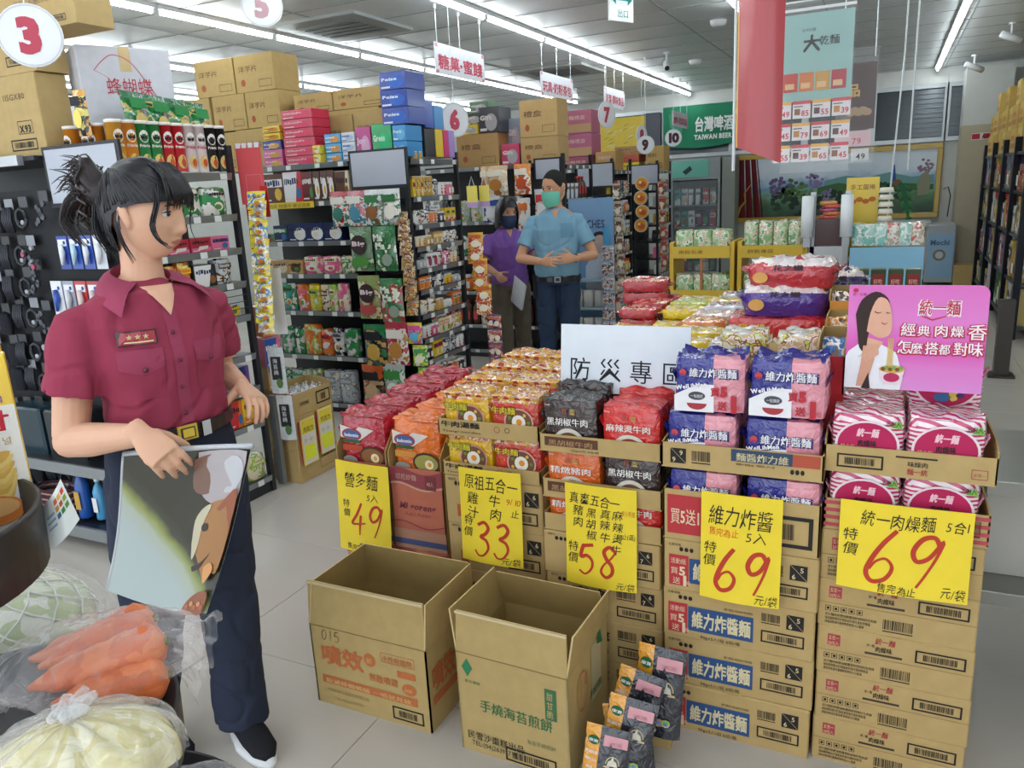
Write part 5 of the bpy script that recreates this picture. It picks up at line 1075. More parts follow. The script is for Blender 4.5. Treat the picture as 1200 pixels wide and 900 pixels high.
# lowest goods near the floor behind the woman
for i, (c1, lb) in enumerate((('15303c', 'dark teal storage box on the low shelf behind the woman'), ('1c1d22', 'black storage box on the low shelf behind the woman'))):
    b = MB(); b.bbox(-4.05+.3*i, 2.30, .42, -3.78+.3*i, 2.44, .66, mat(c1, 'gloss'), .01); tag(b.obj('storage_box'), lb, 'box')
b = MB(); b.box(-4.5, 2.22, .06, -3.12, 2.44, .1, SHG); b.box(-4.5, 2.205, .05, -3.12, 2.22, .11, RAIL); tag(b.obj('low_shelf'), 'low grey shelf of hook wall behind the woman', 'shelf')
b = MB(); b.box(-4.5, 2.24, .38, -3.12, 2.44, .42, SHG); b.box(-4.5, 2.225, .37, -3.12, 2.24, .425, RAIL); tag(b.obj('middle_shelf'), 'middle grey shelf of hook wall behind the woman', 'shelf')
for i in range(9): b = MB(); pts = [(-3.80+.13*math.cos(a*.5), 2.33+.07*math.sin(a*.5), .108+.016*i) for a in range(14)]; b.tube(pts, .007, 5, mat('a07a7c' if i % 2 else '4a3034', 'cloth')); b.obj('braided_mat', None, True, 'pink braided round mat on the low shelf, %s in its pile' % ORD[i], 'mat', 'braided mats in a pile')
put('spray_bottle', proto('bottle', 'blue', 'gold', .07, .27), (-3.56, 2.27, .111), 0, 'blue spray bottle with yellow cap behind the woman\'s hip', 'bottle')
put('spray_bottle', proto('bottle', 'sky', 'white', .06, .22), (-3.46, 2.29, .111), 0, 'sky blue bottle beside the blue spray bottle', 'bottle')
# strip of yellow snack packs on the far corner, red board above
b = MB(); b.box(-.07, 0, 0, .07, .004, .30, mat('c84a50', 'gloss')); b.frame(-.03, .05, .06, .15, .002, mat('d98a90','ink'), -.002)
for q in range(4): b.box(-.065+.035*q, -.004, .285, -.04+.035*q, .006, .31, mat('d8d8dc','gloss'))
b.obj('hang_board', None, False, 'red hanging board with white clips above the yellow snack strip', 'sign', loc=(-3.03, 3.19, 1.60), rz=.25)
b = MB(); b.box(-.08, 0, 0, .08, .003, .16, mat('c22a2e','gloss')); tag(b.obj('red_card', loc=(-3.02, 3.2, 1.53)), 'bright red card behind the top of the yellow strip', 'card')
for i in range(14): hang('snack_packet', 'yellow snack packet on the hanging strip, %s from the top' % ORD[i], 'snack packet', 'yellow snack packets on a hanging strip', (-2.985+.012*(i % 2)+.002*i, 3.165-.006*i, 1.665-.049*i), .10, .095, ['dcc832', '9a9aa0' if i % 3 else '4a8ac0', 'e8e4d8', 'c8b42a'], .25+.1*(-1)**i, .015, i, -.25, sc=18, prn=PK_)
b = MB(); b.box(-.055, 0, -.36, .055, .003, 0, mat('dfe0e2','matte')); tag(b.obj('strip_card', loc=(-2.985, 3.20, 1.26), rz=.2), 'white backing card at the foot of the yellow strip', 'card')
for i in range(2):
    t = thing('seaweed_pack', 'white hanging pack with black label on the corner post, %s' % ['upper', 'lower'][i], 'snack packet', (-3.0+.02*i, 3.17, .83-.27*i), .25, group='white packs with black label')
    b = MB(); b.grid(lambda u, v: ((u-.5)*.095, -.008*math.sin(u*3.14), -.26+.26*v), 4, 6, mat('b9bec0','film')); b.box(-.047, .0, -.26, .047, .003, 0, mat('b9bec0','film')); b.obj('pouch_body', t)
    b = MB(); b.rect(-.03, -.18, .03, -.05, mat('1f2022','ink'), -.0105); b.ft('海苔燒', -.018, -.085, .03, mat('d8d8d8','ink'), -.0115, vertical=True, width=.03); b.disc(.01, -.2, .02, .03, mat('4a6a3a','ink'), -.0112, 8); b.obj('printed_label', t)

# ---- stack of cartons with pouches at the corner of unit 3
for i in range(2):
    b = MB(); b.bbox(-3.2, 3.25, .002+.2*i, -3.0, 3.60, .2+.2*i, CD); t = tag(b.obj('carton'), 'brown carton at the corner of the sweets unit, %s of two' % ['lower', 'upper'][i], 'carton', 'cartons at the corner of the sweets unit')
    b = MB(); b.T = Matrix.Translation((-2.999, 3.25, .2*i)) @ Matrix.Rotation(math.pi/2, 4, 'Z'); barcode(b, .03, .10, .14, .14, 4); b.ft('SUNSHINE CHOCO', .19, .10, .03, INK, -.0012, width=.14, bold=.02); b.frame(.18, .04, .34, .15, .002, INK, -.0012); b.obj('printed_label', t)
t = make_tray(.36, .2, .16, .13, lambda b, w, h: (barcode(b, .6*w, .2*h, .95*w, .8*h, 4), b.ft('SUNSHINE', .2*w, .4*h, .25*h, INK, -.0014, width=.22*w))); tag(t, 'brown tray of small bottles and candy at the sweets unit corner', 'tray', None); t.location = (-3.0, 3.24, .402); t.rotation_euler = (0, 0, math.pi/2)
for i in range(24): put('small_bottle', proto('bottle', 'white', 'silver', .028, .10), (-3.03-.03*(i % 5), 3.38+.045*(i//5)-.02*(i % 2), .41+.03), R_.uniform(0, 3), 'small white-capped bottle in the corner tray, %s row, %s place' % (ORD[i//5], ORD[i % 5]), 'bottle', 'small white-capped bottles in the corner tray')
for i in range(8): put('candy_pack', proto('bag', 'crimson' if i % 2 else 'silver', 'white', .06, .06, .04), (-3.03-.05*(i % 3), 3.27+.04*(i//3), .41+.05), R_.uniform(0, 3), '%s candy pack in the corner tray, %s from the near end' % ('crimson' if i % 2 else 'silver', ORD[i]), 'candy', 'candy packs in the corner tray')
for i in range(2):
    t = thing('offer_card', 'yellow and white offer card hanging on the corner cartons, %s' % ['nearer the floor aisle', 'farther back'][i], 'card', (-2.985, 3.34+.16*i, .10+.02*i), math.pi/2, group='offer cards on the corner cartons')
    b = MB(); b.box(-.065, 0, 0, .065, .003, .28, mat('e8c62a','gloss')); b.rect(-.06, .005, .06, .275, mat('ded8cc','ink'), -.001); b.rect(-.055, .19, .055, .27, mat('e4d040','ink'), -.0016); b.ft('巧克力', -.045, .2, .035, mat('2a2420','ink'), -.0022, width=.09, bold=.03); b.rect(-.05, .03, .05, .12, mat('e6ea3a','ink'), -.0016); b.ft('買一送一', -.045, .14, .025, mat('a8a08a','ink'), -.0022, width=.09); b.obj('paper', t)
    b = MB(); b.box(-.075, .003, .02, -.06, .006, .27, mat('a02a30','gloss')); b.obj('edge_strip', t)
b = MB(); b.box(-3.10, 3.17, .02, -3.06, 3.2, .55, mat('8c9093','metal')); tag(b.obj('strip_post'), 'grey strip hanging down beside the corner cartons', 'post')
for q, (nm, c1, c2, z) in enumerate((('brown', 'tan', 'tan', .56), ('pink and blue', 'pink', 'blue', .69), ('orange and white', 'orange', 'white', .87))): put('snack_box', proto('box', c1, c2, .1, .17, .08), (-3.12, 3.28, z), math.pi/2-.3, '%s snack box stacked at the back of the corner tray' % nm, 'box', None)

# ---- second unit: biscuit bay, header with hanging bags, candy end
gondola('black shelf unit with biscuit bay and hanging snack bags', 4.56, -2.95, -4.42, 4.58, 5.28, [1.859, 1.597, 1.313, 1.073, .793, .45, .08], [1.844, 1.591, 1.402, 1.249, 1.095, .946, .771, .595, .436, .247, .09], .34, (-3.41, -2.93, 1.66, 1.92), -3.43)
U = 'goods in the biscuit bay'; B_ = lambda n: '%s biscuit bay shelf' % n
fill('f', -4.36, -3.45, 4.565, 1.597, B_('upper'), U, [('box','cream','brown',.12,.20,.08,1),('box','brown','white',.19,.21,.08,1),('box','red','white',.17,.22,.08,1),('box','brown','maroon',.10,.21,.08,1),('box','brown','white',.06,.21,.08,3)])
fill('f', -4.36, -3.45, 4.565, 1.313, B_('second'), U, [('flat','green','navy',.17,.06,.1,1),('flat','navy','green',.13,.12,.1,1),('flat','navy','white',.16,.13,.1,3)])
fill('f', -4.36, -3.45, 4.565, 1.073, B_('third'), U, [('flat','tan','cream',.13,.10,.1,2),('flat','tan','brown',.14,.10,.1,1),('bag','pink','cream',.17,.13,.08,2),('bag','cream','green',.12,.13,.08,1)])
fill('f', -4.36, -3.45, 4.565, .793, B_('fourth'), U, [('bag','lime','cream',.07,.20,.06,1),('bag','pink','cream',.10,.21,.06,1),('bag','teal','green',.13,.21,.06,1),('bag','orange','pink',.11,.2,.06,1),('bag','yellow','lime',.11,.2,.06,1),('bag','cream','brown',.08,.2,.06,1)])
fill('f', -4.36, -3.45, 4.565, .45, B_('fifth'), U, [('bag','black','silver',.10,.22,.08,1),('bag','green','silver',.13,.21,.08,1),('bag','green','white',.09,.2,.08,1),('bag','orange','lime',.16,.24,.08,1),('bag','orange','red',.11,.2,.08,1)])
fill('f', -4.36, -3.45, 4.565, .08, B_('bottom'), U, [('bag','silver','green',.15,.24,.1,2),('bag','grey','lime',.16,.25,.1,1),('bag','silver','grey',.15,.25,.1,2)])
b = MB(); b.box(-4.36, 4.535, 1.555, -3.75, 4.54, 1.60, mat('e0c23a','gloss')); t = tag(b.obj('yellow_strip'), 'yellow promotional strip under the chocolate pie boxes', 'strip')
b = MB(); b.ft('義美巧克力派 特價中 歡迎選購', -4.33, 1.563, .03, mat('6a5a20','ink'), 4.534, width=.55); b.obj('lettering', t)
HB = 'bags hanging below the white header'
for i, (cl, nm) in enumerate(((['b83a44','e9e4da','3a7a6a'],'red and white'),(['c0707a','e9e4da','4a8aa0'],'rose and white'),(['d9dde0','3a7a4a','8a5a34'],'silvery green'),(['d0d4d8','2f6a3a','e9e4da'],'silvery white'))): hang('snack_bag', '%s bag in the row just under white header, %s along' % (nm, ORD[i]), 'snack bag', HB, (-3.49+.145*i, 4.50, 1.655), .15, .24, cl, 0, .03, i)
def bb(t1, c):
    def f(b, w, h): b.disc(0, -h*.4, w*.36, h*.22, mat('3a2a2c','ink'), -.034, 14); b.ft(t1, -w*.3, -h*.42, h*.14, mat('ead9d9','ink'), -.036, width=w*.6, bold=.04); b.disc(0, -h*.78, w*.4, h*.12, mat(c,'ink'), -.034, 10)
    return f
def mp(b, w, h): b.ft('Ma', -w*.38, -h*.32, h*.2, mat('e2ead8','ink'), -.036, bold=.04); b.ft('Ma', -w*.3, -h*.5, h*.2, mat('e2ead8','ink'), -.036, bold=.04); b.disc(w*.15, -h*.74, w*.24, h*.14, mat('8a9a8a','ink'), -.034, 9)
for lb, x, z, cl, pf in (('grey-green chocolate snack bag, upper one of the pair', -3.33, 1.41, ['6f8a6a','3f7a3f','d0d4c0'], bb('Big', '4a8a3a')), ('green cracker bag, upper one next to the candy end', -3.13, 1.41, ['3a7a4a','2f6a3a','dfe6d0'], mp),
    ('olive and red chocolate snack bag, lower one of the pair', -3.30, 1.07, ['8a9a5a','a04a4a','d0d4a0'], bb('Big', 'b04a44')), ('green and red cracker bag, lower one next to candy end', -3.11, 1.05, ['3a7a4a','a83a34','dfe6d0'], mp),
    ('green-edged black seaweed bag under the chocolate snack bags', -3.29, .72, ['2a7a4a','1f2226','c8a04a'], None), ('crimson and white chestnut bag overlapping the seaweed bag', -3.10, .74, ['b02a44','e6e0da','b8803a'], None),
    ('orange-edged black seaweed bag near the floor', -3.34, .42, ['c85a28','1f2022','c8a880'], None), ('white and green snack bag near the floor by candy end', -3.15, .44, ['b9c2bc','3f8a44','dfe6e0'], None)):
    hang('snack_bag', lb, 'snack bag', HB, (x, 4.49, z), .19, .31, cl, 0, .03, int(abs(x*100)), prn=pf, sc=14)
U = 'goods on the candy end shelves'; Cn = lambda n: '%s tier of candy shelf end' % n
S_ = [('yellow','red'),('white','brown'),('cream','orange'),('silver','black'),('orange','white'),('gold','white'),('white','red'),('black','white'),('tan','yellow'),('pink','white')]
for i, z in enumerate([1.591, 1.402, 1.249, 1.095, .946, .771, .595, .436, .247, .09]):
    hh = [.12,.10,.09,.10,.09,.10,.11,.12,.12,.12][i]; c = [S_[(i+q*3) % 10] for q in range(4)]
    fill('e', 4.64, 5.24, -2.955, z, Cn(ORD[i+1]), U, [(['box','bag','can','jar'][(i+q) % 4], c[q][0], c[q][1], [.07,.10,.055,.05][(i+q) % 4], hh*(.8 if (i+q) % 4 > 1 else 1), .05, 2) for q in range(4)])
for i, z in enumerate((1.846, )):
    for q in range(2): put('truffle_box', proto('can', 'gold', 'cream', .05, .05), (-2.99, 4.7+.06*q, z), 0, 'golden truffle jar on the top of the candy end, %s' % ['nearer', 'farther'][q], 'tin', None)
for r in range(3):
    for q in range(5): put('golden_ball', proto('can', 'gold', 'gold', .045, .045), (-2.955, 4.68+.05*q, 1.593+.046*r), math.pi/2, 'gold wrapped chocolate tin under top shelf, %s row, %s along' % (ORD[r], ORD[q]), 'tin', 'gold chocolate tins stacked on the candy end')
for i in range(13): hang('snack_packet', 'brown snack packet on candy-end strip, %s from the top' % ORD[i], 'snack packet', 'brown snack packets on a hanging strip', (-2.99+.012*(i % 2)+.002*i, 4.52, 1.50-.052*i), .085, .09, ['8a6a4a', 'c8b08a' , '5a3a2a', 'c9a04a'], .3, .015, i, -.25, sc=20, prn=PK_)
for i in range(6): hang('snack_packet', 'orange and yellow packet on the far candy-end strip, %s down' % ORD[i], 'snack packet', 'orange packets on a hanging strip', (-2.885-.02*(i % 2)+.012*i, 5.36, 1.30-.10*i), .12, .14, ['e0a82a', 'd0602a', 'efe2c8', 'c8402a'], .35, .02, i, -.2, sc=16)
for i in range(8): hang('snack_packet', 'purple packet strip below the orange packets, place %s' % ORD[i], 'snack packet', 'purple packets near the aisle end', (-2.80+.06*(i % 2), 5.38-.02*(i % 2), .66-.115*(i//2)), .07, .11, ['5a2a5a', 'c86a5a', 'efe2d0'], .35, .015, i, -.1, sc=24)
for i in range(4): hang('colour_packet', 'bright multi-coloured candy packet at the candy end corner, %s down' % ORD[i], 'snack packet', 'bright candy packets at the candy end corner', (-2.95+.03*i, 4.50, .74-.16*i), .11, .15, [['d8c23a','d84a8a','5ab0d0'],['c8cc3a','4a9a4a','e8e8c8'],['6ab84a','e0d03a','e8883a'],['d8d8dc','4a6ab0','d86a3a']][i], .2, .02, i, -.05, sc=20)

# ---- third unit: sauces, partly hidden by the staff
gondola('black shelf unit of sauces behind the two staff', 6.65, -2.64, -4.3, 6.67, 7.40, [1.83, 1.33, 1.0, .66, .33, .08], [1.80, 1.5, 1.2, .9, .6, .3, .09], .34, (-2.93, -2.66, 1.67, 1.87), -2.95)
U = 'goods on the sauce shelves'
fill('f', -4.26, -2.98, 6.655, 1.33, 'upper sauce shelf behind the staff', U, [('bag','grey','white',.16,.22,.1,2),('bottle','black','red',.07,.24,.07,2),('bag','silver','lime',.14,.2,.1,2),('box','white','blue',.12,.22,.1,2)])
fill('f', -4.26, -2.98, 6.655, 1.0, 'second sauce shelf behind the staff', U, [('jar','grey','silver',.1,.16,.1,3),('bag','green','white',.14,.2,.1,2),('box','white','teal',.14,.2,.1,2),('bottle','brown','gold',.07,.22,.07,3)])
fill('f', -4.26, -2.98, 6.655, .66, 'third sauce shelf behind the staff', U, [('bottle','black','white',.08,.24,.08,3),('box','navy','white',.12,.2,.1,2),('jar','orange','white',.1,.16,.1,3)])
fill('f', -4.26, -2.98, 6.655, .33, 'fourth sauce shelf behind the staff', U, [('bag','crimson','cream',.16,.2,.1,2),('bottle','brown','red',.08,.24,.08,4)])
for i, (cl, x, w, nm) in enumerate(((['d8b48a','f0e6d0','a86a3a'], -3.40, .09, 'dark edged'), (['dcc09a','f2ead8','b8783a'], -3.28, .22, 'large golden'), (['e08a3a','f4ead8','c8502a'], -3.02, .17, 'orange'))): hang('snack_bag', '%s snack bag hanging over the sauce shelves' % nm, 'snack bag', 'bags hanging over the sauce shelves', (x, 6.58, 1.83), w, .27, cl, 0, .04, i, sc=10)
hang('snack_bag', 'white and orange fruit bag hanging beside the seated shelf post', 'snack bag', None, (-3.02, 6.58, 1.53), .13, .30, ['e8e4e0','e07a3a','f0eee8'], 0, .03, 3, sc=8)
hang('snack_bag', 'white and blue bag hanging above the masked woman', 'snack bag', None, (-3.35, 6.58, 1.56), .18, .24, ['e8e8ea','34509a','dfe2e8'], 0, .03, 4, sc=6)
hang('snack_bag', 'red edged white bag beside the masked man', 'snack bag', None, (-2.83, 6.58, 1.60), .16, .30, ['d8d4d6','c83a3e','f0eeec'], 0, .03, 5, sc=8)
hang('snack_bag', 'red topped white bag below the red edged bag', 'snack bag', None, (-2.85, 6.58, 1.27), .17, .26, ['c8403a','ece6dc','d86a3a'], 0, .03, 6, sc=14)
for i in range(2):
    t = thing('clip_tag', 'yellow and violet hanging tag on the shelf corner, %s' % ['front', 'rear'][i], 'tag', (-2.86, 5.30+.2*i, 1.56), .4, group='yellow and violet tags'); b = MB(); b.box(-.04, 0, -.03, .04, .003, .09, mat('e0cc3a','gloss')); b.box(-.04, 0, -.07, .04, .003, -.03, mat('b08ac0','gloss')); b.obj('card', t); b = MB(); b.tube([(-.02,0,.09),(0,0,.16),(.02,0,.09)], .003, 5, mat('b0b0b4','metal')); b.obj('hook', t)
fill('e', 6.74, 7.36, -2.65, 1.5, 'upper tier of sauce shelf end', U, [('box','brown','white',.1,.14,.06,3),('bottle','brown','red',.07,.2,.07,3)]); fill('e', 6.74, 7.36, -2.65, 1.2, 'second tier of sauce shelf end', U, [('jar','grey','white',.09,.14,.09,6)])

# ---- fourth and fifth units, farther back
for j, (fy, ex, nm) in enumerate(((8.75, -2.88, 'noodle cups'), (10.85, -2.92, 'drinks'))):
    gondola('black shelf unit of %s, %s beyond the staff' % (nm, ['first', 'second'][j]), fy, ex, -5.2, fy+.02, fy+.74, [1.80, 1.45, 1.12, .8, .46, .1], [1.76, 1.5, 1.27, 1.03, .8, .56, .33, .1], .34, (ex-.44, ex+.02, 1.58, 1.86), ex-.46)
    U = 'goods on the %s shelves' % nm
    for i, z in enumerate((1.45, 1.12, .8, .46)):
        fill('f', ex-1.3, ex-.48, fy+.005, z, '%s %s shelf' % (['upper','second','third','fourth'][i], nm), U, [(['bag','box','jar'][(i+q+j) % 3], S_[(i+q*2+j) % 10][0], S_[(i*3+q+j) % 10][1], .13, .2, .08, 2) for q in range(3)])
    for i, z in enumerate((1.5, 1.27, 1.03, .8, .56, .33, .1)):
        fill('e', fy+.06, fy+.70, ex-.005, z, '%s tier of %s shelf end' % (ORD[i+1], nm), U, [(['jar','box','bag'][(i+q) % 3], S_[(i*2+q+j) % 10][0], S_[(i+q*3) % 10][1], .10, .15, .08, 2) for q in range(3)])
    for i in range(6): hang('noodle_cup_lid', 'hanging %s packet strip beside the %s header, %s down' % (['brown', 'red'][j], nm, ORD[i]), 'snack packet', 'packet strips beside the %s shelves' % nm, (ex+.05+.01*i, fy-.03, 1.62-.2*i), .09, .18, [['b0a090','6a4a34','e0d8c8'],['9a6a4a','b0303a','d8d0b0']][j], .3, .02, i, -.1)
for i in range(4):
    t = thing('noodle_bowl', 'round noodle bowl with orange broth lid on the drinks shelf, %s down' % ORD[i], 'bowl', (-3.13-.02*(i % 2), 10.78, 1.60-.19*i), group='round noodle bowls'); b = MB(); b.cyl((0,0,0), .095, .05, 18, mat('d8c8b0','gloss'), axis='y'); b.obj('bowl_body', t, False); b = MB(); b.disc(0, 0, .08, .08, mat('d8902a','ink'), -.002, 18); b.disc(.01, -.01, .05, .04, mat('c85a2a','ink'), -.003, 12); b.disc(-.02, .02, .02, .02, mat('e8dcb0','ink'), -.004, 8); b.obj('printed_lid', t)

# ---- light blue standee and small blue rack behind the man
t = thing('standee', 'light blue cardboard standee of a smiling woman behind the man', 'standee', (-2.40, 6.62, 0))
b = MB(); b.box(-.2, 0, .05, .22, .01, 1.50, mat('7fa3c8','gloss')); b.obj('board', t)
b = MB(); b.ft('PEACHES', -.16, 1.24, .10, mat('3a4a66','ink'), -.001, width=.30, bold=.02); b.disc(.09, 1.10, .07, .08, mat('d8b8a8','ink'), -.0014, 14); b.disc(.09, 1.15, .08, .06, mat('3a2c2c','ink'), -.001, 12); b.poly([(-.05,-.0012,.6),(.2,-.0012,.6),(.2,-.0012,.96),(.12,-.0012,1.03),(.02,-.0012,1.0),(-.05,-.0012,.9)], mat('d8dce2','ink')); b.rect(-.2,.05,.22,.28,mat('5a86b8','ink'),-.001); b.obj('printed_picture', t)
t = thing('roll_rack', 'light blue floor rack of white paper rolls behind the man', 'rack', (-2.42, 6.45, 0))
for z in (.30, .55, .80): b = MB(); b.box(-.14, 0, z-.02, .2, .14, z, mat('9fb6c6','paint')); b.obj('shelf', t)
b = MB(); b.box(-.14, 0, 0, .2, .14, .22, mat('6f98b8','paint')); b.obj('base_panel', t)
for x in (-.15, .2): b = MB(); b.box(x, 0, 0, x+.012, .14, 1.25, mat('4a9ac8','paint')); b.obj('side_panel', t)
for i in range(6): b = MB(); b.cyl((0,0,0), .05, .15, 12, mat('d8d6d0','matte')); b.obj('paper_roll', None, True, 'white roll on the light blue floor rack, %s shelf, %s' % (['lower','upper'][i//3], ORD[i % 3]), 'paper roll', 'paper rolls on the light blue rack', loc=(-2.50+.105*(i % 3), 6.53, .301+.25*(i//3)))
for i in range(16): hang('snack_packet', 'grey patterned sachet on the strip by the blue rack, %s' % (ORD[i]), 'snack packet', 'grey patterned sachets on strips', (-2.19+.055*(i % 2), 6.40, 1.10-.13*(i//2)), .06, .12, ['a8a4ae','e0dcd6','5a4a5a'], .1, .012, i, -.1, sc=30, prn=PK_)

# ---- stock on top of the units
def stock(x0, x1, z0, z1, y, d, label, col, prn, name='stock_box', cat='box', group='boxes stocked on the shelf tops'):
    t = thing(name, label, cat, ((x0+x1)/2, y, z0), R_.uniform(-.04, .04), group); w, h = x1-x0, z1-z0
    b = MB(); b.bbox(-w/2, 0, 0, w/2, d, h-.001, mat(col, 'gloss' if name == 'stock_box' else 'card'), .003); b.obj('body', t); b = MB(); prn(b, w, h); b.obj('printed_label', t); return t
def P_(txt, tc, acc, z=.5):
    def f(b, w, h):
        b.disc(.12*w, .4*h, .3*w, .34*h, mat(acc,'ink'), -.001, 14); b.ft(txt, -.42*w, z*h, .24*h, mat(tc,'ink'), -.0016, width=.6*w, bold=.04); b.rect(-.44*w, .08*h, -.1*w, .18*h, mat(tc,'ink'), -.001)
    return f
def PC(txt):
    def f(b, w, h): b.ft(txt, -.4*w, .55*h, .18*h, mat('6a4a34','ink'), -.0012, width=.5*w, bold=.02); b.frame(.1*w, .1*h, .42*w, .3*h, .003, INK, -.0012); b.disc(-.3*w, .25*h, .06*w, .1*h, mat('a85a3a','ink'), -.0012, 8)
    return f
Yb = 4.62
def pink(i): return P_('ChunPi', 'eec8d0', 'd84a6a')
for i in range(6): stock(-4.03, -3.75, 1.862+.064*i, 1.924+.064*i, Yb, .2, 'crimson pie box in the tall pile, %s from the bottom' % ORD[i], 'c22a4a', pink(i), group='crimson pie boxes in a pile')
for i, (c, z) in enumerate((('c85a9a', 1.862), ('d06aa8', 1.924), ('3a3f8a', 1.986))): stock(-4.24, -4.06, z, z+.06, Yb, .2, '%s snack box in the small pile, %s' % (['pink','rose','indigo'][i], ['bottom','middle','top'][i]), c, P_('Soft', 'e8d8e0', 'c89a4a'))
stock(-4.22, -4.06, 2.05, 2.10, Yb, .2, 'yellow box lying above the indigo box, lower', 'e0c02a', P_('Lemon', 'a03a2a', 'c88a2a')); stock(-4.22, -4.06, 2.105, 2.15, Yb, .2, 'yellow box lying above the indigo box, upper', 'dcb82a', P_('Lemon', 'a03a2a', 'c88a2a'))
for i in range(2): stock(-3.735, -3.67, 1.862+.062*i, 1.922+.062*i, Yb-.05, .16, 'yellow cheese box beside the crimson pile, %s' % ['lower','upper'][i], 'e0c83a', P_('Chee', 'a85a2a', 'e8e0c0'))
for i in range(3): stock(-3.66, -3.52, 1.862+.065*i, 1.925+.065*i, Yb, .18, 'sky blue cookie box, %s in the stack' % ['bottom','middle','top'][i], '3f9ad0', P_('Oat', 'e8eef4', 'd89a4a')); stock(-3.51, -3.40, 1.862+.065*i, 1.925+.065*i, Yb, .18, 'white blue-printed box beside the sky blue stack, %s' % ['bottom','middle','top'][i], 'd6dce6', P_('Milk', '4a6ab0', 'b8c4d8'))
stock(-3.385, -3.26, 1.862, 2.08, Yb, .2, 'magenta tall box standing next to the green one', 'b02a7a', P_('Joy', 'e8c8dc', 'd8a8c8')); stock(-3.25, -3.09, 1.862, 2.09, Yb, .2, 'bright green tall box beside the magenta box', '1fa05a', P_('Green', 'c8ecd0', '3ab87a'))
for i in range(2): stock(-3.08, -2.97, 1.862+.105*i, 1.965+.105*i, Yb, .2, 'light blue tissue box at the corner, %s of two' % ['lower','upper'][i], '2f8ac8', P_('Pure', 'dcecf4', '6ab0d8'))
for i in range(3): stock(-3.15, -2.94, 2.075+.112*i, 2.185+.112*i, Yb, .24, 'royal blue tissue box in the corner tower, %s' % ['lowest','middle','topmost'][i], '1f3f9a', P_('Poise', 'dfe6f4', '3f6ac0'), group='royal blue tissue boxes in a tower')
for i, (y0, y1, z0, z1, c, lb) in enumerate(((4.86, 4.98, 2.06, 2.24, '2a4fa8', 'dark blue tissue pack at the aisle edge'), (4.99, 5.12, 2.06, 2.22, '2f86c8', 'mid blue tissue pack at the aisle edge'), (4.84, 4.98, 1.862, 2.055, '2a2a30', 'black patterned box at the aisle edge'), (4.99, 5.09, 1.862, 2.055, 'e0c22a', 'yellow tall box at the aisle edge'), (5.10, 5.17, 1.862, 2.055, 'c82a6a', 'pink tall box at the aisle edge'), (5.18, 5.26, 1.862, 2.055, 'a88ad0', 'lilac tall box at the aisle edge'))):
    b = MB(); b.bbox(-3.14, y0, z0, -2.96, y1, z1-.002, mat(c,'gloss')); b.obj('stock_box', None, False, lb, 'box', 'boxes stocked on the shelf tops')
for (x0, x1, z0, z1, y, lb) in ((-5.11,-4.70,2.45,2.72,4.9,'brown carton with cartoon-free print, top back row near chips'), (-4.69,-4.29,2.45,2.72,4.9,'brown carton on top back row beside the ceiling light'), (-4.97,-4.62,2.18,2.448,4.9,'brown carton under the top back row, inner'), (-4.61,-4.28,2.18,2.448,4.9,'brown carton under the top back row, outer'), (-5.4,-4.99,2.18,2.448,4.9,'narrow brown carton behind the green foil bags'),
    (-4.18,-3.81,2.25,2.39,4.95,'pale carton behind the crimson pile'), (-3.80,-3.34,2.25,2.39,4.95,'long pale carton beside the blue tissue tower'), (-3.88,-3.40,2.11,2.248,4.95,'pale carton beneath the long pale carton'), (-4.72,-4.25,1.862,2.17,4.85,'brown carton at the inner end of the biscuit top'), (-5.4,-4.75,1.862,2.17,4.9,'brown carton low behind the chip tubes'),
    (-3.83,-3.57,1.862,2.2,4.85,'brown carton behind sky blue boxes'), (-3.56,-3.24,1.862,2.22,4.85,'brown carton with blue tape behind the magenta box'), (-4.22,-3.85,1.862,2.24,4.95,'brown carton behind the crimson pile')):
    stock(x0, x1, z0, z1, y, .28, lb, 'b89c66', PC('洋芋片'), 'stock_carton', 'carton', 'brown cartons stocked on the shelf tops')
Yc = 6.70
for (x0, x1, z0, z1, y, lb, c, nm) in ((-3.75,-3.31,1.832,2.13,Yc,'brown square carton with red stamp over the sauce shelves','b08c5c','stock_carton'), (-3.08,-2.71,1.832,2.06,Yc,'lower tall brown carton over the sauce shelves','b89868','stock_carton'), (-3.08,-2.71,2.062,2.38,Yc,'upper tall brown carton with handle hole over sauce shelves','bd9c6a','stock_carton'),
    (-3.70,-3.51,2.132,2.22,Yc,'yellow box on the brown square carton','dcc03a','stock_box'), (-3.50,-3.29,2.132,2.36,Yc,'black gift box on the brown square carton','34353f','stock_box'), (-3.30,-3.17,1.95,2.26,Yc+.2,'grey speckled tall box beside the black gift box','8a90a0','stock_box'), (-3.28,-3.10,1.832,2.02,Yc,'clear-white box with crimson print','c04a6a','stock_box'), (-3.72,-3.52,2.225,2.33,Yc+.1,'dark box on the yellow box','3a3c44','stock_box'),
    (-3.69,-3.50,2.34,2.44,Yc+.2,'green topped box on the dark box','5a7a5a','stock_box')):
    stock(x0, x1, z0, z1, y, .26, lb, c, PC('禮盒') if nm == 'stock_carton' else P_('Gift', 'd8d0c8', 'a8a4a8'), nm, 'carton' if nm == 'stock_carton' else 'box')
Yd = 8.8
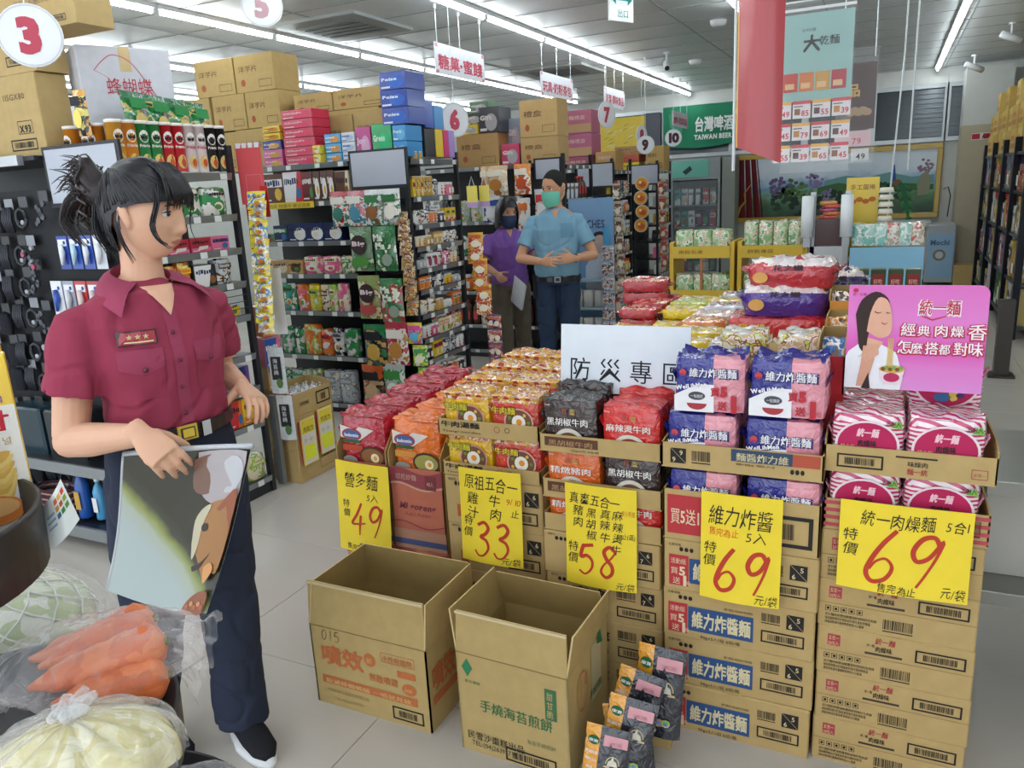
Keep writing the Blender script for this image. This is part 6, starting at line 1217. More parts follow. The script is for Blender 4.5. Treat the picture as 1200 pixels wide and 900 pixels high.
for (x0, x1, z0, z1, lb, c) in ((-3.95,-3.6,1.77,2.06,'lower red and brown drum carton over noodle cups','a06048'), (-3.95,-3.6,2.065,2.40,'upper red and brown drum carton over noodle cups','a85c48'), (-3.52,-3.14,1.77,1.94,'lowest pink and tan carton in the pillar stack','a05a6a'), (-3.52,-3.14,1.945,2.2,'middle pink and tan carton in the pillar stack','a8607a'), (-3.52,-3.14,2.205,2.46,'topmost pink and tan carton in the pillar stack','ab6478'), (-3.10,-2.86,1.77,1.98,'small tan carton beside the pink pillar','b8925c')):
    stock(x0, x1, z0, z1, Yd, .3, lb, c, lambda b, w, h: (b.rect(-.48*w, .05*h, .48*w, .4*h, mat('b08c64','ink'), -.001), b.ft('泡麵禮盒', -.4*w, .6*h, .2*h, mat('d8b0a8','ink'), -.0016, width=.7*w, bold=.02)), 'stock_carton', 'carton')
Ye = 10.9
for (x0, x1, z0, z1, lb, c) in ((-3.1,-2.85,1.77,2.1,'tan carton on the drinks unit under disc 9','bb9a5e'), (-3.55,-3.2,1.77,1.9,'yellow crate on the drinks unit','d8c03a'), (-3.55,-3.2,1.905,2.0,'red and white crate on the yellow crate','b85a4a'), (-3.55,-3.15,2.005,2.12,'brown crate topmost on the drinks unit','a8825a')):
    stock(x0, x1, z0, z1, Ye, .3, lb, c, PC('飲料'), 'stock_carton', 'carton')
# ================================================================ HANGING THINGS
WIRE = mat('c4c8ca', 'metal')
def wires(t, pts, z1, loc, rz=0):
    for (x, y, z) in pts:
        b = MB(); b.tube([(x, y, z), (x, y, z1)], .0025, 4, WIRE); b.cyl((x, y, z1-.03), .012, .03, 8, mat('d8dadc', 'gloss')); b.obj('hanging_wire', t)
def aisle_sign(y0, y1, z0, z1, x, txt, label):
    t = thing('aisle_sign', label, 'sign', (x, y0, z0), math.pi/2, group='white hanging aisle signs'); w, h = y1-y0, z1-z0
    b = MB(); b.box(0, 0, 0, w, .006, h, mat('dcdde4', 'matte')); b.obj('board', t)
    b = MB(); b.ft(txt, .05*w, .22*h, .50*h, mat('b8475a', 'ink'), -.0015, width=.9*w, bold=.04)
    for sx, sz in ((.01, .01), (.94, .01), (.01, .86), (.94, .86)): b.rect(sx*w, sz*h, (sx+.05)*w, (sz+.12)*h, mat('c88a96', 'ink'), -.001)
    b.obj('lettering', t); wires(t, [(.05, .003, h), (w*.5, .003, h), (w-.05, .003, h)], ZC-z0, None)
aisle_sign(5.47, 6.29, 2.505, 2.73, -3.2, '糖菓·蜜餞', 'nearest hanging white sign with four large red characters')
aisle_sign(7.51, 8.39, 2.51, 2.735, -3.2, '玩具·奶粉茶包', 'second hanging white sign with six small red characters')
aisle_sign(9.45, 10.27, 2.545, 2.77, -3.2, '清潔·調味食品', 'third hanging white sign partly above aisle disc 7')
aisle_sign(11.0, 11.9, 2.35, 2.55, -2.75, '飲料·清潔用品', 'farthest hanging white sign in front of the green banner')
def disc_sign(n_, loc, r, rz, label, col='b8475a'):
    t = thing('number_disc', label, 'sign', loc, rz, group='round aisle number signs')
    b = MB(); b.cyl((0, 0, 0), r, .01, 28, mat('e2e4e8', 'gloss'), axis='y'); b.obj('disc', t)
    b = MB(); b.text(n_, (-.36*r*len(n_)*1.05, -.002, -.5*r), (1,0,0), (0,0,1), 1.45*r, mat(col, 'ink'), width=.72*r*len(n_)*1.05, bold=.05)
    b.ring(0, 0, r*.97, r*.05, mat('c9ccd2', 'ink'), -.001); b.obj('numeral', t); wires(t, [(0, .005, r)], ZC-loc[2], None)
disc_sign('3', (-3.10, 2.16, 2.29), .118, .75, 'large round white sign reading 3 before the brown cartons')
disc_sign('5', (-3.58, 4.05, 2.79), .125, .7, 'round white sign reading 5 close to the ceiling', 'c8a0a8')
disc_sign('6', (-3.0, 5.36, 2.14), .125, 1.1, 'round white sign reading 6 beside the boxes of the sauce unit')
disc_sign('7', (-3.0, 8.95, 2.39), .15, 1.2, 'round white sign reading 7 below a hanging sign')
disc_sign('8', (-2.98, 10.3, 2.22), .12, 1.25, 'round white sign reading 8 just under disc 7')
disc_sign('9', (-2.62, 9.2, 2.04), .105, .4, 'round white sign reading 9 before the yellow poster', '4a3038')
disc_sign('10', (-2.74, 11.0, 2.19), .115, .3, 'round white sign reading 10 before the green banner', '4a3038')
t = thing('exit_sign', 'green and white emergency exit arrow sign on the ceiling', 'sign', (-1.85, 5.9, 2.86), 1.1)
b = MB(); b.box(-.12, 0, -.1, .12, .02, .12, mat('e8ecea', 'gloss')); b.obj('board', t); b = MB(); G_ = mat('2a8a80','ink'); b.rect(-.09, .04, .09, .06, G_, -.002); b.poly([(-.11,-.002,.05),(-.06,-.002,.09),(-.06,-.002,.01)], G_); b.poly([(.11,-.002,.05),(.06,-.002,.01),(.06,-.002,.09)], G_); b.ft('出口', -.05, -.07, .06, G_, -.002, bold=.03); b.obj('lettering', t); wires(t, [(0, .01, .12)], .14, None)
def camera_(loc, rz, label, wh='d8dadc'):
    t = thing('security_camera', label, 'security camera', loc, rz, group='white security cameras'); m_ = mat(wh, 'gloss')
    b = MB(); b.cyl((0,0,-.02), .035, .02, 14, m_); b.tube([(0,0,-.02),(0,0,-.10)], .012, 8, m_); b.obj('bracket', t)
    b = MB(); b.tube([(0,.10,-.10),(0,.0,-.14),(0,-.10,-.18)], [.034,.036,.036], 12, m_, True); b.obj('housing', t, True)
    b = MB(); b.tube([(0,-.10,-.18),(0,-.108,-.183)], .026, 12, mat('16171a','gloss')); b.obj('lens', t)
camera_((-2.33, 9.05, ZC), .3, 'white ceiling security camera above the staff aisle')
camera_((1.02, 9.9, ZC), 1.9, 'white security camera near the column, closest to the racks')
camera_((.82, 11.4, ZC-.1), 1.9, 'white security camera on the wall arm beside the column')
b = MB(); b.lathe([(0,-.05),(.05,-.05),(.07,-.03),(.075,0)], 16, mat('dcdedf','gloss')); b.obj('smoke_detector', None, True, 'round white smoke detector on the ceiling', 'smoke detector', loc=(-1.5, 7.68, ZC))
b = MB(); b.lathe([(0,-.05),(.05,-.05),(.07,-.03),(.075,0)], 16, mat('dcdedf','gloss')); b.obj('smoke_detector', None, True, 'round white smoke detector behind the ceiling camera', 'smoke detector', loc=(-2.2, 9.9, ZC))
t = thing('air_conditioner', 'square ceiling air conditioner grille above aisle disc 7', 'air conditioner', (-3.75, 9.4, ZC))
b = MB(); b.box(-.45, -.45, -.03, .45, .45, 0, mat('8a8c88','paint')); b.obj('frame', t)
for i in range(5): b = MB(); b.box(-.3, -.28+.12*i, -.038, .3, -.22+.12*i, -.03, mat('5a5c5a','paint')); b.obj('louvre', t)
t = thing('air_conditioner', 'square ceiling air conditioner above the crimson pie boxes', 'air conditioner', (-4.2, 5.7, ZC)); b = MB(); b.box(-.42, -.42, -.025, .42, .42, 0, mat('8f9290','paint')); b.obj('frame', t)
for i in range(5): b = MB(); b.box(-.28, -.26+.11*i, -.033, .28, -.2+.11*i, -.025, mat('5a5c5a','paint')); b.obj('louvre', t)
# red banner, clear poster pockets
RBn = mat('a23a3f', 'gloss')
t = thing('hanging_banner', 'long red plastic banner hanging above the noodle display', 'banner', (-.445, 2.6, 1.675))
b = MB(); b.grid(lambda u, v: (.135*u, -.05*math.sin(u*2.6)*(.6+.4*v), .02-.055*u + v*(1.0)), 12, 10, RBn); b.obj('sheet', t, True)
b = MB(); b.box(-.004, 0, .02, 0, .004, 1.30, mat('d8a84a','gloss')); b.obj('yellow_edge', t)
b = MB(); b.tube([(-.012, .01, -.05), (-.012, .01, 1.32)], .005, 6, mat('c8ccce','gloss')); b.obj('hanging_rod', t)
CLR = clear('eef2f4', .10, .1, .3)
t = thing('poster_pocket', 'clear hanging pocket with pale teal poster and rows of price cards', 'poster', (-.395, 3.2, 1.63))
b = MB(); b.grid(lambda u, v: (.01+.24*u, -.012-.004*math.sin(u*9+v*5), -.02+.60*v), 14, 20, CLR); b.obj('clear_sleeve', t, True)
b = MB(); b.box(0, 0, .235, .245, .003, .535, mat('8fb5b0', 'matte')); b.obj('poster_sheet', t)
b = MB(); b.ft('大', .075, .41, .06, INK, -.001, bold=.05); b.ft('乾麵', .13, .425, .035, INK, -.001, bold=.03); b.ft('五木拉麵', .07, .475, .012, INK, -.001)
for i, c in enumerate(('b8402a','c8702a','c09040','a8303c')): b.rect(.012+.055*i, .27, .062+.055*i, .335, mat(c,'ink'), -.001); b.rect(.018+.055*i, .28, .05+.055*i, .30, mat('d8b080','ink'), -.0016)
b.obj('printed_picture', t)
b = MB(); b.box(-.005, -.002, .545, .25, .004, .555, mat('d8dcde','gloss')); b.box(-.005, -.002, .575, .25, .004, .58, mat('d8dcde','gloss')); b.obj('top_clip', t)
k = 0
for r in range(3):
    for c in range(4):
        pc_ = MB(); x0, z0 = -.02+.068*c, .02+.078*r
        pc_.box(x0, 0, z0, x0+.062, .002, z0+.062, mat('dcd9da','matte')); pc_.rect(x0, z0+.05, x0+.062, z0+.062, mat('c8404a','ink') if (r+c) % 2 else mat('e0a84a','ink'), -.0008)
        pc_.rect(x0+.006, z0+.012, x0+.026, z0+.034, mat(['8a5a3a','5a3a34','b8803a'][(r+c) % 3],'ink'), -.001); pc_.ft(['55','39','65','45','79','69','49','85'][(r*3+c) % 8], x0+.030, z0+.008, .028, mat('c8404e','ink'), -.001, width=.028, bold=.02); pc_.rect(x0+.004, z0+.04, x0+.035, z0+.044, mat('5a5a60','ink'), -.001)
        pc_.obj('price_card', t)
wires(t, [(.13, 0, .58), (.245, 0, .58)], ZC-1.63, None)
t = thing('poster_pocket', 'dark brown hanging poster with dumpling picture behind the teal one', 'poster', (-.235, 3.8, 1.65))
b = MB(); b.box(0, 0, .13, .155, .003, .40, mat('4a3230', 'matte')); b.obj('poster_sheet', t); b = MB(); b.ft('食', .03, .36, .02, mat('c8b8a0','ink'), -.001); b.ft('品', .04, .27, .055, mat('c8a05a','ink'), -.001, bold=.06)
for i in range(5): b.disc(.06+.016*i, .20+.008*(i % 2), .02, .016, mat('a88a6a','ink'), -.001-.0004*i, 9)
b.obj('printed_picture', t); b = MB(); b.box(.0, 0, .06, .145, .002, .125, mat('d8b8bc','matte')); b.ft('79', .07, .07, .035, mat('c04a5a','ink'), -.001); b.obj('price_card', t); b = MB(); b.box(.07, 0, .0, .14, .002, .05, mat('cfcfd0','matte')); b.ft('49', .09, .005, .035, INK, -.001); b.obj('price_card', t)
b = MB(); b.grid(lambda u, v: (.16*u, -.01, -.01+.47*v), 4, 6, CLR); b.obj('clear_sleeve', t, True); wires(t, [(.02, 0, .42), (.145, 0, .42)], ZC-1.65, None)
for i, (x, y, z0) in enumerate(((.03, 5.6, 1.25), (.09, 5.6, 1.6))): t = thing('hanging_rod', 'thin pale hanging rod before the windows, %s' % ['longer', 'shorter'][i], 'rod', (x, y, z0)); b = MB(); b.tube([(-.04*(1-i), 0, 0), (.0, 0, (ZC-z0)*.6), (0, 0, ZC-z0)], .006, 6, mat('c6cacb','gloss')); b.obj('rod', t)
b = MB(); b.tube([(-.33, 3.6, 2.33), (.32, 6.6, ZC)], .003, 4, WIRE); tag(b.obj('slanting_string'), 'slanting string running up to the ceiling beside the posters', 'string')

# ================================================================ BACK WALL
t = thing('wall_painting', 'large gold framed landscape painting with red curtain and peacock', 'painting', (-2.33, Y1-.04, .90)); W, H = 2.99, 1.06; GF = mat('b0902a', 'gloss')
for q in ((0,0,W,.075),(0,H-.075,W,H),(0,.075,.075,H-.075),(W-.075,.075,W,H-.075)): b = MB(); b.bbox(q[0], -.05, q[1], q[2], 0, q[3], GF, .012); b.obj('frame_bar', t)
def paintm():
    m, nt, bs = base_mat('painted_landscape'); tc = nt.nodes.new('ShaderNodeTexCoord'); sp = nt.nodes.new('ShaderNodeSeparateXYZ'); nt.links.new(tc.outputs['Object'], sp.inputs[0])
    n = nt.nodes.new('ShaderNodeTexNoise'); n.inputs['Scale'].default_value = 5; n.inputs['Detail'].default_value = 5; nt.links.new(tc.outputs['Object'], n.inputs['Vector'])
    ma = nt.nodes.new('ShaderNodeMath'); ma.operation = 'MULTIPLY_ADD'; ma.inputs[1].default_value = .35; nt.links.new(n.outputs['Fac'], ma.inputs[0]); nt.links.new(sp.outputs['Z'], ma.inputs[2])
    rp = nt.nodes.new('ShaderNodeValToRGB'); e = rp.color_ramp.elements; e[0].color = lin('2a3038'); e[0].position = .15; e[1].color = lin('d4e0ea'); e[1].position = 1.
    for p_, h_ in ((.35, '35573f'), (.5, '557a58'), (.62, '7aa898'), (.72, '6a9ac4'), (.85, 'c4d4e0')): x = e.new(p_); x.color = lin(h_)
    nt.links.new(ma.outputs[0], rp.inputs[0]); nt.links.new(rp.outputs[0], bs.inputs['Base Color']); bs.inputs['Roughness'].default_value = .5; return m
b = MB(); b.box(.07, -.02, .07, W-.07, -.012, H-.07, paintm()); b.obj('canvas', t)
b = MB(); rng = random.Random(3)
def blob(x, z, r, col, n=26, sq=1): 
    for i in range(n): a = rng.random()*6.3; d_ = r*math.sqrt(rng.random()); b.disc(x+d_*math.cos(a), z+d_*sq*math.sin(a), r*.22, r*.2, mat(col,'ink'), -.0215-.0002*(i % 9), 7)
for x in range(16): pass
b.poly([(1.4,-.0208,.60),(1.7,-.0208,.66),(2.0,-.0208,.62),(2.3,-.0208,.68),(2.6,-.0208,.6),(2.9,-.0208,.62),(2.9,-.0208,.5),(1.4,-.0208,.5)], mat('6a9a9a','ink')); b.poly([(1.3,-.0212,.5),(1.6,-.0212,.56),(1.9,-.0212,.5),(2.3,-.0212,.53),(2.9,-.0212,.48),(2.9,-.0212,.40),(1.3,-.0212,.40)], mat('3f6a3a','ink'))
for x, z, r, c in ((.75,.55,.16,'6a5a80'),(.95,.5,.15,'4a6a3a'),(1.1,.45,.14,'6a8a5a'),(1.25,.62,.12,'8a7aa8'),(.8,.32,.18,'2f4a34'),(1.1,.25,.2,'26382f'),(1.5,.28,.2,'26382f'),(1.9,.3,.16,'3a4a3a'),(2.2,.42,.12,'2a4a34'),(2.5,.36,.12,'2f3a34'),(2.78,.75,.1,'8a7080'),(1.45,.38,.1,'8a7aa8')): blob(x, z, r, c)
b.poly([(2.70,-.024,.32),(2.84,-.024,.34),(2.86,-.024,.55),(2.80,-.024,.68),(2.72,-.024,.62),(2.68,-.024,.48)], mat('8a8a72','ink'))
b.poly([(2.33,-.025,.55),(2.40,-.025,.52),(2.37,-.025,.78),(2.345,-.025,.80)], mat('2f4f9a','ink')); b.disc(2.42,.52,.06,.05, mat('8a5a3a','ink'), -.0255, 10)
b.obj('painted_picture', t)
b = MB(); b.grid(lambda u, v: (.075+.42*u*(1-.25*v), -.03+.012*math.sin(u*22), .075+(H-.15)*v), 24, 4, mat('6a2228','cloth')); b.stroke([(.10,.10),(.14,.24),(.22,.34),(.20,.46),(.30,.60)], .03, mat('b8923a','ink'), -.048); b.obj('painted_curtain', t, True)
b = MB(); 
for i in range(9): b.disc(2.50+.010*i, .44-.045*i, .10-.004*i, .05, mat(['2f7a3a','1f5a34','3f8a4a'][i % 3],'veg'), -.026-.001*i, 10)
b.stroke([(2.44,.52),(2.5,.44),(2.56,.2),(2.60,-.02)], .07, mat('2a6a44','ink'), -.052); b.disc(2.60, -.03, .05, .06, mat('2f7a3a','ink'), -.053, 8); b.disc(2.60, -.03, .02, .025, mat('2f4f9a','ink'), -.054, 8); b.obj('painted_tail', t)
t = thing('fabric_banner', 'green banner with white characters on the back wall', 'banner', (-3.45, Y1-.12, 2.17))
b = MB(); b.grid(lambda u, v: (1.15*u, -.012*math.sin(u*14)-.01, .62*v-.05*math.sin(u*3.14)*(1-v)), 24, 6, mat('2a7a5a','cloth')); b.obj('fabric', t, True)
b = MB(); WW = mat('dfe6e2','ink'); b.ft('台灣啤酒', .52, .22, .24, WW, -.032, width=.62, bold=.05); b.ft('TAIWAN BEER', .52, .08, .10, WW, -.032, width=.6, bold=.04); b.poly([(.1,-.03,.5),(.25,-.03,.55),(.4,-.03,.4),(.3,-.03,.2),(.12,-.03,.3)], mat('3f8a6a','ink')); b.obj('lettering', t)
t = thing('photo_banner', 'red and orange food photo banner beside the green banner', 'banner', (-2.30, Y1-.12, 2.2)); b = MB(); b.box(0, 0, 0, .3, .01, .6, mat('a8402c','gloss')); b.obj('board', t); b = MB()
for i in range(9): b.disc(.05+.2*R_.random(), .1+.4*R_.random(), .07, .06, mat(['d8a04a','7a2a24','e0c8a0','c8602a'][i % 4],'ink'), -.001-.0005*i, 9)
b.obj('printed_picture', t)
t = thing('yellow_poster', 'yellow wall poster with scattered brown shapes', 'poster', (-4.55, Y1-.11, 1.98)); b = MB(); b.box(0, 0, 0, .78, .01, .72, mat('d8bc4a','matte')); b.box(.78, 0, .1, 1.05, .01, .75, mat('54565e','matte')); b.obj('board', t); b = MB()
for i in range(26): b.poly([(.04+.5*R_.random(), -.001, .08+.55*R_.random()) for _ in range(3)] if False else [(x, -.001-.0001*i, z) for x0_, z0_ in [(.05+.5*R_.random(), .05+.55*R_.random())] for x, z in ((x0_, z0_), (x0_+.08, z0_+.03), (x0_+.1, z0_+.045), (x0_+.02, z0_+.02))], mat('8a7a4a' if i % 2 else 'd8d0b8','ink'))
b.obj('printed_picture', t)
# cold cabinet and freezer
t = thing('drinks_fridge', 'glass fronted drinks fridge with teal header panel', 'fridge', (-3.25, 12.85, 0)); FG = mat('8f9698','paint')
b = MB(); b.box(0, 0, 0, .8, .44, .15, FG); b.box(0, .40, .15, .8, .44, 1.95, FG); b.box(0, 0, .15, .04, .40, 1.95, FG); b.box(.76, 0, .15, .8, .40, 1.95, FG); b.box(.04, .0, 1.62, .76, .40, 1.95, FG); b.obj('cabinet', t)
b = MB(); b.box(.03, -.012, 1.66, .62, 0, 1.92, mat('6ab0a0','gloss')); b.poly([(.2,-.013,1.75),(.32,-.013,1.84),(.36,-.013,1.78),(.26,-.013,1.70)], mat('2a3a44','ink')); b.obj('header_panel', t)
for z in (.5, .85, 1.2): b = MB(); b.box(.04, .05, z, .76, .40, z+.02, FR); b.obj('shelf', t)
b = MB(); b.box(.05, -.005, .17, .75, .0, 1.6, clear('c8d4d8', .12, .05, .02)); b.obj('glass_door', t)
for r, z in enumerate((.152, .522, .872, 1.222)):
    for i in range(6): put('drink_pack', proto('box', ['navy','crimson','grey','teal','white','navy'][(i+r) % 6], ['white','white','red','white','green','silver'][(i*2+r) % 6], .10, .26, .12), (-3.25+.10+.115*i, 12.93, z), 0, '%s drink pack on the %s fridge shelf, %s along' % (['navy','crimson','grey','teal','white','navy'][(i+r) % 6], ['bottom','second','third','top'][r], ORD[i]), 'drink', 'drink packs in the glass fronted fridge')
b = MB(); b.bbox(-2.42, 12.85, 0, -2.22, 13.2, 1.95, mat('8a908a','paint')); tag(b.obj('side_panel_stand'), 'grey patterned panel beside the drinks fridge', 'panel')
t = thing('chest_freezer', 'white chest freezer below the painting', 'freezer', (-.40, 12.55, 0)); FW = mat('b4babb','paint')
b = MB(); b.bbox(0, 0, .06, .95, .62, .80, FW, .02); b.obj('cabinet', t, ); b = MB(); b.bbox(-.01, -.01, .80, .96, .63, .88, mat('c2c8ca','paint'), .015); b.obj('lid', t)
b = MB(); b.box(.70, -.014, .72, .88, -.002, .82, mat('3a5a66','gloss')); b.obj('badge', t); b = MB(); b.box(.04, -.004, .12, .9, -.001, .2, mat('7a8084','metal')); b.obj('vent_grille', t)
t = thing('ice_cream_freezer', 'small freezer with light blue advertising panel', 'freezer', (.50, 12.4, 0)); b = MB(); b.bbox(0, 0, .04, .36, .55, .84, mat('a8aeb0','paint'), .015); b.obj('cabinet', t); b = MB(); b.box(.02, -.006, .1, .34, 0, .72, mat('86aecb','gloss')); b.ft('Mochi', .05, .56, .1, mat('4a6a8a','ink'), -.008, width=.24, bold=.03); b.disc(.17, .42, .08, .08, mat('8a7a6a','ink'), -.008, 16); b.disc(.17, .42, .05, .05, mat('b8c4c8','ink'), -.009, 12); b.obj('advert_panel', t)
b = MB(); b.bbox(.86, 12.35, 0, 1.12, 12.7, .28, CD); tag(b.obj('carton'), 'small brown carton at the foot of the column', 'carton')
t = thing('warning_sign', 'small red and white warning strip on the column', 'sign', (.96, 12.745, 1.95)); b = MB(); b.box(0, 0, 0, .26, .004, .09, mat('dcd4d0','gloss')); b.rect(.005, .01, .1, .08, mat('b02a34','ink'), -.001); b.rect(.14, .01, .25, .08, mat('b02a34','ink'), -.001); b.ft('人人', .12, .015, .06, INK, -.002, width=.09, bold=.04); b.obj('plate', t)
b = MB(); b.tube([(.70, Y1-.03, 1.30), (.76, Y1-.04, 1.33), (.80, Y1-.03, 1.2), (.78, Y1-.03, .9)], .008, 6, mat('26262a','gloss')); tag(b.obj('power_cable'), 'dark cable hanging from a socket beside the painting', 'cable')
# ---- dark racks along the right wall side
RY = [7.6, 8.7, 9.8, 10.9, 12.0, 12.7]
GRk = 'goods on the dark racks'
t = thing('storage_rack', 'long row of dark metal racks down the side aisle', 'rack', (1.10, 7.6, 0)); DK = mat('1d1f26','metal')
for i, y in enumerate([8.45, 9.3, 10.2, 11.2, 12.2]): b = MB(); b.box(-.02, y-7.6-.03, 0, .04, y-7.6+.04, 1.86, DK); b.obj('post', t); b = MB(); b.box(.50, y-7.6-.02, 0, .54, y-7.6+.03, 1.85, DK); b.obj('post', t)
for z in (.12, .52, .95, 1.35, 1.72): b = MB(); b.box(.0, .85, z-.03, .52, 4.92, z, mat('4a4c50','metal')); b.obj('shelf', t)
b = MB(); b.box(.54, .85, .05, .56, 4.92, 1.85, mat('2a2c32','paint')); b.obj('back_panel', t)
pal = ['c8b060','b8a050','d0b86a','7a8a8a','4a7a4a','a84a3a','d8d4c8','6a5a8a','c89a4a','8a9aa8']
for si, (z, hh) in enumerate(((.12, .34), (.52, .36), (.95, .33), (1.35, .30))):
    y = 8.5; k = 0
    while y < 12.3:
        wd = R_.choice([.14, .18, .22]); c = pal[(k*3+si*2) % 10]; kind = ['box', 'bag', 'box', 'jar'][(k+si) % 4]
        h_ = hh*R_.uniform(.6, .95); k += 1
        put({'box': 'stock_box', 'bag': 'stock_bag', 'jar': 'storage_jar'}[kind], proto(kind, c, 'white' if k % 2 else 'crimson', wd*.92, round(h_, 1)+.05, .3), (1.12, y+wd/2, z), -math.pi/2, '%s-wrapped stock item on the %s rack shelf, %s toward the back wall' % (['straw','khaki','sand','grey-green','green','brick red','cream','violet','amber','slate'][(k*3-3+si*2) % 10], ['lowest','second','third','fourth'][si], ORD[min(15, k-1)]), 'stock', GRk); y += wd
for i in range(9):
    y = 8.5 + i*.42; hh = .24
    for j in range(3 if i % 2 else 2):
        stock_z = 1.722+j*.24
        t = thing('stock_carton', 'yellowish carton stacked on the dark racks, %s along, %s level' % (ORD[i], ORD[j]), 'carton', (1.13, y, stock_z), R_.uniform(-.05,.05), 'yellowish cartons on the dark racks')
        b = MB(); b.bbox(0, 0, 0, .4, .33, hh, mat(['c0a458','b89a52','c8ae68'][(i+j) % 3],'card')); b.obj('body', t); b = MB(); b.T = Matrix.Translation((-.001, .33, 0)) @ Matrix.Rotation(-math.pi/2, 4, 'Z'); b.rect(.03, .04, .3, .09, mat('a0703a','ink')); b.ft('即食麵', .05, .12, .06, mat('a84a3a','ink'), -.001, width=.2, bold=.03); b.obj('printed_label', t)
# ================================================================ PEOPLE
from mathutils.bvhtree import BVHTree
def V(*a): return Vector(a if len(a) > 1 else a[0])
def loft(b, pts, rads, side, mt, seg=20, caps=True, closed_tip=False, sq=1.0):
    """body surface through pts; rads = (half width along side, half thickness)"""
    pts = [V(p) for p in pts]; n = len(pts); rows = []
    for i, p in enumerate(pts):
        t = (pts[min(i+1, n-1)] - pts[max(i-1, 0)]).normalized(); s = V(side[i]) if isinstance(side, list) else V(side)
        a = (s - t*s.dot(t)).normalized(); c = t.cross(a).normalized(); ra, rb = rads[i] if isinstance(rads[i], tuple) else (rads[i], rads[i])
        def pw(v): return math.copysign(abs(v)**sq, v)
        rows.append(b.av([p + a*(ra*pw(math.cos(2*math.pi*k/seg))) + c*(rb*pw(math.sin(2*math.pi*k/seg))) for k in range(seg)]))
    for i in range(n-1):
        for k in range(seg): b.face((rows[i]+k, rows[i]+(k+1)%seg, rows[i+1]+(k+1)%seg, rows[i+1]+k), mt)
    if caps: b.face(range(rows[0]+seg-1, rows[0]-1, -1), mt); b.face(range(rows[-1], rows[-1]+seg), mt)
def ball(b, p, r, mt, seg=14):
    rr = r if isinstance(r, tuple) else (r, r, r); rows = []
    for j in range(1, seg//2): 
        a = math.pi*j/(seg//2); rows.append(b.av([(p[0]+rr[0]*math.sin(a)*math.cos(2*math.pi*k/seg), p[1]+rr[1]*math.sin(a)*math.sin(2*math.pi*k/seg), p[2]-rr[2]*math.cos(a)) for k in range(seg)]))
    lo = b.av([(p[0], p[1], p[2]-rr[2])]); hi = b.av([(p[0], p[1], p[2]+rr[2])])
    for k in range(seg):
        k2 = (k+1) % seg; b.face((lo, rows[0]+k2, rows[0]+k), mt); b.face((hi, rows[-1]+k, rows[-1]+k2), mt)
        for j in range(len(rows)-1): b.face((rows[j]+k, rows[j]+k2, rows[j+1]+k2, rows[j+1]+k), mt)
def remesh(b, name, voxel, smooth_n, mt, disp=None, matf=None, mats=None, adapt=0):
    me = b.mesh(name); o = bpy.data.objects.new('tmp', me); C.objects.link(o)
    m = o.modifiers.new('r', 'REMESH'); m.mode = 'VOXEL'; m.voxel_size = voxel; m.adaptivity = adapt
    if smooth_n: s_ = o.modifiers.new('s', 'SMOOTH'); s_.factor = .5; s_.iterations = smooth_n
    dg = bpy.context.evaluated_depsgraph_get(); dg.update(); out = bpy.data.meshes.new_from_object(o.evaluated_get(dg)); out.name = name
    bpy.data.objects.remove(o)
    if disp:
        nrm = [v.normal.copy() for v in out.vertices]
        for v, n_ in zip(out.vertices, nrm): v.co += n_*disp(v.co, n_)
    out.materials.clear()
    for q in (mats or [mt]): out.materials.append(q)
    if matf:
        for p in out.polygons: p.material_index = matf(p.center)
    else: out.polygons.foreach_set('material_index', [0]*len(out.polygons))
    out.polygons.foreach_set('use_smooth', [True]*len(out.polygons)); out.update(); return out
def bvh_of(me): return BVHTree.FromPolygons([v.co for v in me.vertices], [tuple(p.vertices) for p in me.polygons])
def decal(b, bv, o, ux, uy, w, h, mt, off=.003, nx=6, ny=5, fn=None):
    """patch lying on a surface, cast from o + ux*s + uy*t along -(ux x uy)"""
    ux, uy = V(ux).normalized(), V(uy).normalized(); nn = ux.cross(uy).normalized()
    def f(u, v):
        p = V(o) + ux*((u-.5)*w) + uy*((v if fn is None else fn(u, v))*h)
        r = bv.ray_cast(p + nn*.3, -nn)
        return tuple((r[0] if r[0] is not None and (r[0]-p).length < .15 else p) + nn*off)
    b.grid(f, nx, ny, mt)
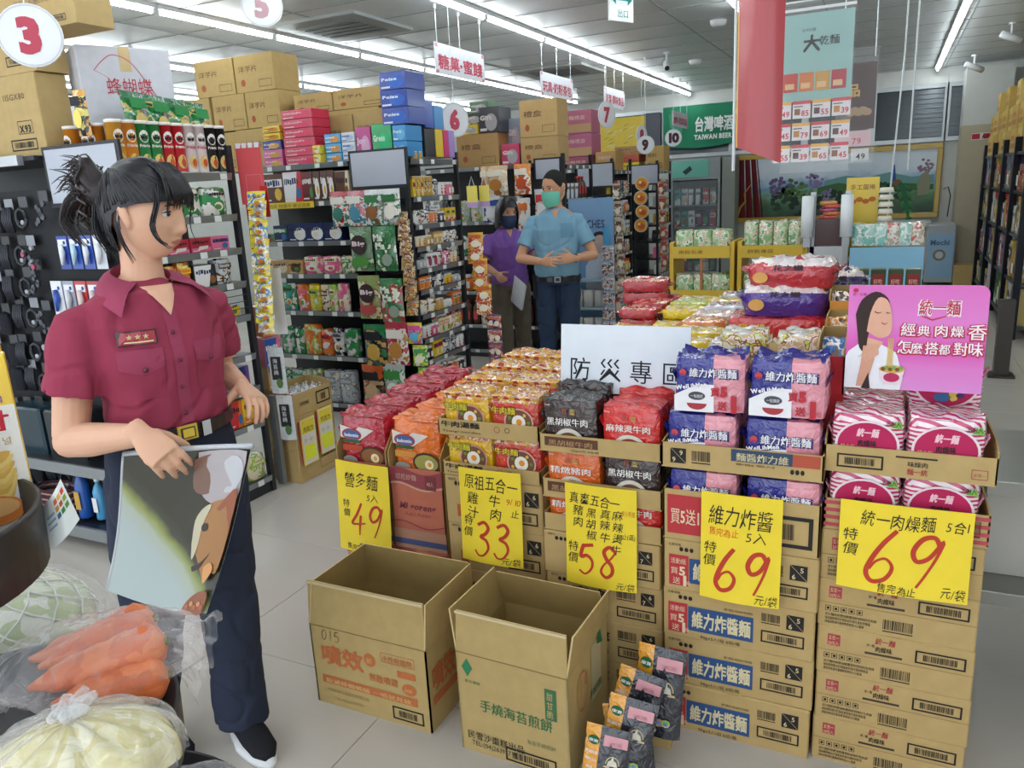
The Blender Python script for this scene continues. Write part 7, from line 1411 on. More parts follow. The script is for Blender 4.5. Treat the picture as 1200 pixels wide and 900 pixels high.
def head_shape(b, c, s, R, mt, chin=1.0, nose=1.0, fat=0.0, N=72, M_=60):
    """a head with brow, sockets, nose, lips, chin, cheeks; faces +x of rotation R"""
    g = lambda t, m, q: math.exp(-((t-m)/q)**2)
    rows = []
    for j in range(1, M_):
        ph = -math.pi/2 + math.pi*j/M_; pts = []
        for k in range(N):
            th = 2*math.pi*k/N; dx, dy, dz = math.cos(ph)*math.cos(th), math.cos(ph)*math.sin(th), math.sin(ph)
            x, y, z = .092*dx, .073*dy, .118*dz
            if dz < 0: q = (-dz)**1.6; y *= 1 - (.34-fat)*q; x *= (1 + .05*q) if dx > 0 else (1 - .35*q)
            if dx < 0 and dz > -.3: x *= 1.10
            y = math.copysign(abs(y), y)
            if dx > 0:
                f = min(1, dx*1.6); zz, yy = z, abs(y)
                x += f*.004*g(yy, 0, .04)*g(zz, .05, .04)
                x -= f*.010*g(yy, .031, .015)*g(zz, .004, .012)          # sockets
                x += f*.004*g(yy, .028, .02)*g(zz, .024, .008)           # brow
                x += f*.006*g(yy, .040, .018)*g(zz, -.032, .022)         # cheek
                if zz < .018 and zz > -.052:
                    t = (.018-zz)/.070; t = max(0, min(1, t)); A = (.004 + .021*t)*nose if t < .88 else .0245*nose*(1-(t-.88)/.12)**.7
                    x += f*A*g(yy, 0, .0085+.006*t)
                x += f*.007*nose*g(yy, .012, .006)*g(zz, -.036, .007)     # nostril wings
                x += f*.0065*g(yy, 0, .019)*g(zz, -.0635, .006) + f*.0065*g(yy, 0, .017)*g(zz, -.0745, .0065) - f*.003*g(yy, 0, .022)*g(zz, -.0688, .002) + f*.004*g(yy, 0, .03)*g(zz, -.068, .02)
                x -= f*.005*g(yy, 0, .02)*g(zz, -.086, .006)
                x += f*.011*chin*g(yy, 0, .020)*g(zz, -.103, .014)
            pts.append(tuple(V(c) + R @ (V(x, y, z)*s)))
        rows.append(b.av(pts))
    lo = b.av([tuple(V(c) + R @ V(0, 0, -.117*s))]); hi = b.av([tuple(V(c) + R @ V(0, 0, .118*s))])
    for k in range(N):
        k2 = (k+1) % N; b.face((lo, rows[0]+k2, rows[0]+k), mt); b.face((hi, rows[-1]+k, rows[-1]+k2), mt)
        for j in range(len(rows)-1): b.face((rows[j]+k, rows[j]+k2, rows[j+1]+k2, rows[j+1]+k), mt)
    for sy in (-1, 1):   # ears
        e = [V(c) + R @ (V(x, sy*y, z)*s) for x, y, z in ((-.004, .070, -.034), (-.002, .075, -.02), (-.008, .079, .0), (-.012, .080, .018), (-.012, .074, .028))]
        loft(b, e, [(.006*s, .004*s), (.011*s, .006*s), (.015*s, .006*s), (.015*s, .006*s), (.006*s, .004*s)], R @ V(1, 0, 0), mt, 10)
def eyes(parent, c, s, R, half=.3, brow='2a2020', look=(0, 0)):
    for sy in (-1, 1):
        b = MB(); p = V(c) + R @ (V(.0695, sy*.031, .004)*s); ball(b, p, .0118*s, mat('e6e0dc', 'gloss'), 12)
        q = p + R @ (V(.0095, (look[0])*.003, look[1]*.003)*s); ball(b, q, (.0058*s,)*3, mat('241a17', 'gloss'), 10); b.obj('eye', parent, True)
        b = MB(); up = [V(c) + R @ (V(.0845-.006*abs(t)-.008*(t > 0)*t*.8, sy*(.031+.0145*t), .0085+.004*(1-t*t)-half*.004)*s) for t in (-1, -.6, -.2, .2, .6, 1)]
        b.tube(up, [.0008*s, .0017*s, .0021*s, .0021*s, .0017*s, .0008*s], 6, mat('1c1414', 'hair')); b.obj('eyelid', parent, True)
        b = MB(); up = [V(c) + R @ (V(.091-.008*(.5+.5*t), sy*(.031+.019*t), .0255-.003*t*t)*s) for t in (-1, -.5, 0, .5, 1)]
        b.tube(up, [.001*s, (.0012*s, .0026*s), (.0012*s, .0028*s), (.0012*s, .0022*s), .0008*s], 6, mat(brow, 'hair')); b.obj('eyebrow', parent, True)
def hand(b, w, d, n, s_, k, mt, curl=(.5, .6, .7, .8), thumb=(.9, .3), spread=.08, tcurl=.4):
    """w wrist, d pointing direction, n palm normal (towards what it holds), s_ +1/-1 side of thumb = d x n * s_"""
    d = V(d).normalized(); n = V(n); n = (n - d*n.dot(d)).normalized(); s = d.cross(n)*s_
    loft(b, [w - d*.035*k, w, w + d*.03*k, w + d*.065*k, w + d*.088*k], [(.026*k, .021*k), (.027*k, .019*k), (.037*k, .017*k), (.042*k, .0155*k), (.038*k, .012*k)], s, mt, 14)
    L = (.070, .079, .073, .057)
    for i in range(4):
        p = w + d*(.080 - .004*abs(i-1.3))*k + s*(.030 - .0205*i)*k; f = (d + s*spread*(1.2-i)).normalized(); pts = [p - f*.02*k, p]; a = 0
        for q, l in enumerate((.46, .31, .25)):
            a += curl[i]*(1.0, 1.0, .7)[q]; g = (f*math.cos(a) + n*math.sin(a)); pts.append(pts[-1] + g*(L[i]*l*k))
        r = (.0088 if i < 3 else .0076)*k; loft(b, pts, [r*1.05, r*1.05, r, r*.92, r*.72], s, mt, 10)
        ball(b, pts[-1], r*.74, mt, 8); ball(b, pts[1], r*1.1, mt, 8); ball(b, pts[2], r*1.03, mt, 8)
    p = w + d*.018*k + s*.022*k + n*.004*k; f = (d*thumb[0] + s*(1-thumb[0]*.4) + n*thumb[1]).normalized(); g = (f + (d*.6 - s*.2 + n*.3)*tcurl).normalized()
    pts = [p, p + f*.034*k, p + f*.034*k + g*.030*k, p + f*.034*k + (g + n*.2*tcurl).normalized()*.056*k]
    loft(b, pts, [.015*k, .0125*k, .0100*k, .0078*k], n, mt, 10); ball(b, pts[-1], .0078*k, mt, 8); ball(b, pts[1], .0125*k, mt, 8)
def sm3(P, n=3):
    out = []
    for i in range(len(P)-1):
        a, b_, c, d = V(P[max(0,i-1)]), V(P[i]), V(P[i+1]), V(P[min(len(P)-1,i+2)])
        for k in range(n): t = k/n; out.append(tuple(.5*((2*b_) + (c-a)*t + (2*a-5*b_+4*c-d)*t*t + (3*b_-a-3*c+d)*t**3)))
    return out + [tuple(P[-1])]
def strands(b, roots, mt, rad=.0016, seg=4):
    for pts in roots: pts = sm3(pts); n = len(pts); b.tube(pts, [rad*(1 if i < n*.5 else max(.15, 1-(i-n*.5)/(n*.5))) for i in range(n)], seg, mt, False)
def rotm(yaw, pitch=0, roll=0): return (Matrix.Rotation(yaw, 3, 'Z') @ Matrix.Rotation(pitch, 3, 'Y') @ Matrix.Rotation(roll, 3, 'X'))
def wrinkle(seed, amp, zb=None):
    def f(co, n_):
        a = amp*(noise.noise(Vector((co.x*9+seed, co.y*9, co.z*5))) + .6*noise.noise(Vector((co.x*22, co.y*22+seed, co.z*11))))
        a -= amp*.9*max(0, 1-abs(noise.noise(Vector((co.x*7+co.z*5+seed, co.y*7-co.z*3, co.z*6))))*7)
        if zb: a += amp*1.6*math.exp(-((co.z-zb)/.06)**2)*noise.noise(Vector((co.x*20, co.y*20, co.z*6+seed)))
        return a
    return f

# ---------------------------------------------------------------- the woman in maroon
O_ = V(-1.76, 1.42, 0)
wo = thing('person', 'woman in maroon short-sleeved uniform shirt holding a rolled-edge poster', 'person', O_)
SK = mat('d9a98d', 'skin'); SH = mat('94384f', 'cloth'); NV = mat('2b3142', 'cloth')
def L_(*p): return V(*p) - O_
fw = V(.96, -.28, 0).normalized(); lt = V(.28, .96, 0).normalized(); up = V(0, 0, 1)
def B3(f, l, z): return fw*f + lt*l + up*z      # body frame point (forward, left, height)
hc = L_(-1.735, 1.435, 1.594); HR = rotm(math.radians(17), math.radians(6), math.radians(3)); hs = 1.03
shR, shL = B3(-.015, -.182, 1.33), B3(-.02, .172, 1.335)
elR, wrR = L_(-1.855, 1.195, 1.035), L_(-1.570, 1.185, 1.082)
elL, wrL = L_(-1.80, 1.655, 1.115), L_(-1.665, 1.61, 1.088)
ankL, ankR = L_(-1.700, 1.455, .085), L_(-1.93, 1.33, .085)
torso = [B3(-.01, 0, .86), B3(-.01, 0, .93), B3(-.005, 0, 1.02), B3(0, 0, 1.12), B3(.0, 0, 1.22), B3(-.01, 0, 1.31), B3(-.02, 0, 1.37), B3(-.025, 0, 1.405)]
b = MB()
loft(b, torso + [B3(-.02, 0, 1.43)], [(.15,.105),(.155,.11),(.14,.10),(.13,.095),(.15,.105),(.165,.10),(.13,.08),(.075,.06),(.055,.052)], lt, SK, 24)
neck0 = B3(-.022, 0, 1.38); loft(b, [neck0, neck0*.5 + (hc+V(-.038,0,-.06))*.5, hc + V(-.040, 0, -.05)], [(.060,.058),(.051,.050),(.053,.052)], lt, SK, 20)
head_shape(b, hc, hs, HR, SK, .6, .82, .10)
for sh, el, wr, q in ((shR, elR, wrR, 1), (shL, elL, wrL, 1)):
    loft(b, [sh, sh*.5+el*.5, el*.96+sh*.04], [.052, .048, .043], V(.3,.9,.1), SK, 16); ball(b, el, .042, SK)
    m1 = el*.7+wr*.3; loft(b, [el, m1, el*.3+wr*.7, wr], [(.041,.041), (.044,.042), (.034,.032), (.027,.023)], up, SK, 16)
hand(b, wrR, (.76, -.02, -.50), (-.50, .62, -.60), 1, 1.0, SK, (.50, .56, .60, .64), (.55, 1.1), .04, .5)
hand(b, wrL, (.78, -.28, -.25), (-.42, -.25, -.85), -1, 1.0, SK, (.38, .42, .46, .5), (.45, .9), .06, .2)
for s_, an in ((1, ankL), (-1, ankR)):
    hip = B3(-.01, .075*s_, .86); kn = hip*.48+an*.52+fw*.03; loft(b, [hip, kn, an], [.07, .05, .035], lt, SK, 14)
li = HR.inverted()
def lipf(co):
    p = (li @ (co - hc))/hs
    return 1 if (p.x > .07 and abs(p.y) < .020 and abs(p.z+.0688) < .0085*(1-(p.y/.0215)**2)) else 0
bm = remesh(b, 'woman_body', .0034, 2, SK, None, lipf, [SK, mat('bd7468', 'skin')])
put('body', bm, (0,0,0), parent=wo)
eyes(wo, hc, hs, HR, .9, look=(0, -.5))
# shirt
b = MB()
loft(b, [B3(-.01,0,1.035)] + [B3(-.005,0,1.06)] + [p for p in torso[3:7]] + [B3(-.034,0,1.388), B3(-.040,0,1.406)], [(.150,.112),(.168,.132),(.162,.128),(.176,.136),(.186,.128),(.166,.108),(.116,.074),(.076,.056)], lt, SH, 28, True, sq=.92)
for sh, el, hem, ra in ((shR, elR, .60, 1), (shL, elL, .60, 1)):
    e = sh*(1-hem)+el*hem; out = V(0,0,0)
    loft(b, [sh*.75+B3(-.02,0,1.36)*.25, sh+out*.3, sh*.6+e*.4+out*.6, e+out*.5], [(.054,.046),(.060,.056),(.069,.066),(.080,.075)], V(.9,-.2,.2), SH, 18)
sm = remesh(b, 'woman_shirt', .006, 3, SH, wrinkle(2, .008, 1.10)); so = put('shirt', sm, (0,0,0), parent=wo); bv = bvh_of(sm)
b = MB(); CO = mat('98405a', 'cloth')
# collar: two leaves round the neck
ct = B3(-.024, 0, 1.402)
for s_ in (-1, 1):
    def col(u, v, k=0):
        a = math.pi*(1-u)*.93 + .20*(u > 1); ca, sa = math.cos(math.pi-math.pi*u*.92), math.sin(math.pi*u*.92)
        # u 0 = nape, 1 = throat ; v 0 = top of the stand, 1 = leaf edge
        fx = -math.cos(math.pi*u*.80); ly = math.sin(math.pi*u*.80)
        r0 = .068; top = .068 - .050*u; p = ct + fw*(fx*r0*(1+.25*u*u)) + lt*(s_*ly*r0*1.05) + up*top
        dr = v**.5*(.046 + .026*u**3); return tuple(p + (fw*fx*(.9-.2*u) + lt*(s_*(ly*1.0+.55*u**3)))*dr + up*(-v*(.038+.034*u**3)) + fw*(k+.040*v**.5*u))
    b.grid(col, 18, 4, CO); b.grid(lambda u, v: tuple(V(col(1-u, v)) - up*.0015), 18, 4, CO)
    b.grid(lambda u, v: tuple(ct + fw*(-math.cos(math.pi*u*.80)*.0675*(1+.25*u*u)) + lt*(s_*math.sin(math.pi*u*.80)*.0675*1.05) + up*((.068-.050*u)*v)), 18, 2, CO)
b.obj('collar', wo, True)
b = MB(); decal(b, bv, B3(.1, 0, 1.335), lt, up, .085, .075, SK, .0075, 6, 4, lambda u, v: (abs(2*u-1))*(1-v) + v); b.obj('open_neckline', wo, True)
b = MB(); decal(b, bv, B3(.2, .0, 1.05), lt, up, .032, .31, CO, .0022, 3, 26); b.obj('placket', wo, True)
for i in range(4):
    r = bv.ray_cast(B3(.5, -.004, 1.075+.072*i), -fw)
    if r[0] is not None: b = MB(); ball(b, r[0]+fw*.004, (.0055,.0055,.0055), mat('5c1f30','gloss'), 8); b.obj('button', wo, True)
for s_ in (-1, 1):
    nn = (fw + lt*s_*.25).normalized(); ux = up.cross(nn)*1
    b = MB(); decal(b, bv, B3(.1, .088*s_, 1.13), ux, up, .10, .115, SH, .002, 6, 6); b.obj('pocket', wo, True)
    b = MB(); decal(b, bv, B3(.1, .088*s_, 1.212), ux, up, .108, .048, CO, .0045, 8, 4, lambda u, v: v - (1-v)*.0 - .35*(1-abs(2*u-1))*(1-v)); b.obj('pocket_flap', wo, True)
    r = bv.ray_cast(B3(.5, .088*s_, 1.208), -fw)
    if r[0] is not None: b = MB(); ball(b, r[0]+fw*.007, (.0065,)*3, mat('5c1f30','gloss'), 8); b.obj('button', wo, True)
    b = MB(); decal(b, bv, B3(-.02, .125*s_, 1.36), lt, fw, .11, .04, CO, .004, 6, 3); b.obj('epaulette', wo, True)
nn = (fw - lt*.25).normalized(); ux = up.cross(nn)
bt = thing('badge_anchor', None, None); bpy.data.objects.remove(bt)
b = MB(); bo = B3(.1, -.088, 1.272); decal(b, bv, bo, ux, up, .092, .036, mat('2a1418', 'gloss'), .0055, 5, 2); decal(b, bv, bo + up*.003, ux, up, .084, .030, mat('a02e3c', 'gloss'), .0068, 5, 2)
for i in range(3):
    p0 = bo + ux*(-.018+.019*i) + up*.021; r = bv.ray_cast(p0 + nn*.3, -nn)
    q0 = (r[0] if r[0] is not None else p0) + nn*.0078
    for j in range(5): a = j*1.257+1.57; c0, s0 = math.cos(a)*.0075, math.sin(a)*.0075; b.poly([tuple(q0+ux*c0+up*s0), tuple(q0+ux*(-s0*.35)+up*(c0*.35)), tuple(q0+ux*(s0*.35)-up*(c0*.35))], mat('ead9a0', 'gloss'))
decal(b, bv, bo + up*.0065, ux, up, .072, .003, mat('e6dca8', 'gloss'), .0076, 4, 1); tag(b.obj('badge', wo), 'dark red name badge with three pale stars')
# trousers
b = MB()
loft(b, [B3(-.01,0,1.045), B3(-.01,0,.98), B3(-.012,0,.90), B3(-.012,0,.82)], [(.162,.126),(.172,.130),(.18,.132),(.165,.125)], lt, NV, 24)
for s_, an in ((1, ankL), (-1, ankR)):
    hip = B3(-.01, .085*s_, .87); kn = hip*.48+an*.52+fw*.025; loft(b, [hip+up*.03, hip-up*.05, hip*.5+kn*.5, kn, kn*.5+an*.5, an+up*.045, an-up*.012], [(.10,.115),(.105,.118),(.098,.105),(.082,.09),(.075,.082),(.074,.082),(.076,.086)], lt, NV, 20)
tm = remesh(b, 'woman_trousers', .007, 3, NV, wrinkle(5, .007, .15)); put('trousers', tm, (0,0,0), parent=wo); tb = bvh_of(tm)
b = MB()
pts = [B3(-.01+.137*math.sin(a), .172*math.cos(a)*1.0, 1.025) for a in [2*math.pi*i/28 for i in range(29)]]
for i in range(28):
    p, q = pts[i], pts[i+1]; o1, o2 = (p-B3(-.01,0,1.025)).normalized()*.006, (q-B3(-.01,0,1.025)).normalized()*.006
    b.poly([tuple(p+o1-up*.017), tuple(q+o2-up*.017), tuple(q+o2+up*.017), tuple(p+o1+up*.017)], mat('23242a', 'gloss')); b.poly([tuple(p+o1+up*.017), tuple(q+o2+up*.017), tuple(q+up*.017), tuple(p+up*.017)], mat('23242a', 'gloss'))
b.obj('belt', wo)
b = MB(); k0 = B3(.137, -.012, 1.025); 
for (w_, h_, o_, c_) in ((.026,.020,.0,'d8b23a'),(.019,.014,.003,'3a3430'),(.015,.011,.005,'e6c848')):
    P4 = [tuple(k0+fw*o_+lt*x+up*z) for x, z in ((-w_,-h_),(w_,-h_),(w_,h_),(-w_,h_))]; Q4 = [tuple(V(p)-fw*.006) for p in P4]
    n = b.av(P4+Q4); m_ = mat(c_, 'gloss'); b.face((n,n+1,n+2,n+3), m_)
    for i in range(4): j=(i+1)%4; b.face((n+j,n+i,n+4+i,n+4+j), m_)
tag(b.obj('belt_buckle', wo), 'square yellow belt buckle')
b = MB(); k1 = B3(.132, .040, 1.025); b.poly([tuple(k1+fw*(.004-.012*x*20)+lt*x+up*z) for x, z in ((-.012,-.02),(.014,-.02),(.014,.02),(-.012,.02))], mat('c9cbd0','gloss')); b.obj('belt_clip', wo)
# shoes
for s_, an, fd in ((1, ankL, V(.93,-.36,0).normalized()), (-1, ankR, V(.98,-.2,0).normalized())):
    sd = V(-fd.y, fd.x, 0); g0 = V(an.x, an.y, 0) - fd*.045
    b = MB(); loft(b, [g0+up*.055-fd*.028, g0+up*.058, g0+fd*.07+up*.066, g0+fd*.13+up*.052, g0+fd*.19+up*.040, g0+fd*.225+up*.032], [(.022,.03),(.036,.045),(.040,.048),(.044,.032),(.040,.022),(.018,.012)], sd, mat('1d1e23','cloth'), 18); loft(b, [an-up*.04, an+up*.02], [.036,.036], sd, mat('1d1e23','cloth'), 14)
    sh_ = remesh(b, 'shoe', .005, 2, mat('1d1e23','cloth')); so = put('shoe', sh_, (0,0,0), parent=wo)
    b = MB(); outl_ = []
    for i in range(26):
        a = 2*math.pi*i/26; ca, sa = math.cos(a), math.sin(a); outl_.append(g0 + fd*(.098+.137*ca) + sd*((.047 if ca > -.2 else .040)*sa))
    n = b.av([tuple(p+up*.001) for p in outl_] + [tuple(p*1.0+up*.012) for p in outl_] + [tuple(p+(g0+fd*.098-p)*.06+up*.030) for p in outl_]); ws = mat('dcdde0','matte')
    for i in range(26): j=(i+1)%26; b.face((n+i,n+j,n+26+j,n+26+i), ws); b.face((n+26+i,n+26+j,n+52+j,n+52+i), ws)
    b.face(range(n+25, n-1, -1), ws); b.face(range(n+52, n+78), ws); b.obj('sole', so, True)
    b = MB()
    for i in range(5): c_ = g0+fd*(.07+.016*i)+up*(.112-.009*i-.0012*i*i); b.tube([tuple(c_-sd*.026-up*.008), tuple(c_), tuple(c_+sd*.026-up*.008)], .0028, 5, mat('b9bbc2','cloth'))
    b.obj('laces', so, True)
# hair: cap, fringe, nape, claw-clipped tuft and loose strands
HK = mat('1d1b20', 'hair'); HB_ = mat('261d1e', 'hair')
def H(x, y, z): return hc + HR @ (V(x, y, z)*hs)
b = MB(); N, M_ = 40, 26; rows = []
def capr(th, ph):
    dx, dy, dz = math.cos(ph)*math.cos(th), math.cos(ph)*math.sin(th), math.sin(ph)
    bump = 1 + .022*noise.noise(Vector((dx*3, dy*9, dz*3))) + .008*noise.noise(Vector((dx*8, dy*30, dz*8)))
    x, y, z = .108*dx*bump, .086*dy*bump, .134*dz*bump
    if dx < 0: x *= 1.12
    if dz < 0: y *= 1-.12*dz*dz; x *= 1-.15*dz*dz
    return x, y, z
def lim(th):   # lowest latitude of the hair for each azimuth (0 = face)
    a = abs((th+math.pi) % (2*math.pi) - math.pi)
    if a < .55: return .27 + .0*a
    if a < 1.2: return .27 - .05*(a-.55)/.65
    if a < 1.85: return .22 - .14*(a-1.2)/.65
    return .08 - .88*min(1, (a-1.85)/.4)
for j in range(M_+1):
    pts = []
    for k in range(N):
        th = 2*math.pi*k/N; l = lim(th); ph = l + (math.pi/2-l)*(j/M_)**.9*.999; pts.append(tuple(H(*capr(th, ph))))
    rows.append(b.av(pts))
for j in range(M_):
    for k in range(N): b.face((rows[j]+k, rows[j]+(k+1)%N, rows[j+1]+(k+1)%N, rows[j+1]+k), HK)
b.obj('hair_cap', wo, True)
rr = random.Random(11); b = MB(); roots = []
for i in range(110):    # fringe swept over the forehead, towards her temple
    y0 = rr.uniform(-.055, .06); f_ = rr.uniform(0, 1); end = rr.uniform(.010, .026) - (.012 if abs(y0) > .045 else 0)
    roots.append([tuple(H(.035+.02*f_, y0*.5, .122)), tuple(H(.078, y0*.8, .095)), tuple(H(.104-.5*abs(y0)**1.3, y0, .058)), tuple(H(.106-.6*abs(y0)**1.3, y0*1.08+.006, .035)), tuple(H(.099-.6*abs(y0)**1.3, y0*1.12+.012, end))])
for i in range(220):    # surface strands following the scalp back to the clip
    a0 = rr.uniform(-2.6, 2.6); z0 = max(lim(a0)+.02, .05) if abs(a0) < 1.3 else rr.uniform(lim(a0)+.05, .3); pl = []
    for t in (0, .25, .5, .75, 1): th = a0*(1-t) + (math.pi if a0 > 0 else -math.pi)*t*.95; ph = z0*(1-t) + .45*t + .5*math.sin(math.pi*t); x, y, z = capr(th, ph); k_ = 1.012; pl.append(tuple(H(x*k_, y*k_, z*k_)))
    roots.append(pl)
strands(b, roots, HK, .0022); b.obj('hair_strands', wo, True)
b = MB(); roots = []
for sy, x0 in ((-1, .055), (-1, .062), (-1, .05), (1, .06)):   # long locks framing the face
    roots.append([tuple(H(x0+.01, sy*.052, .075)), tuple(H(x0+.022, sy*.073, .03)), tuple(H(x0+.010, sy*.080, -.02)), tuple(H(x0+.018, sy*.072, -.055)), tuple(H(x0+.040, sy*.058, -.078))])
for i in range(14):
    sy = -1; o = rr.uniform(-.006, .006); roots.append([tuple(H(.060+o, sy*.055, .070)), tuple(H(.078+o, sy*.070, .03+o)), tuple(H(.066+o, sy*.079, -.02)), tuple(H(.070+o*.6, sy*.074, -.050)), tuple(H(.090+o*.3, sy*.062, -.070+o))])
for i in range(10): o = rr.uniform(-.008, .008); roots.append([tuple(H(-.02+o, -.078, .02)), tuple(H(-.022+o, -.085, -.03)), tuple(H(-.018+o, -.075, -.07)), tuple(H(.0+o, -.065, -.115+o))])
for i in range(60):   # nape
    a = rr.uniform(-1, 1); roots.append([tuple(H(-.098, a*.06, .02)), tuple(H(-.104, a*.065, -.04)), tuple(H(-.088, a*.06, -.085)), tuple(H(-.070+rr.uniform(-.02,.01), a*.055, -.11+rr.uniform(-.02,.02)))])
strands(b, roots, HK, .002); b.obj('loose_locks', wo, True)
b = MB(); roots = []; cc_ = (-.125, .01, .055)
for i in range(150):   # twisted tuft standing up out of the clip
    a = rr.uniform(0, 6.28); r0 = rr.uniform(.0, .030); l = rr.uniform(.05, .10); sp = rr.uniform(.2, 1)
    p0 = V(cc_[0], cc_[1]+r0*math.cos(a), cc_[2]+r0*math.sin(a)-.02); out = V(-.6-.4*sp, math.cos(a)*.5, .75+.4*math.sin(a)).normalized()
    p1 = p0+out*l*.5; p2 = p1+V(-.35+.7*sp*math.cos(a*2), .3*math.sin(a), .55).normalized()*l*.45; p3 = p2+V(-.6, .2*math.cos(a), -.45+rr.uniform(-.4,.6)).normalized()*l*.42
    roots.append([tuple(H(*p)) for p in (p0, p1, p2, p3)])
for i in range(40):
    a = rr.uniform(0, 6.28); p0 = V(-.12, 0, .03); p1 = p0+V(-.055, .04*math.cos(a), .02*math.sin(a)); p2 = p1+V(-.02, .02*math.cos(a), -.06); p3 = p2+V(.035, 0, -.045); roots.append([tuple(H(*p)) for p in (p0, p1, p2, p3)])
strands(b, roots, HB_, .0028, 5); b2 = MB(); loft(b2, [H(-.09,0,.03), H(-.125,.0,.05), H(-.150,.0,.085), H(-.152,.0,.125)], [(.05,.05),(.045,.045),(.034,.034),(.012,.014)], HR @ V(0,1,0), HB_, 14)
b2.obj('hair_bun', wo, True); b.obj('hair_tuft', wo, True)
b = MB(); 
for sy in (-1, 1):
    for j in range(4): b.tube([tuple(H(-.112-.008*j, sy*.004, .075-.03*j)), tuple(H(-.15, sy*.030, .070-.03*j)), tuple(H(-.145, sy*.052, .058-.03*j)), tuple(H(-.12, sy*.055, .045-.03*j))], .0042, 6, mat('2a1f1c','gloss'))
tag(b.obj('hair_claw', wo, True), 'dark brown claw clip in the hair')
b = MB(); b.tube([tuple(H(.002,-.081,.02)), tuple(H(-.018,-.083,.012)), tuple(H(-.022,-.084,-.012)), tuple(H(-.016,-.082,-.035))], .0022, 6, mat('8a7a74','gloss')); b.obj('mask_loop', wo, True)
# poster in her hand
t = thing('poster', 'large glossy poster with dark green ground and brown dog face held by the woman', 'poster', (-1.70, 1.243, .60))
PW, PH = .43, .43
def ps(u, v):
    xt, zt, xb, zb = -.006+.427*u, .401+.060*u, -.155+.357*u, .004+.002*u
    return (xb+(xt-xb)*v, .020*math.sin(u*2.6)-.010+.010*math.sin(v*4)-.02*(1-v), zb+(zt-zb)*v-.03*(1-v)*math.sin(u*3))
def col_(u, v):
    return 0
def postm():
    cs = [('e4e9e8', 0), ('d2dc9a', .44), ('5d6a3a', .5), ('33352c', .56), ('3a382e', 1)]
    m, nt, bs = base_mat('poster_print'); tc = nt.nodes.new('ShaderNodeTexCoord'); sp = nt.nodes.new('ShaderNodeSeparateXYZ'); nt.links.new(tc.outputs['Object'], sp.inputs[0])
    n = nt.nodes.new('ShaderNodeTexNoise'); n.inputs['Scale'].default_value = 14; n.inputs['Detail'].default_value = 4; nt.links.new(tc.outputs['Object'], n.inputs['Vector'])
    # boundary x = .25 - .5 z ... diagonal edge of the pale area
    a1 = nt.nodes.new('ShaderNodeMath'); a1.operation = 'MULTIPLY_ADD'; a1.inputs[1].default_value = .85; nt.links.new(sp.outputs['Z'], a1.inputs[0]); nt.links.new(sp.outputs['X'], a1.inputs[2])
    a2 = nt.nodes.new('ShaderNodeMath'); a2.operation = 'MULTIPLY_ADD'; a2.inputs[1].default_value = .05; nt.links.new(n.outputs['Fac'], a2.inputs[0]); nt.links.new(a1.outputs[0], a2.inputs[2])
    mr = nt.nodes.new('ShaderNodeMapRange'); mr.inputs[1].default_value = -.1; mr.inputs[2].default_value = .65; nt.links.new(a2.outputs[0], mr.inputs[0])
    rp = nt.nodes.new('ShaderNodeValToRGB'); nt.links.new(mr.outputs[0], rp.inputs[0]); e = rp.color_ramp.elements; e[0].color = lin('a9b5b5'); e[0].position = .33; e[1].color = lin('3a392f'); e[1].position = .58
    for p_, h_ in ((.42, 'a8b0a0'), (.47, '8f9858'), (.52, '45473a')): x = e.new(p_); x.color = lin(h_)
    nt.links.new(rp.outputs[0], bs.inputs['Base Color']); bs.inputs['Roughness'].default_value = .25; return m
pm_ = postm()
b = MB(); b.grid(ps, 20, 20, pm_); b.grid(lambda u, v: tuple(V(ps(1-u, v))+V(0,.0015,0)), 20, 20, mat('d8dadc','gloss')); b.obj('sheet', t, True)
b = MB(); b.tube([V(ps(u/10, 1))+V(0,.004,.004) for u in range(11)], .007, 8, mat('b9bec4','gloss')); b.tube([V(ps(0, v/10))+V(-.001,.003,0) for v in range(11)], .005, 8, mat('b9bec4','gloss')); b.obj('rolled_edge', t, True)
b = MB()
def pp_(pts, c, off): 
    b.poly([tuple(V(ps(min(1, u), min(1, v))) + V(0, -off*2.2-.002, 0)) for u, v in (smooth(pts + pts[:1], 4)[:-1] if len(pts) < 10 else pts)], mat(c, 'gloss'))
def bl(u, v, ru, rv, c, off, n=14, rot=0): pp_([(u+ru*math.cos(a)*math.cos(rot)-rv*math.sin(a)*math.sin(rot), v+ru*math.cos(a)*math.sin(rot)+rv*math.sin(a)*math.cos(rot)) for a in [6.2832*i/n for i in range(n)]], c, off)
pp_([(.60,.99),(.99,.99),(.985,.70),(.80,.68),(.66,.76)], 'b0a8ac', .0020); pp_([(.58,.95),(.74,.97),(.80,.80),(.70,.74),(.60,.78)], '7a5a4c', .0024); bl(.90, .86, .10, .11, 'c4c4ca', .0026)
pp_([(.70,.40),(.68,.56),(.76,.68),(.90,.72),(.985,.74),(.985,.30),(.92,.26),(.88,.20),(.80,.28)], 'a87440', .0030); pp_([(.84,.66),(.985,.78),(.985,.50),(.92,.52)], '9a5232', .0036)
pp_([(.67,.44),(.665,.58),(.72,.66),(.79,.68),(.74,.56),(.73,.42),(.70,.34)], 'c9c0a4', .0040); bl(.765,.545,.03,.026,'2a1c16',.0046); pp_([(.72,.30),(.80,.33),(.88,.40),(.90,.44),(.86,.37),(.79,.29),(.74,.27)], '2c1c18', .0048); pp_([(.84,.30),(.90,.33),(.94,.28),(.88,.20)], 'd89a5a', .0048)
pp_([(.72,.0),(.76,.08),(.85,.14),(.95,.14),(.97,.04),(.93,.0)], '8a4a2a', .0032); 
for i in range(5): bl(.78+.04*i, .05+.02*(i % 2), .02, .016, 'c98a5a' if i % 2 else 'a8603a', .0040)
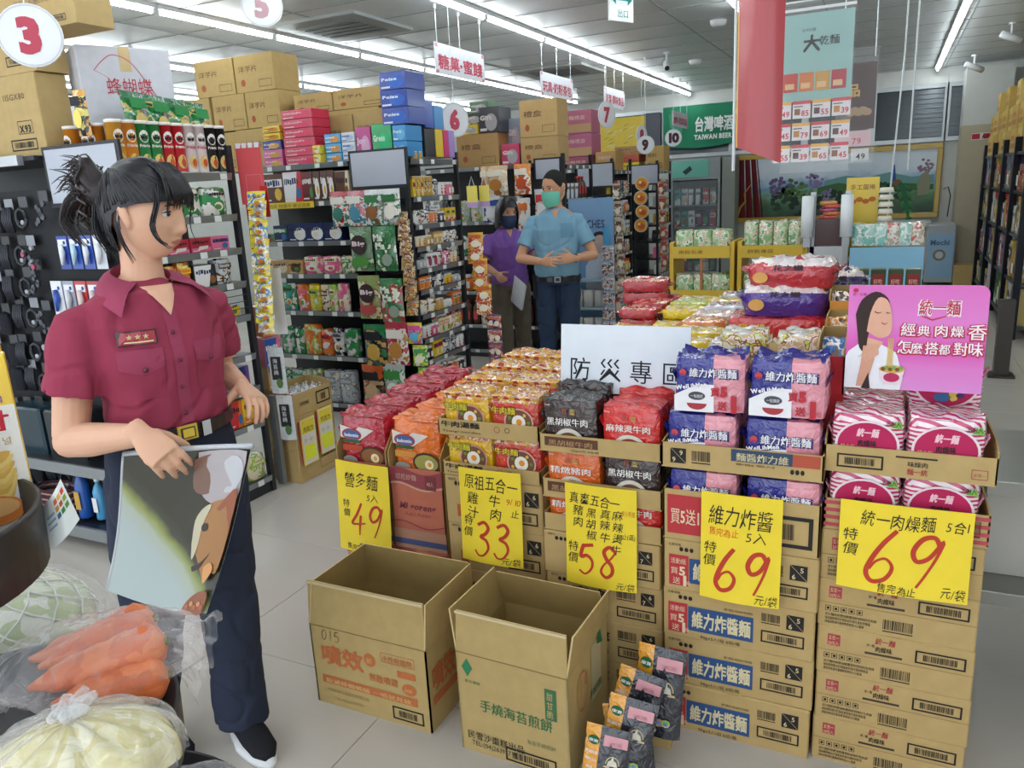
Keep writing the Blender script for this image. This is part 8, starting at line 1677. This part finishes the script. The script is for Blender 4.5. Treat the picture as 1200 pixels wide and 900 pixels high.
b.obj('printed_picture', t, True)
# ---------------------------------------------------------------- the two staff by the aisle
def staff(name_label, O_, yaw, H_, hyaw, hpitch, skin, shirt, trou, arms, hair, build=1.0, sleeve=.55, extra=None, voxel=.007, lean=0, female=False, stance=((.02, .10), (-.02, -.10))):
    """figure in its own frame: faces +x, left is +y, H_ = standing height. arms: for each side (elbow, wrist, hand dir, palm normal, thumb side, curls)"""
    t = thing('person', name_label, 'person', O_, yaw); k = H_/1.70; SKm, SHm, TRm = mat(skin, 'skin'), mat(shirt, 'cloth'), mat(trou, 'cloth')
    P = lambda x, y, z: V(x + lean*max(0, z-.9), y, z)*1.0
    z_ = lambda z: z*k
    hc = P(.02, 0, z_(1.585)); HRt = rotm(hyaw, hpitch)
    lat = V(0, 1, 0); bw = build; hips = 1.0 if not female else 1.05
    tor = [P(0,0,z_(.86)), P(0,0,z_(.95)), P(0,0,z_(1.05)), P(0,0,z_(1.16)), P(.005,0,z_(1.27)), P(-.005,0,z_(1.36)), P(-.015,0,z_(1.41)), P(-.02,0,z_(1.44))]
    tr = [(.145*hips,.10),(.14,.10),(.135,.10),(.145,.105),(.155,.105),(.155,.09),(.10,.07),(.06,.055)]
    b = MB(); loft(b, tor, [(a*bw, c*bw) for a, c in tr], lat, SKm, 20); loft(b, [P(-.015,0,z_(1.40)), hc + V(-.03,0,-.05)], [.056, .052], lat, SKm, 16)
    head_shape(b, hc, 1.12*k, HRt, SKm, 1.0, 1.0, .04, 48, 40)
    sh = {1: P(-.01, .158*bw, z_(1.345)), -1: P(-.01, -.158*bw, z_(1.345))}
    for q in (1, -1):
        el, wr, hd, pn, th, cu, tb_ = arms[q]; el, wr = V(el), V(wr)
        loft(b, [sh[q], sh[q]*.5+el*.5, el], [.046, .043, .037], V(1,0,.2), SKm, 14); ball(b, el, .038, SKm); loft(b, [el, el*.65+wr*.35, wr], [.037, .039, .025], V(0,.2,1), SKm, 14)
        hand(b, wr, hd, pn, th, .95*k, SKm, cu, tb_, .08, .3)
        hip = P(0, .08*q, z_(.86)); ft = stance[0] if q == 1 else stance[1]; an = V(ft[0], ft[1], .08); kn = hip*.5+an*.5+V(.02,0,0); loft(b, [hip, kn, an], [.065, .05, .035], lat, SKm, 12)
    put('body', remesh(b, 'staff_body', voxel*.75, 1, SKm), (0,0,0), parent=t)
    eyes(t, hc, 1.12*k, HRt, .4, 'x' == '' or '201a1a')
    b = MB(); loft(b, [P(0,0,z_(.90)), P(0,0,z_(.97))] + tor[2:7] + [P(-.02,0,z_(1.425))], [(.158*bw,.125*bw),(.166*bw,.132*bw),(.158*bw,.126*bw),(.163*bw,.126*bw),(.168*bw,.122*bw),(.150*bw,.100*bw),(.105,.08),(.068,.062)], lat, SHm, 24, sq=.93)
    if female: loft(b, [P(0,0,z_(.90)), P(0,0,z_(1.03))], [(.165*bw,.13*bw),(.16*bw,.125*bw)], lat, SHm, 24)
    for q in (1, -1):
        el = V(arms[q][0]); e = sh[q]*(1-sleeve)+el*sleeve; loft(b, [sh[q]*.8+P(-.01,0,z_(1.38))*.2, sh[q], sh[q]*.5+e*.5, e + (e-sh[q]).normalized()*.02], [(.044,.04),(.052,.05),(.062,.060),(.070,.066)], V(1,0,.2), SHm, 16)
    sm = remesh(b, 'staff_shirt', voxel, 2, SHm, wrinkle(len(name_label), .006, z_(1.05))); put('shirt', sm, (0,0,0), parent=t); bv = bvh_of(sm)
    b = MB(); loft(b, [P(0,0,z_(.93)), P(0,0,z_(.91)), P(0,0,z_(.85))], [(.150*bw,.118*bw),(.170*bw*hips,.13*bw),(.165*bw,.125*bw)], lat, TRm, 22)
    for q in (1, -1):
        hip = P(0, .085*q, z_(.88)); ft = stance[0] if q == 1 else stance[1]; an = V(ft[0], ft[1], .06); kn = hip*.5+an*.5+V(.02,0,0); loft(b, [hip, hip*.7+kn*.3, kn, kn*.5+an*.5, an], [(.095,.11),(.095,.105),(.075,.08),(.07,.075),(.07,.078)], lat, TRm, 16)
        b2 = MB(); g0 = V(ft[0]-.06, ft[1], 0); loft(b2, [g0+V(0,0,.04), g0+V(.06,0,.05), g0+V(.16,0,.04), g0+V(.23,0,.028)], [(.035,.04),(.042,.05),(.046,.036),(.03,.02)], lat, mat('1e1e22','gloss'), 14); b2.obj('shoe', t, True)
    put('trousers', remesh(b, 'staff_trousers', voxel, 2, TRm, wrinkle(3, .006)), (0,0,0), parent=t)
    # collar and placket
    b = MB(); CO = SHm; ct = P(-.018, 0, z_(1.415))
    for s_ in (-1, 1):
        def col(u, v):
            fx, ly = -math.cos(math.pi*u*.9), math.sin(math.pi*u*.9); p = ct + V(fx*.066, s_*ly*.068, .05-.035*u); dr = v*(.022+.022*u**3)
            return tuple(p + V(fx*.8, s_*(ly+.5*u**3), 0)*dr - V(0,0,v*(.036+.034*u**3)))
        b.grid(col, 12, 3, CO); b.grid(lambda u, v: tuple(V(col(1-u, v))-V(0,0,.0015)), 12, 3, CO)
    b.obj('collar', t, True)
    b = MB(); decal(b, bv, (.1, 0, z_(1.355)), (0,1,0), (0,0,1), .06, z_(.07), SKm, .004, 6, 4, lambda u, v: abs(2*u-1)*(1-v)+v); b.obj('open_neckline', t, True)
    b = MB(); decal(b, bv, (.1, .002, z_(1.18)), (0,1,0), (0,0,1), .03, z_(.18), SHm, .003, 3, 8); b.obj('placket', t, True)
    b = MB(); r_ = (.172*bw, .140*bw); zb = z_(.895)
    if not female:
        for i in range(28):
            a, c = 2*math.pi*i/28, 2*math.pi*(i+1)/28; b.poly([(r_[1]*math.cos(a), r_[0]*math.sin(a), zb-.018), (r_[1]*math.cos(c), r_[0]*math.sin(c), zb-.018), (r_[1]*math.cos(c), r_[0]*math.sin(c), zb+.018), (r_[1]*math.cos(a), r_[0]*math.sin(a), zb+.018)], mat('1f1d20','gloss'))
        b.obj('belt', t); b = MB(); b.box(r_[1], -.025, zb-.022, r_[1]+.006, .025, zb+.022, mat('a8aab0','metal')); b.box(r_[1]+.006, -.015, zb-.012, r_[1]+.007, .015, zb+.012, mat('2a2a2e','gloss')); b.obj('belt_buckle', t)
    Hh = lambda x, y, z: hc + HRt @ (V(x, y, z)*k*1.12)
    # face mask
    def mask(mc, dz=0, lo=-.118):
        b = MB(); mm = mat(mc, 'cloth')
        def f(u, v):
            a = (u-.5)*2.5; zz = lo + (-.010-lo)*v; rx = .104 + .010*math.cos(a)*math.sin(v*3.14) - .012*(1-v)**2
            return tuple(Hh(rx*math.cos(a)*(1-.02*math.sin(v*19))+.004, .080*math.sin(a)*(1-.22*(1-v)**2), zz - (.0 if v > .5 else .0) + .018*abs(math.sin(a))**2*(0.5-v)))
        b.grid(f, 16, 12, mm); b.grid(lambda u, v: tuple(V(f(1-u, v))-V(HRt @ V(.0015,0,0))), 16, 12, mm); b.obj('face_mask', t, True)
        for sy in (-1, 1): b = MB(); b.tube([tuple(Hh(.036, sy*.074, -.005)), tuple(Hh(.0, sy*.080, .015)), tuple(Hh(-.018, sy*.083, .0)), tuple(Hh(.0, sy*.080, -.045)), tuple(Hh(.03, sy*.068, -.08))], .0022, 5, mat('dfe6e0','cloth')); b.obj('mask_loop', t, True)
    hair(t, Hh, capr, mask); 
    if extra: extra(t, bv, P, z_)
    return t
def short_hair(t, Hh, capr, mask):
    b = MB(); hm = mat('262424', 'cloth'); N, M_ = 32, 14; rows = []
    for j in range(M_+1):
        pts = []
        for q in range(N):
            th = 2*math.pi*q/N; a = abs((th+math.pi) % (2*math.pi) - math.pi); l = .62 if a < .7 else .62-.56*(a-.7)/.6 if a < 1.3 else .06-.3*min(1, (a-1.3)/.5) if a < 1.8 else -.24-.25*min(1, (a-1.8)/.6)
            ph = l + (math.pi/2-l)*j/M_*.999; n_ = 1+.012*noise.noise(Vector((math.cos(th)*8, math.sin(th)*8, ph*6))); e = 1 + .03*min(1, j/3)
            x, y, z = .092*math.cos(ph)*math.cos(th)*n_, .074*math.cos(ph)*math.sin(th)*n_, .118*math.sin(ph)*n_
            if x < 0: x *= 1.1
            pts.append(tuple(Hh(x*e*1.015, y*e*1.015, z*e*1.01)))
        rows.append(b.av(pts))
    for j in range(M_):
        for q in range(N): b.face((rows[j]+q, rows[j]+(q+1)%N, rows[j+1]+(q+1)%N, rows[j+1]+q), hm)
    b.obj('hair', t, True); mask('74c4ae')
def bob_hair(t, Hh, capr, mask):
    b = MB(); hm = mat('1c1a1e', 'hair'); N, M_ = 40, 22; rows = []
    for j in range(M_+1):
        pts = []
        for q in range(N):
            th = 2*math.pi*q/N; a = abs((th+math.pi) % (2*math.pi) - math.pi); l = .42 if a < .5 else .42-.5*(a-.5)/.4 if a < .9 else -.08-.75*min(1, (a-.9)/.35)
            ph = l + (math.pi/2-l)*(j/M_)*.999; n_ = 1+.02*noise.noise(Vector((math.cos(th)*4, math.sin(th)*8, ph*2)))
            x, y, z = .112*math.cos(ph)*math.cos(th)*n_, .096*math.cos(ph)*math.sin(th)*n_, .134*math.sin(ph)*n_
            if ph < 0: x = .112*math.cos(th)*(1-.15*ph*ph)*n_*(1 if th else 1); y = .096*math.sin(th)*(1+.02)*n_; z = .165*ph*.95
            if x < 0: x *= 1.12
            pts.append(tuple(Hh(x, y, z)))
        rows.append(b.av(pts))
    for j in range(M_):
        for q in range(N): b.face((rows[j]+q, rows[j]+(q+1)%N, rows[j+1]+(q+1)%N, rows[j+1]+q), hm)
    b.obj('hair', t, True); mask('34405c')
def man_extra(t, bv, P, z_):
    b = MB(); decal(b, bv, (.1, .085, z_(1.21)), (0,1,0), (0,0,1), .10, .11, mat('6b95ae','cloth'), .003, 5, 5); b.obj('pocket', t, True)
    b = MB(); b.box(.0, -.20, z_(.74), .07, -.165, z_(.92), mat('1d1d22','cloth')); b.obj('belt_pouch', t)
    b = MB(); pts = [(.0+.30+.027*0, 0, 0)]; 
a_m = {1: ((.06, .29, 1.075), (.285, .13, 1.075), (.55, -.82, .10), (-.75, -.4, -.2), -1, (.35, .35, .4, .5), (.5, .4)),
       -1: ((.06, -.29, 1.075), (.285, -.11, 1.06), (.55, .82, .05), (-.75, .4, -.2), 1, (.35, .35, .4, .5), (.5, .4))}
man = staff('man in light blue polo shirt and green face mask clasping his hands', (-2.37, 5.75, 0), math.radians(-68), 1.72, math.radians(-42), math.radians(8), 'c99472', '7aa3ba', '2c3a52', a_m, short_hair, 1.12, .62, man_extra)
wb = MB(); wb.tube([(.262+.022*math.cos(a)*.6, .146+.03*math.cos(a)*.5, 1.075+.029*math.sin(a)) for a in [6.2832*i/14 for i in range(15)]], .006, 6, mat('3a2a26','gloss')); wb.obj('bracelet', man, True)
a_w = {1: ((.10, .23, 1.00), (.30, .18, 1.02), (.9, -.1, .05), (-.2, -.5, -.8), -1, (.5, .5, .55, .6), (.5, .5)),
       -1: ((.02, -.25, 1.0), (.22, -.16, .93), (.8, .2, -.4), (0, .8, -.5), 1, (.8, .8, .85, .9), (.5, .5))}
wman = staff('woman in violet polo shirt and dark mask holding white papers', (-2.93, 6.02, 0), math.radians(-50), 1.53, math.radians(10), math.radians(10), 'c8957a', '8058a6', '655c50', a_w, bob_hair, 1.0, .55, None, .008, 0, True, ((.02, .10), (.10, -.08)))
t = thing('paper_sheets', 'white papers held low by the woman in violet', 'paper', (-2.79, 5.86, .78), rot=(.2, .5, -.4)); b = MB(); b.box(-.06, 0, -.15, .09, .004, .12, mat('dcdfe6','matte')); b.obj('sheet', t); b = MB(); b.box(-.05, .005, -.14, .10, .008, .11, mat('d2d6de','matte')); b.obj('sheet', t)
# ================================================================ FOREGROUND: round black tiered stand with vegetables
BP = mat('232124', 'gloss'); _bp = BP.node_tree.nodes['Principled BSDF']; _bp.inputs['Roughness'].default_value = .45; _bp.inputs['Coat Weight'].default_value = 0
t = thing('tiered_stand', 'round black tiered plastic stand with vegetables in clear bags', 'stand', (-.985, .46, 0))
def tier(nm, c, R, z0, z1, lip, seg=48):
    b = MB(); cx, cy = c[0]+.985, c[1]-.46; b.lathe([(0, z0), (R*.9, z0), (R*.985, z0+.006), (R, z1-.004), (R, z1), (R-.006, z1), (R-.009, z1-lip), (0, z1-lip)], seg, BP, (cx, cy, 0)); return b.obj(nm, t, True)
tier('tier_tray', (-.975, .445), .225, .885, .968, .004); tier('tier_tray', (-1.083, .407), .2, 1.160, 1.248, .072); tier('tier_tray', (-1.0, .50), .285, .62, .675, .03); tier('tier_tray', (-1.29, .66), .19, .74, .80, .02)
b = MB(); b.cyl((-.15, -.06, .02), .03, 1.15, 16, BP); b.obj('centre_pole', t)
b = MB(); b.lathe([(0,0),(.26,0),(.26,.03),(.24,.04),(0,.04)], 36, BP, (-.15,-.06,0)); b.obj('base', t)
b = MB(); b.box(-.45, .1, .70, -.12, .13, .74, BP); b.box(-.30, .08, .66, -.27, .30, .76, BP); b.obj('bracket', t)
# carrots
CAR = busy(['d8703a', 'dd7a42', 'cf6430', 'd8703a'], 9, 'veg')
cs = [((-.912,.648,1.035), (-1.01,.565,.998)), ((-.856,.618,1.030), (-.97,.525,1.000)), ((-.838,.600,.995), (-.915,.520,.992)), ((-.955,.660,1.0), (-1.045,.575,.992)), ((-.895,.628,.992), (-.985,.545,.99)), ((-.865,.60,1.052), (-.95,.555,1.045))]
cs = cs[:5]
for i, (a, c) in enumerate(cs):
    a, c = V(a), V(c); dd = (a-c).normalized(); o = thing('carrot', 'large orange carrot in the clear bag, %s' % ['upper far one','upper near one','lowest near one','far one against the back','buried middle one'][i], 'carrot', tuple(c), group='carrots in the clear bag')
    L = (a-c); b = MB(); k = 12; pts = [L*(j/k) for j in range(k+1)]; rd = [.010+.023*(j/k)**.45+.0012*math.sin(j*2.3+i) for j in range(k)] + [.024]
    b.tube([pts[0]-dd*.02] + pts + [L+dd*.008], [.004] + rd + [.009], 16, CAR); b.obj('root', o, True)
    b = MB(); b.cyl((0,0,0), .006, .006, 8, mat('6a6a34','veg')); q = b.obj('crown', o); q.location = L+dd*.006; q.rotation_euler = dd.to_track_quat('Z', 'Y').to_euler()
def hull(b, P0, P1, r0, r1, mt, seed, seg=28, n=18, amp=.006):
    P0, P1 = V(P0), V(P1); ax = (P1-P0); side = ax.normalized().cross(V(0,0,1)).normalized(); upv = side.cross(ax.normalized())
    def f(u, v):
        a = 2*math.pi*u; e = max(.02, math.sin(math.pi*min(1, max(0, v*.9+.06))))**.45; r = (r0+(r1-r0)*v)*e; h = r*.52
        w_ = 1+amp*22*noise.noise(Vector((math.cos(a)*2.4+seed, math.sin(a)*2.4, v*7))) + amp*12*abs(noise.noise(Vector((math.cos(a)*6, math.sin(a)*6+seed, v*15))))
        p = P0+ax*v + side*(math.cos(a)*r*w_) + upv*(math.sin(a)*h*w_); p.z = max(p.z, .970); return tuple(p)
    b.grid(f, seg, n, mt)
CL = clear('f4f2f4', .05, .09, .7)
bagt = thing('plastic_bag', 'clear plastic bag of large orange carrots on black stand', 'bag', (0,0,0))
b = MB(); hull(b, (-1.035, .515, 1.008), (-.825, .655, 1.022), .094, .090, CL, 3, 44, 30, .006); b.obj('clear_film', bagt, True)
b = MB()
def tail(P, d, s, L, W, seed): 
    P, d, s = V(P), V(d).normalized(), V(s).normalized(); nn = d.cross(s)
    b.grid(lambda u, v: tuple(P + d*(L*v) + s*((u-.5)*W*(.55+.6*v)) + nn*(.022*noise.noise(Vector((u*5+seed, v*4, seed))) + .008*math.sin(u*17+seed)) - V(0,0,.02*v*v)), 16, 10, CL)
tail((-.845,.64,1.03), (.7,.5,.0), (-.4,.7,.5), .045, .09, 1); tail((-.85,.63,1.01), (.8,.2,-.3), (-.3,.5,.7), .04, .07, 5); tail((-1.0,.49,.99), (-.1,-.95,-.02), (.8,-.1,.3), .05, .05, 8)
b.obj('loose_end', bagt, True)
# pale yellow bag
pt = thing('plastic_bag', 'knotted clear bag of pale yellow peeled roots on black stand', 'bag', (-.805, .455, .970))
b = MB(); ym = busy(['d6cc9a', 'dad2ac', 'ccc088', 'dcd6b8'], 14, 'film')
b.grid(lambda u, v: (lambda a, e: (.105*e*math.cos(a)*(1+.05*math.sin(a*9+v*3)), .070*e*math.sin(a)*(1+.05*math.sin(a*9+v*3)), .072*(1-v)**.8*(1+.10*math.sin(a*11)*(1-v)*v*4)))(2*math.pi*u, math.sin(min(1, v*1.06)*math.pi/2)**.7), 56, 16, ym); o = b.obj('contents', pt, True); o.rotation_euler = (0,0,.75)
b = MB(); b.grid(lambda u, v: (lambda a, e: (.111*e*math.cos(a)*(1+.06*math.sin(a*13+1)), .076*e*math.sin(a)*(1+.06*math.sin(a*13)), .003+.080*(1-v)**.75*(1+.12*math.sin(a*15)*(1-v)*v*4)))(2*math.pi*u, math.sin(min(1, v*1.06)*math.pi/2)**.7), 60, 16, CL); o = b.obj('clear_film', pt, True); o.rotation_euler = (0,0,.75)
b = MB()
for i in range(7): a = i*.9; b.tube([(.0,.0,.070), (.012*math.cos(a), .012*math.sin(a), .088), (.024*math.cos(a)+.008, .024*math.sin(a), .094+.006*math.sin(i))], [.005,.009,.005], 6, clear('f0f0f0', .18, .12, .4))
b.obj('knot', pt, True)
# cabbage in net bag
ct_ = thing('cabbage', 'pale cabbage wrapped in white netting and clear film behind the carrots', 'cabbage', (-1.30, .675, .80)); cm = busy(['c9d4b0', 'd8ddc8', 'b8c49a', 'dfe2d6'], 8, 'veg')
b = MB(); b.grid(lambda u, v: (lambda a, p: (.135*math.cos(p)*math.cos(a)*(1+.03*math.sin(a*5+p*3)), .125*math.cos(p)*math.sin(a)*(1+.03*math.sin(a*5+p*3)), .11+.105*math.sin(p)))(6.2832*u, math.pi*(v-.5)), 40, 24, cm); b.obj('head', ct_, True)
b = MB()
for i in range(10):
    for sg in (-1, 1): b.tube([(.139*math.cos(p)*math.cos(i*.628+sg*p*1.2), .129*math.cos(p)*math.sin(i*.628+sg*p*1.2), .11+.108*math.sin(p)) for p in [-1.3+.2*j for j in range(14)]], .0018, 4, mat('e2e4e2','gloss'), False)
b.obj('netting', ct_, True)
b = MB(); b.grid(lambda u, v: (lambda a, p: ((.150+.05*max(0,math.cos(a-.6)))*math.cos(p)*math.cos(a)*(1+.05*noise.noise(Vector((math.cos(a)*3, math.sin(a)*3, p*3)))), .145*math.cos(p)*math.sin(a), max(.004, .11+.115*math.sin(p))))(6.2832*u, math.pi*(v-.5)), 36, 20, CL); b.obj('clear_film', ct_, True)
# leafy greens at the lowest tier
gt = thing('plastic_bag', 'clear bag of leafy greens on the lowest black tier', 'bag', (-.955, .695, .645)); gm = mat('5f8a3c', 'veg')
for i in range(12):
    b = MB(); a = R_.uniform(-.5, .5); x0 = -.07+.012*i; b.grid(lambda u, v: (x0+.05*v+.008*math.sin(v*9), (u-.5)*.05*math.sin(math.pi*min(1,v+.1)) + .01*a*i, .012+.012*math.sin(u*8+i)*v+.004*i), 4, 6, mat(['5f8a3c','7aa04c','4a7a34','a9bf86'][i % 4], 'veg')); q = b.obj('leaf', gt, True); q.rotation_euler = (0, 0, a+.4)
b = MB(); b.grid(lambda u, v: (lambda a, p: (.11*math.cos(p)*math.cos(a), .07*math.cos(p)*math.sin(a)*(1+.1*math.sin(a*6)), max(.002, .034+.036*math.sin(p)*(1+.2*math.sin(a*5)))))(6.2832*u, math.pi*(v-.5)), 30, 12, CL); q = b.obj('clear_film', gt, True); q.rotation_euler = (0,0,.3)
# snack boxes in the upper tray
def kbox(loc, rz, w, h, d, main, lower, label, txt, tcol):
    t = thing('snack_box', label, 'box', loc, rz, group='upright snack boxes in the upper black tray'); b = MB(); b.bbox(-w/2, 0, 0, w/2, d, h, mat(main, 'gloss'), .0015); b.obj('carton', t)
    b = MB(); b.rect(-w/2+.001, h*.0, w/2-.001, h*.72, mat(lower, 'ink'), -.0006)
    b.ft('포테이토 칩', -w*.30, h*.74, .010, mat('7a4a9a','ink'), -.001, width=w*.7, bold=.02)
    b.ft(txt, -w*.47, h*.585, h*.13, mat('f0ece8','ink'), -.0012, width=w*.95, bold=.09); b.ft(txt, -w*.45, h*.59, h*.125, mat(tcol,'ink'), -.0020, width=w*.9, bold=.04)
    b.ft('오리지널', -w*.1, h*.50, h*.05, mat('b8904a','ink'), -.001, width=w*.5, bold=.01)
    for i in range(9): b.poly([(x*w, -.0012-.0002*i, z*h) for x, z in smooth([(.0+.05*(i % 3)-.1, .18+.03*i), (.16+.05*(i % 3)-.1, .22+.03*i), (.34+.03*(i % 2), .30+.02*i), (.22, .16+.03*i), (.0+.05*(i % 3)-.1, .18+.03*i)], 3)[:-1]], mat(['e0b860','e8c878','d8a850'][i % 3], 'ink'))
    b.disc(.0, h*.13, w*.40, h*.09, mat('d8803a','ink'), -.0034, 16); b.disc(.05*w, h*.15, w*.28, h*.055, mat('e6b070','ink'), -.0040, 14); b.disc(-.3*w, h*.36, w*.16, h*.07, mat('c8402a','ink'), -.0034, 12)
    b.obj('printed_label', t)
kbox((-1.083, .569, 1.178), math.radians(58), .105, .245, .03, 'e8c02a', 'e9e4dc', 'yellow-topped potato snack box with red lettering, in front', '예감', 'c02a3a')
kbox((-1.121, .588, 1.178), math.radians(58), .105, .250, .03, 'e4ba26', 'e9e4dc', 'yellow-topped snack box standing second behind the front one', '예감', 'c02a3a')
kbox((-1.159, .606, 1.178), math.radians(60), .105, .255, .03, 'e0b424', 'e9e4dc', 'yellow-topped snack box standing last in the upper tray', '예감', 'c02a3a')
kbox((-1.071, .486, 1.178), math.radians(62), .11, .225, .03, 'd8dcd0', '5aa03c', 'green snack box beside the yellow-topped front box', '예감', 'c02a3a')
t = thing('price_card', 'curled white price card with coloured squares on black tray rim', 'card', (0, 0, 0))
A_, B_2, C_, D_ = V(-.990,.583,1.226), V(-.968,.600,1.262), V(-.945,.600,1.208), V(-.957,.562,1.178)
def cf(u, v): p = (D_*(1-u)+C_*u)*(1-v) + (A_*(1-u)+B_2*u)*v; return tuple(p + V(.86,-.5,0)*(.010*math.sin(u*3.1) + .004))
b = MB(); b.grid(cf, 8, 8, mat('dfe2e0','gloss')); b.grid(lambda u, v: tuple(V(cf(1-u, v)) - V(.86,-.5,0)*.001), 6, 6, mat('d8dad8','gloss')); b.obj('card', t, True)
b = MB()
for r in range(3):
    for c in range(3): u0, v0 = .45+.17*c, .45+.16*r; b.poly([tuple(V(cf(u, v)) + V(.86,-.5,0)*.0008) for u, v in ((u0, v0), (u0+.13, v0), (u0+.13, v0+.11), (u0, v0+.11))], mat([['3a6a8a','3a7a3a','5a8a3a'],['c8842a','b0502a','8a9a3a'],['c8602a','d8a03a','c8402a']][r][c], 'ink'))
for r in range(3): b.poly([tuple(V(cf(u, v)) + V(.86,-.5,0)*.0008) for u, v in ((.08, .38+.13*r), (.38, .38+.13*r), (.38, .43+.13*r), (.08, .43+.13*r))], mat('8aa8c0', 'ink'))
b.obj('printed_label', t)
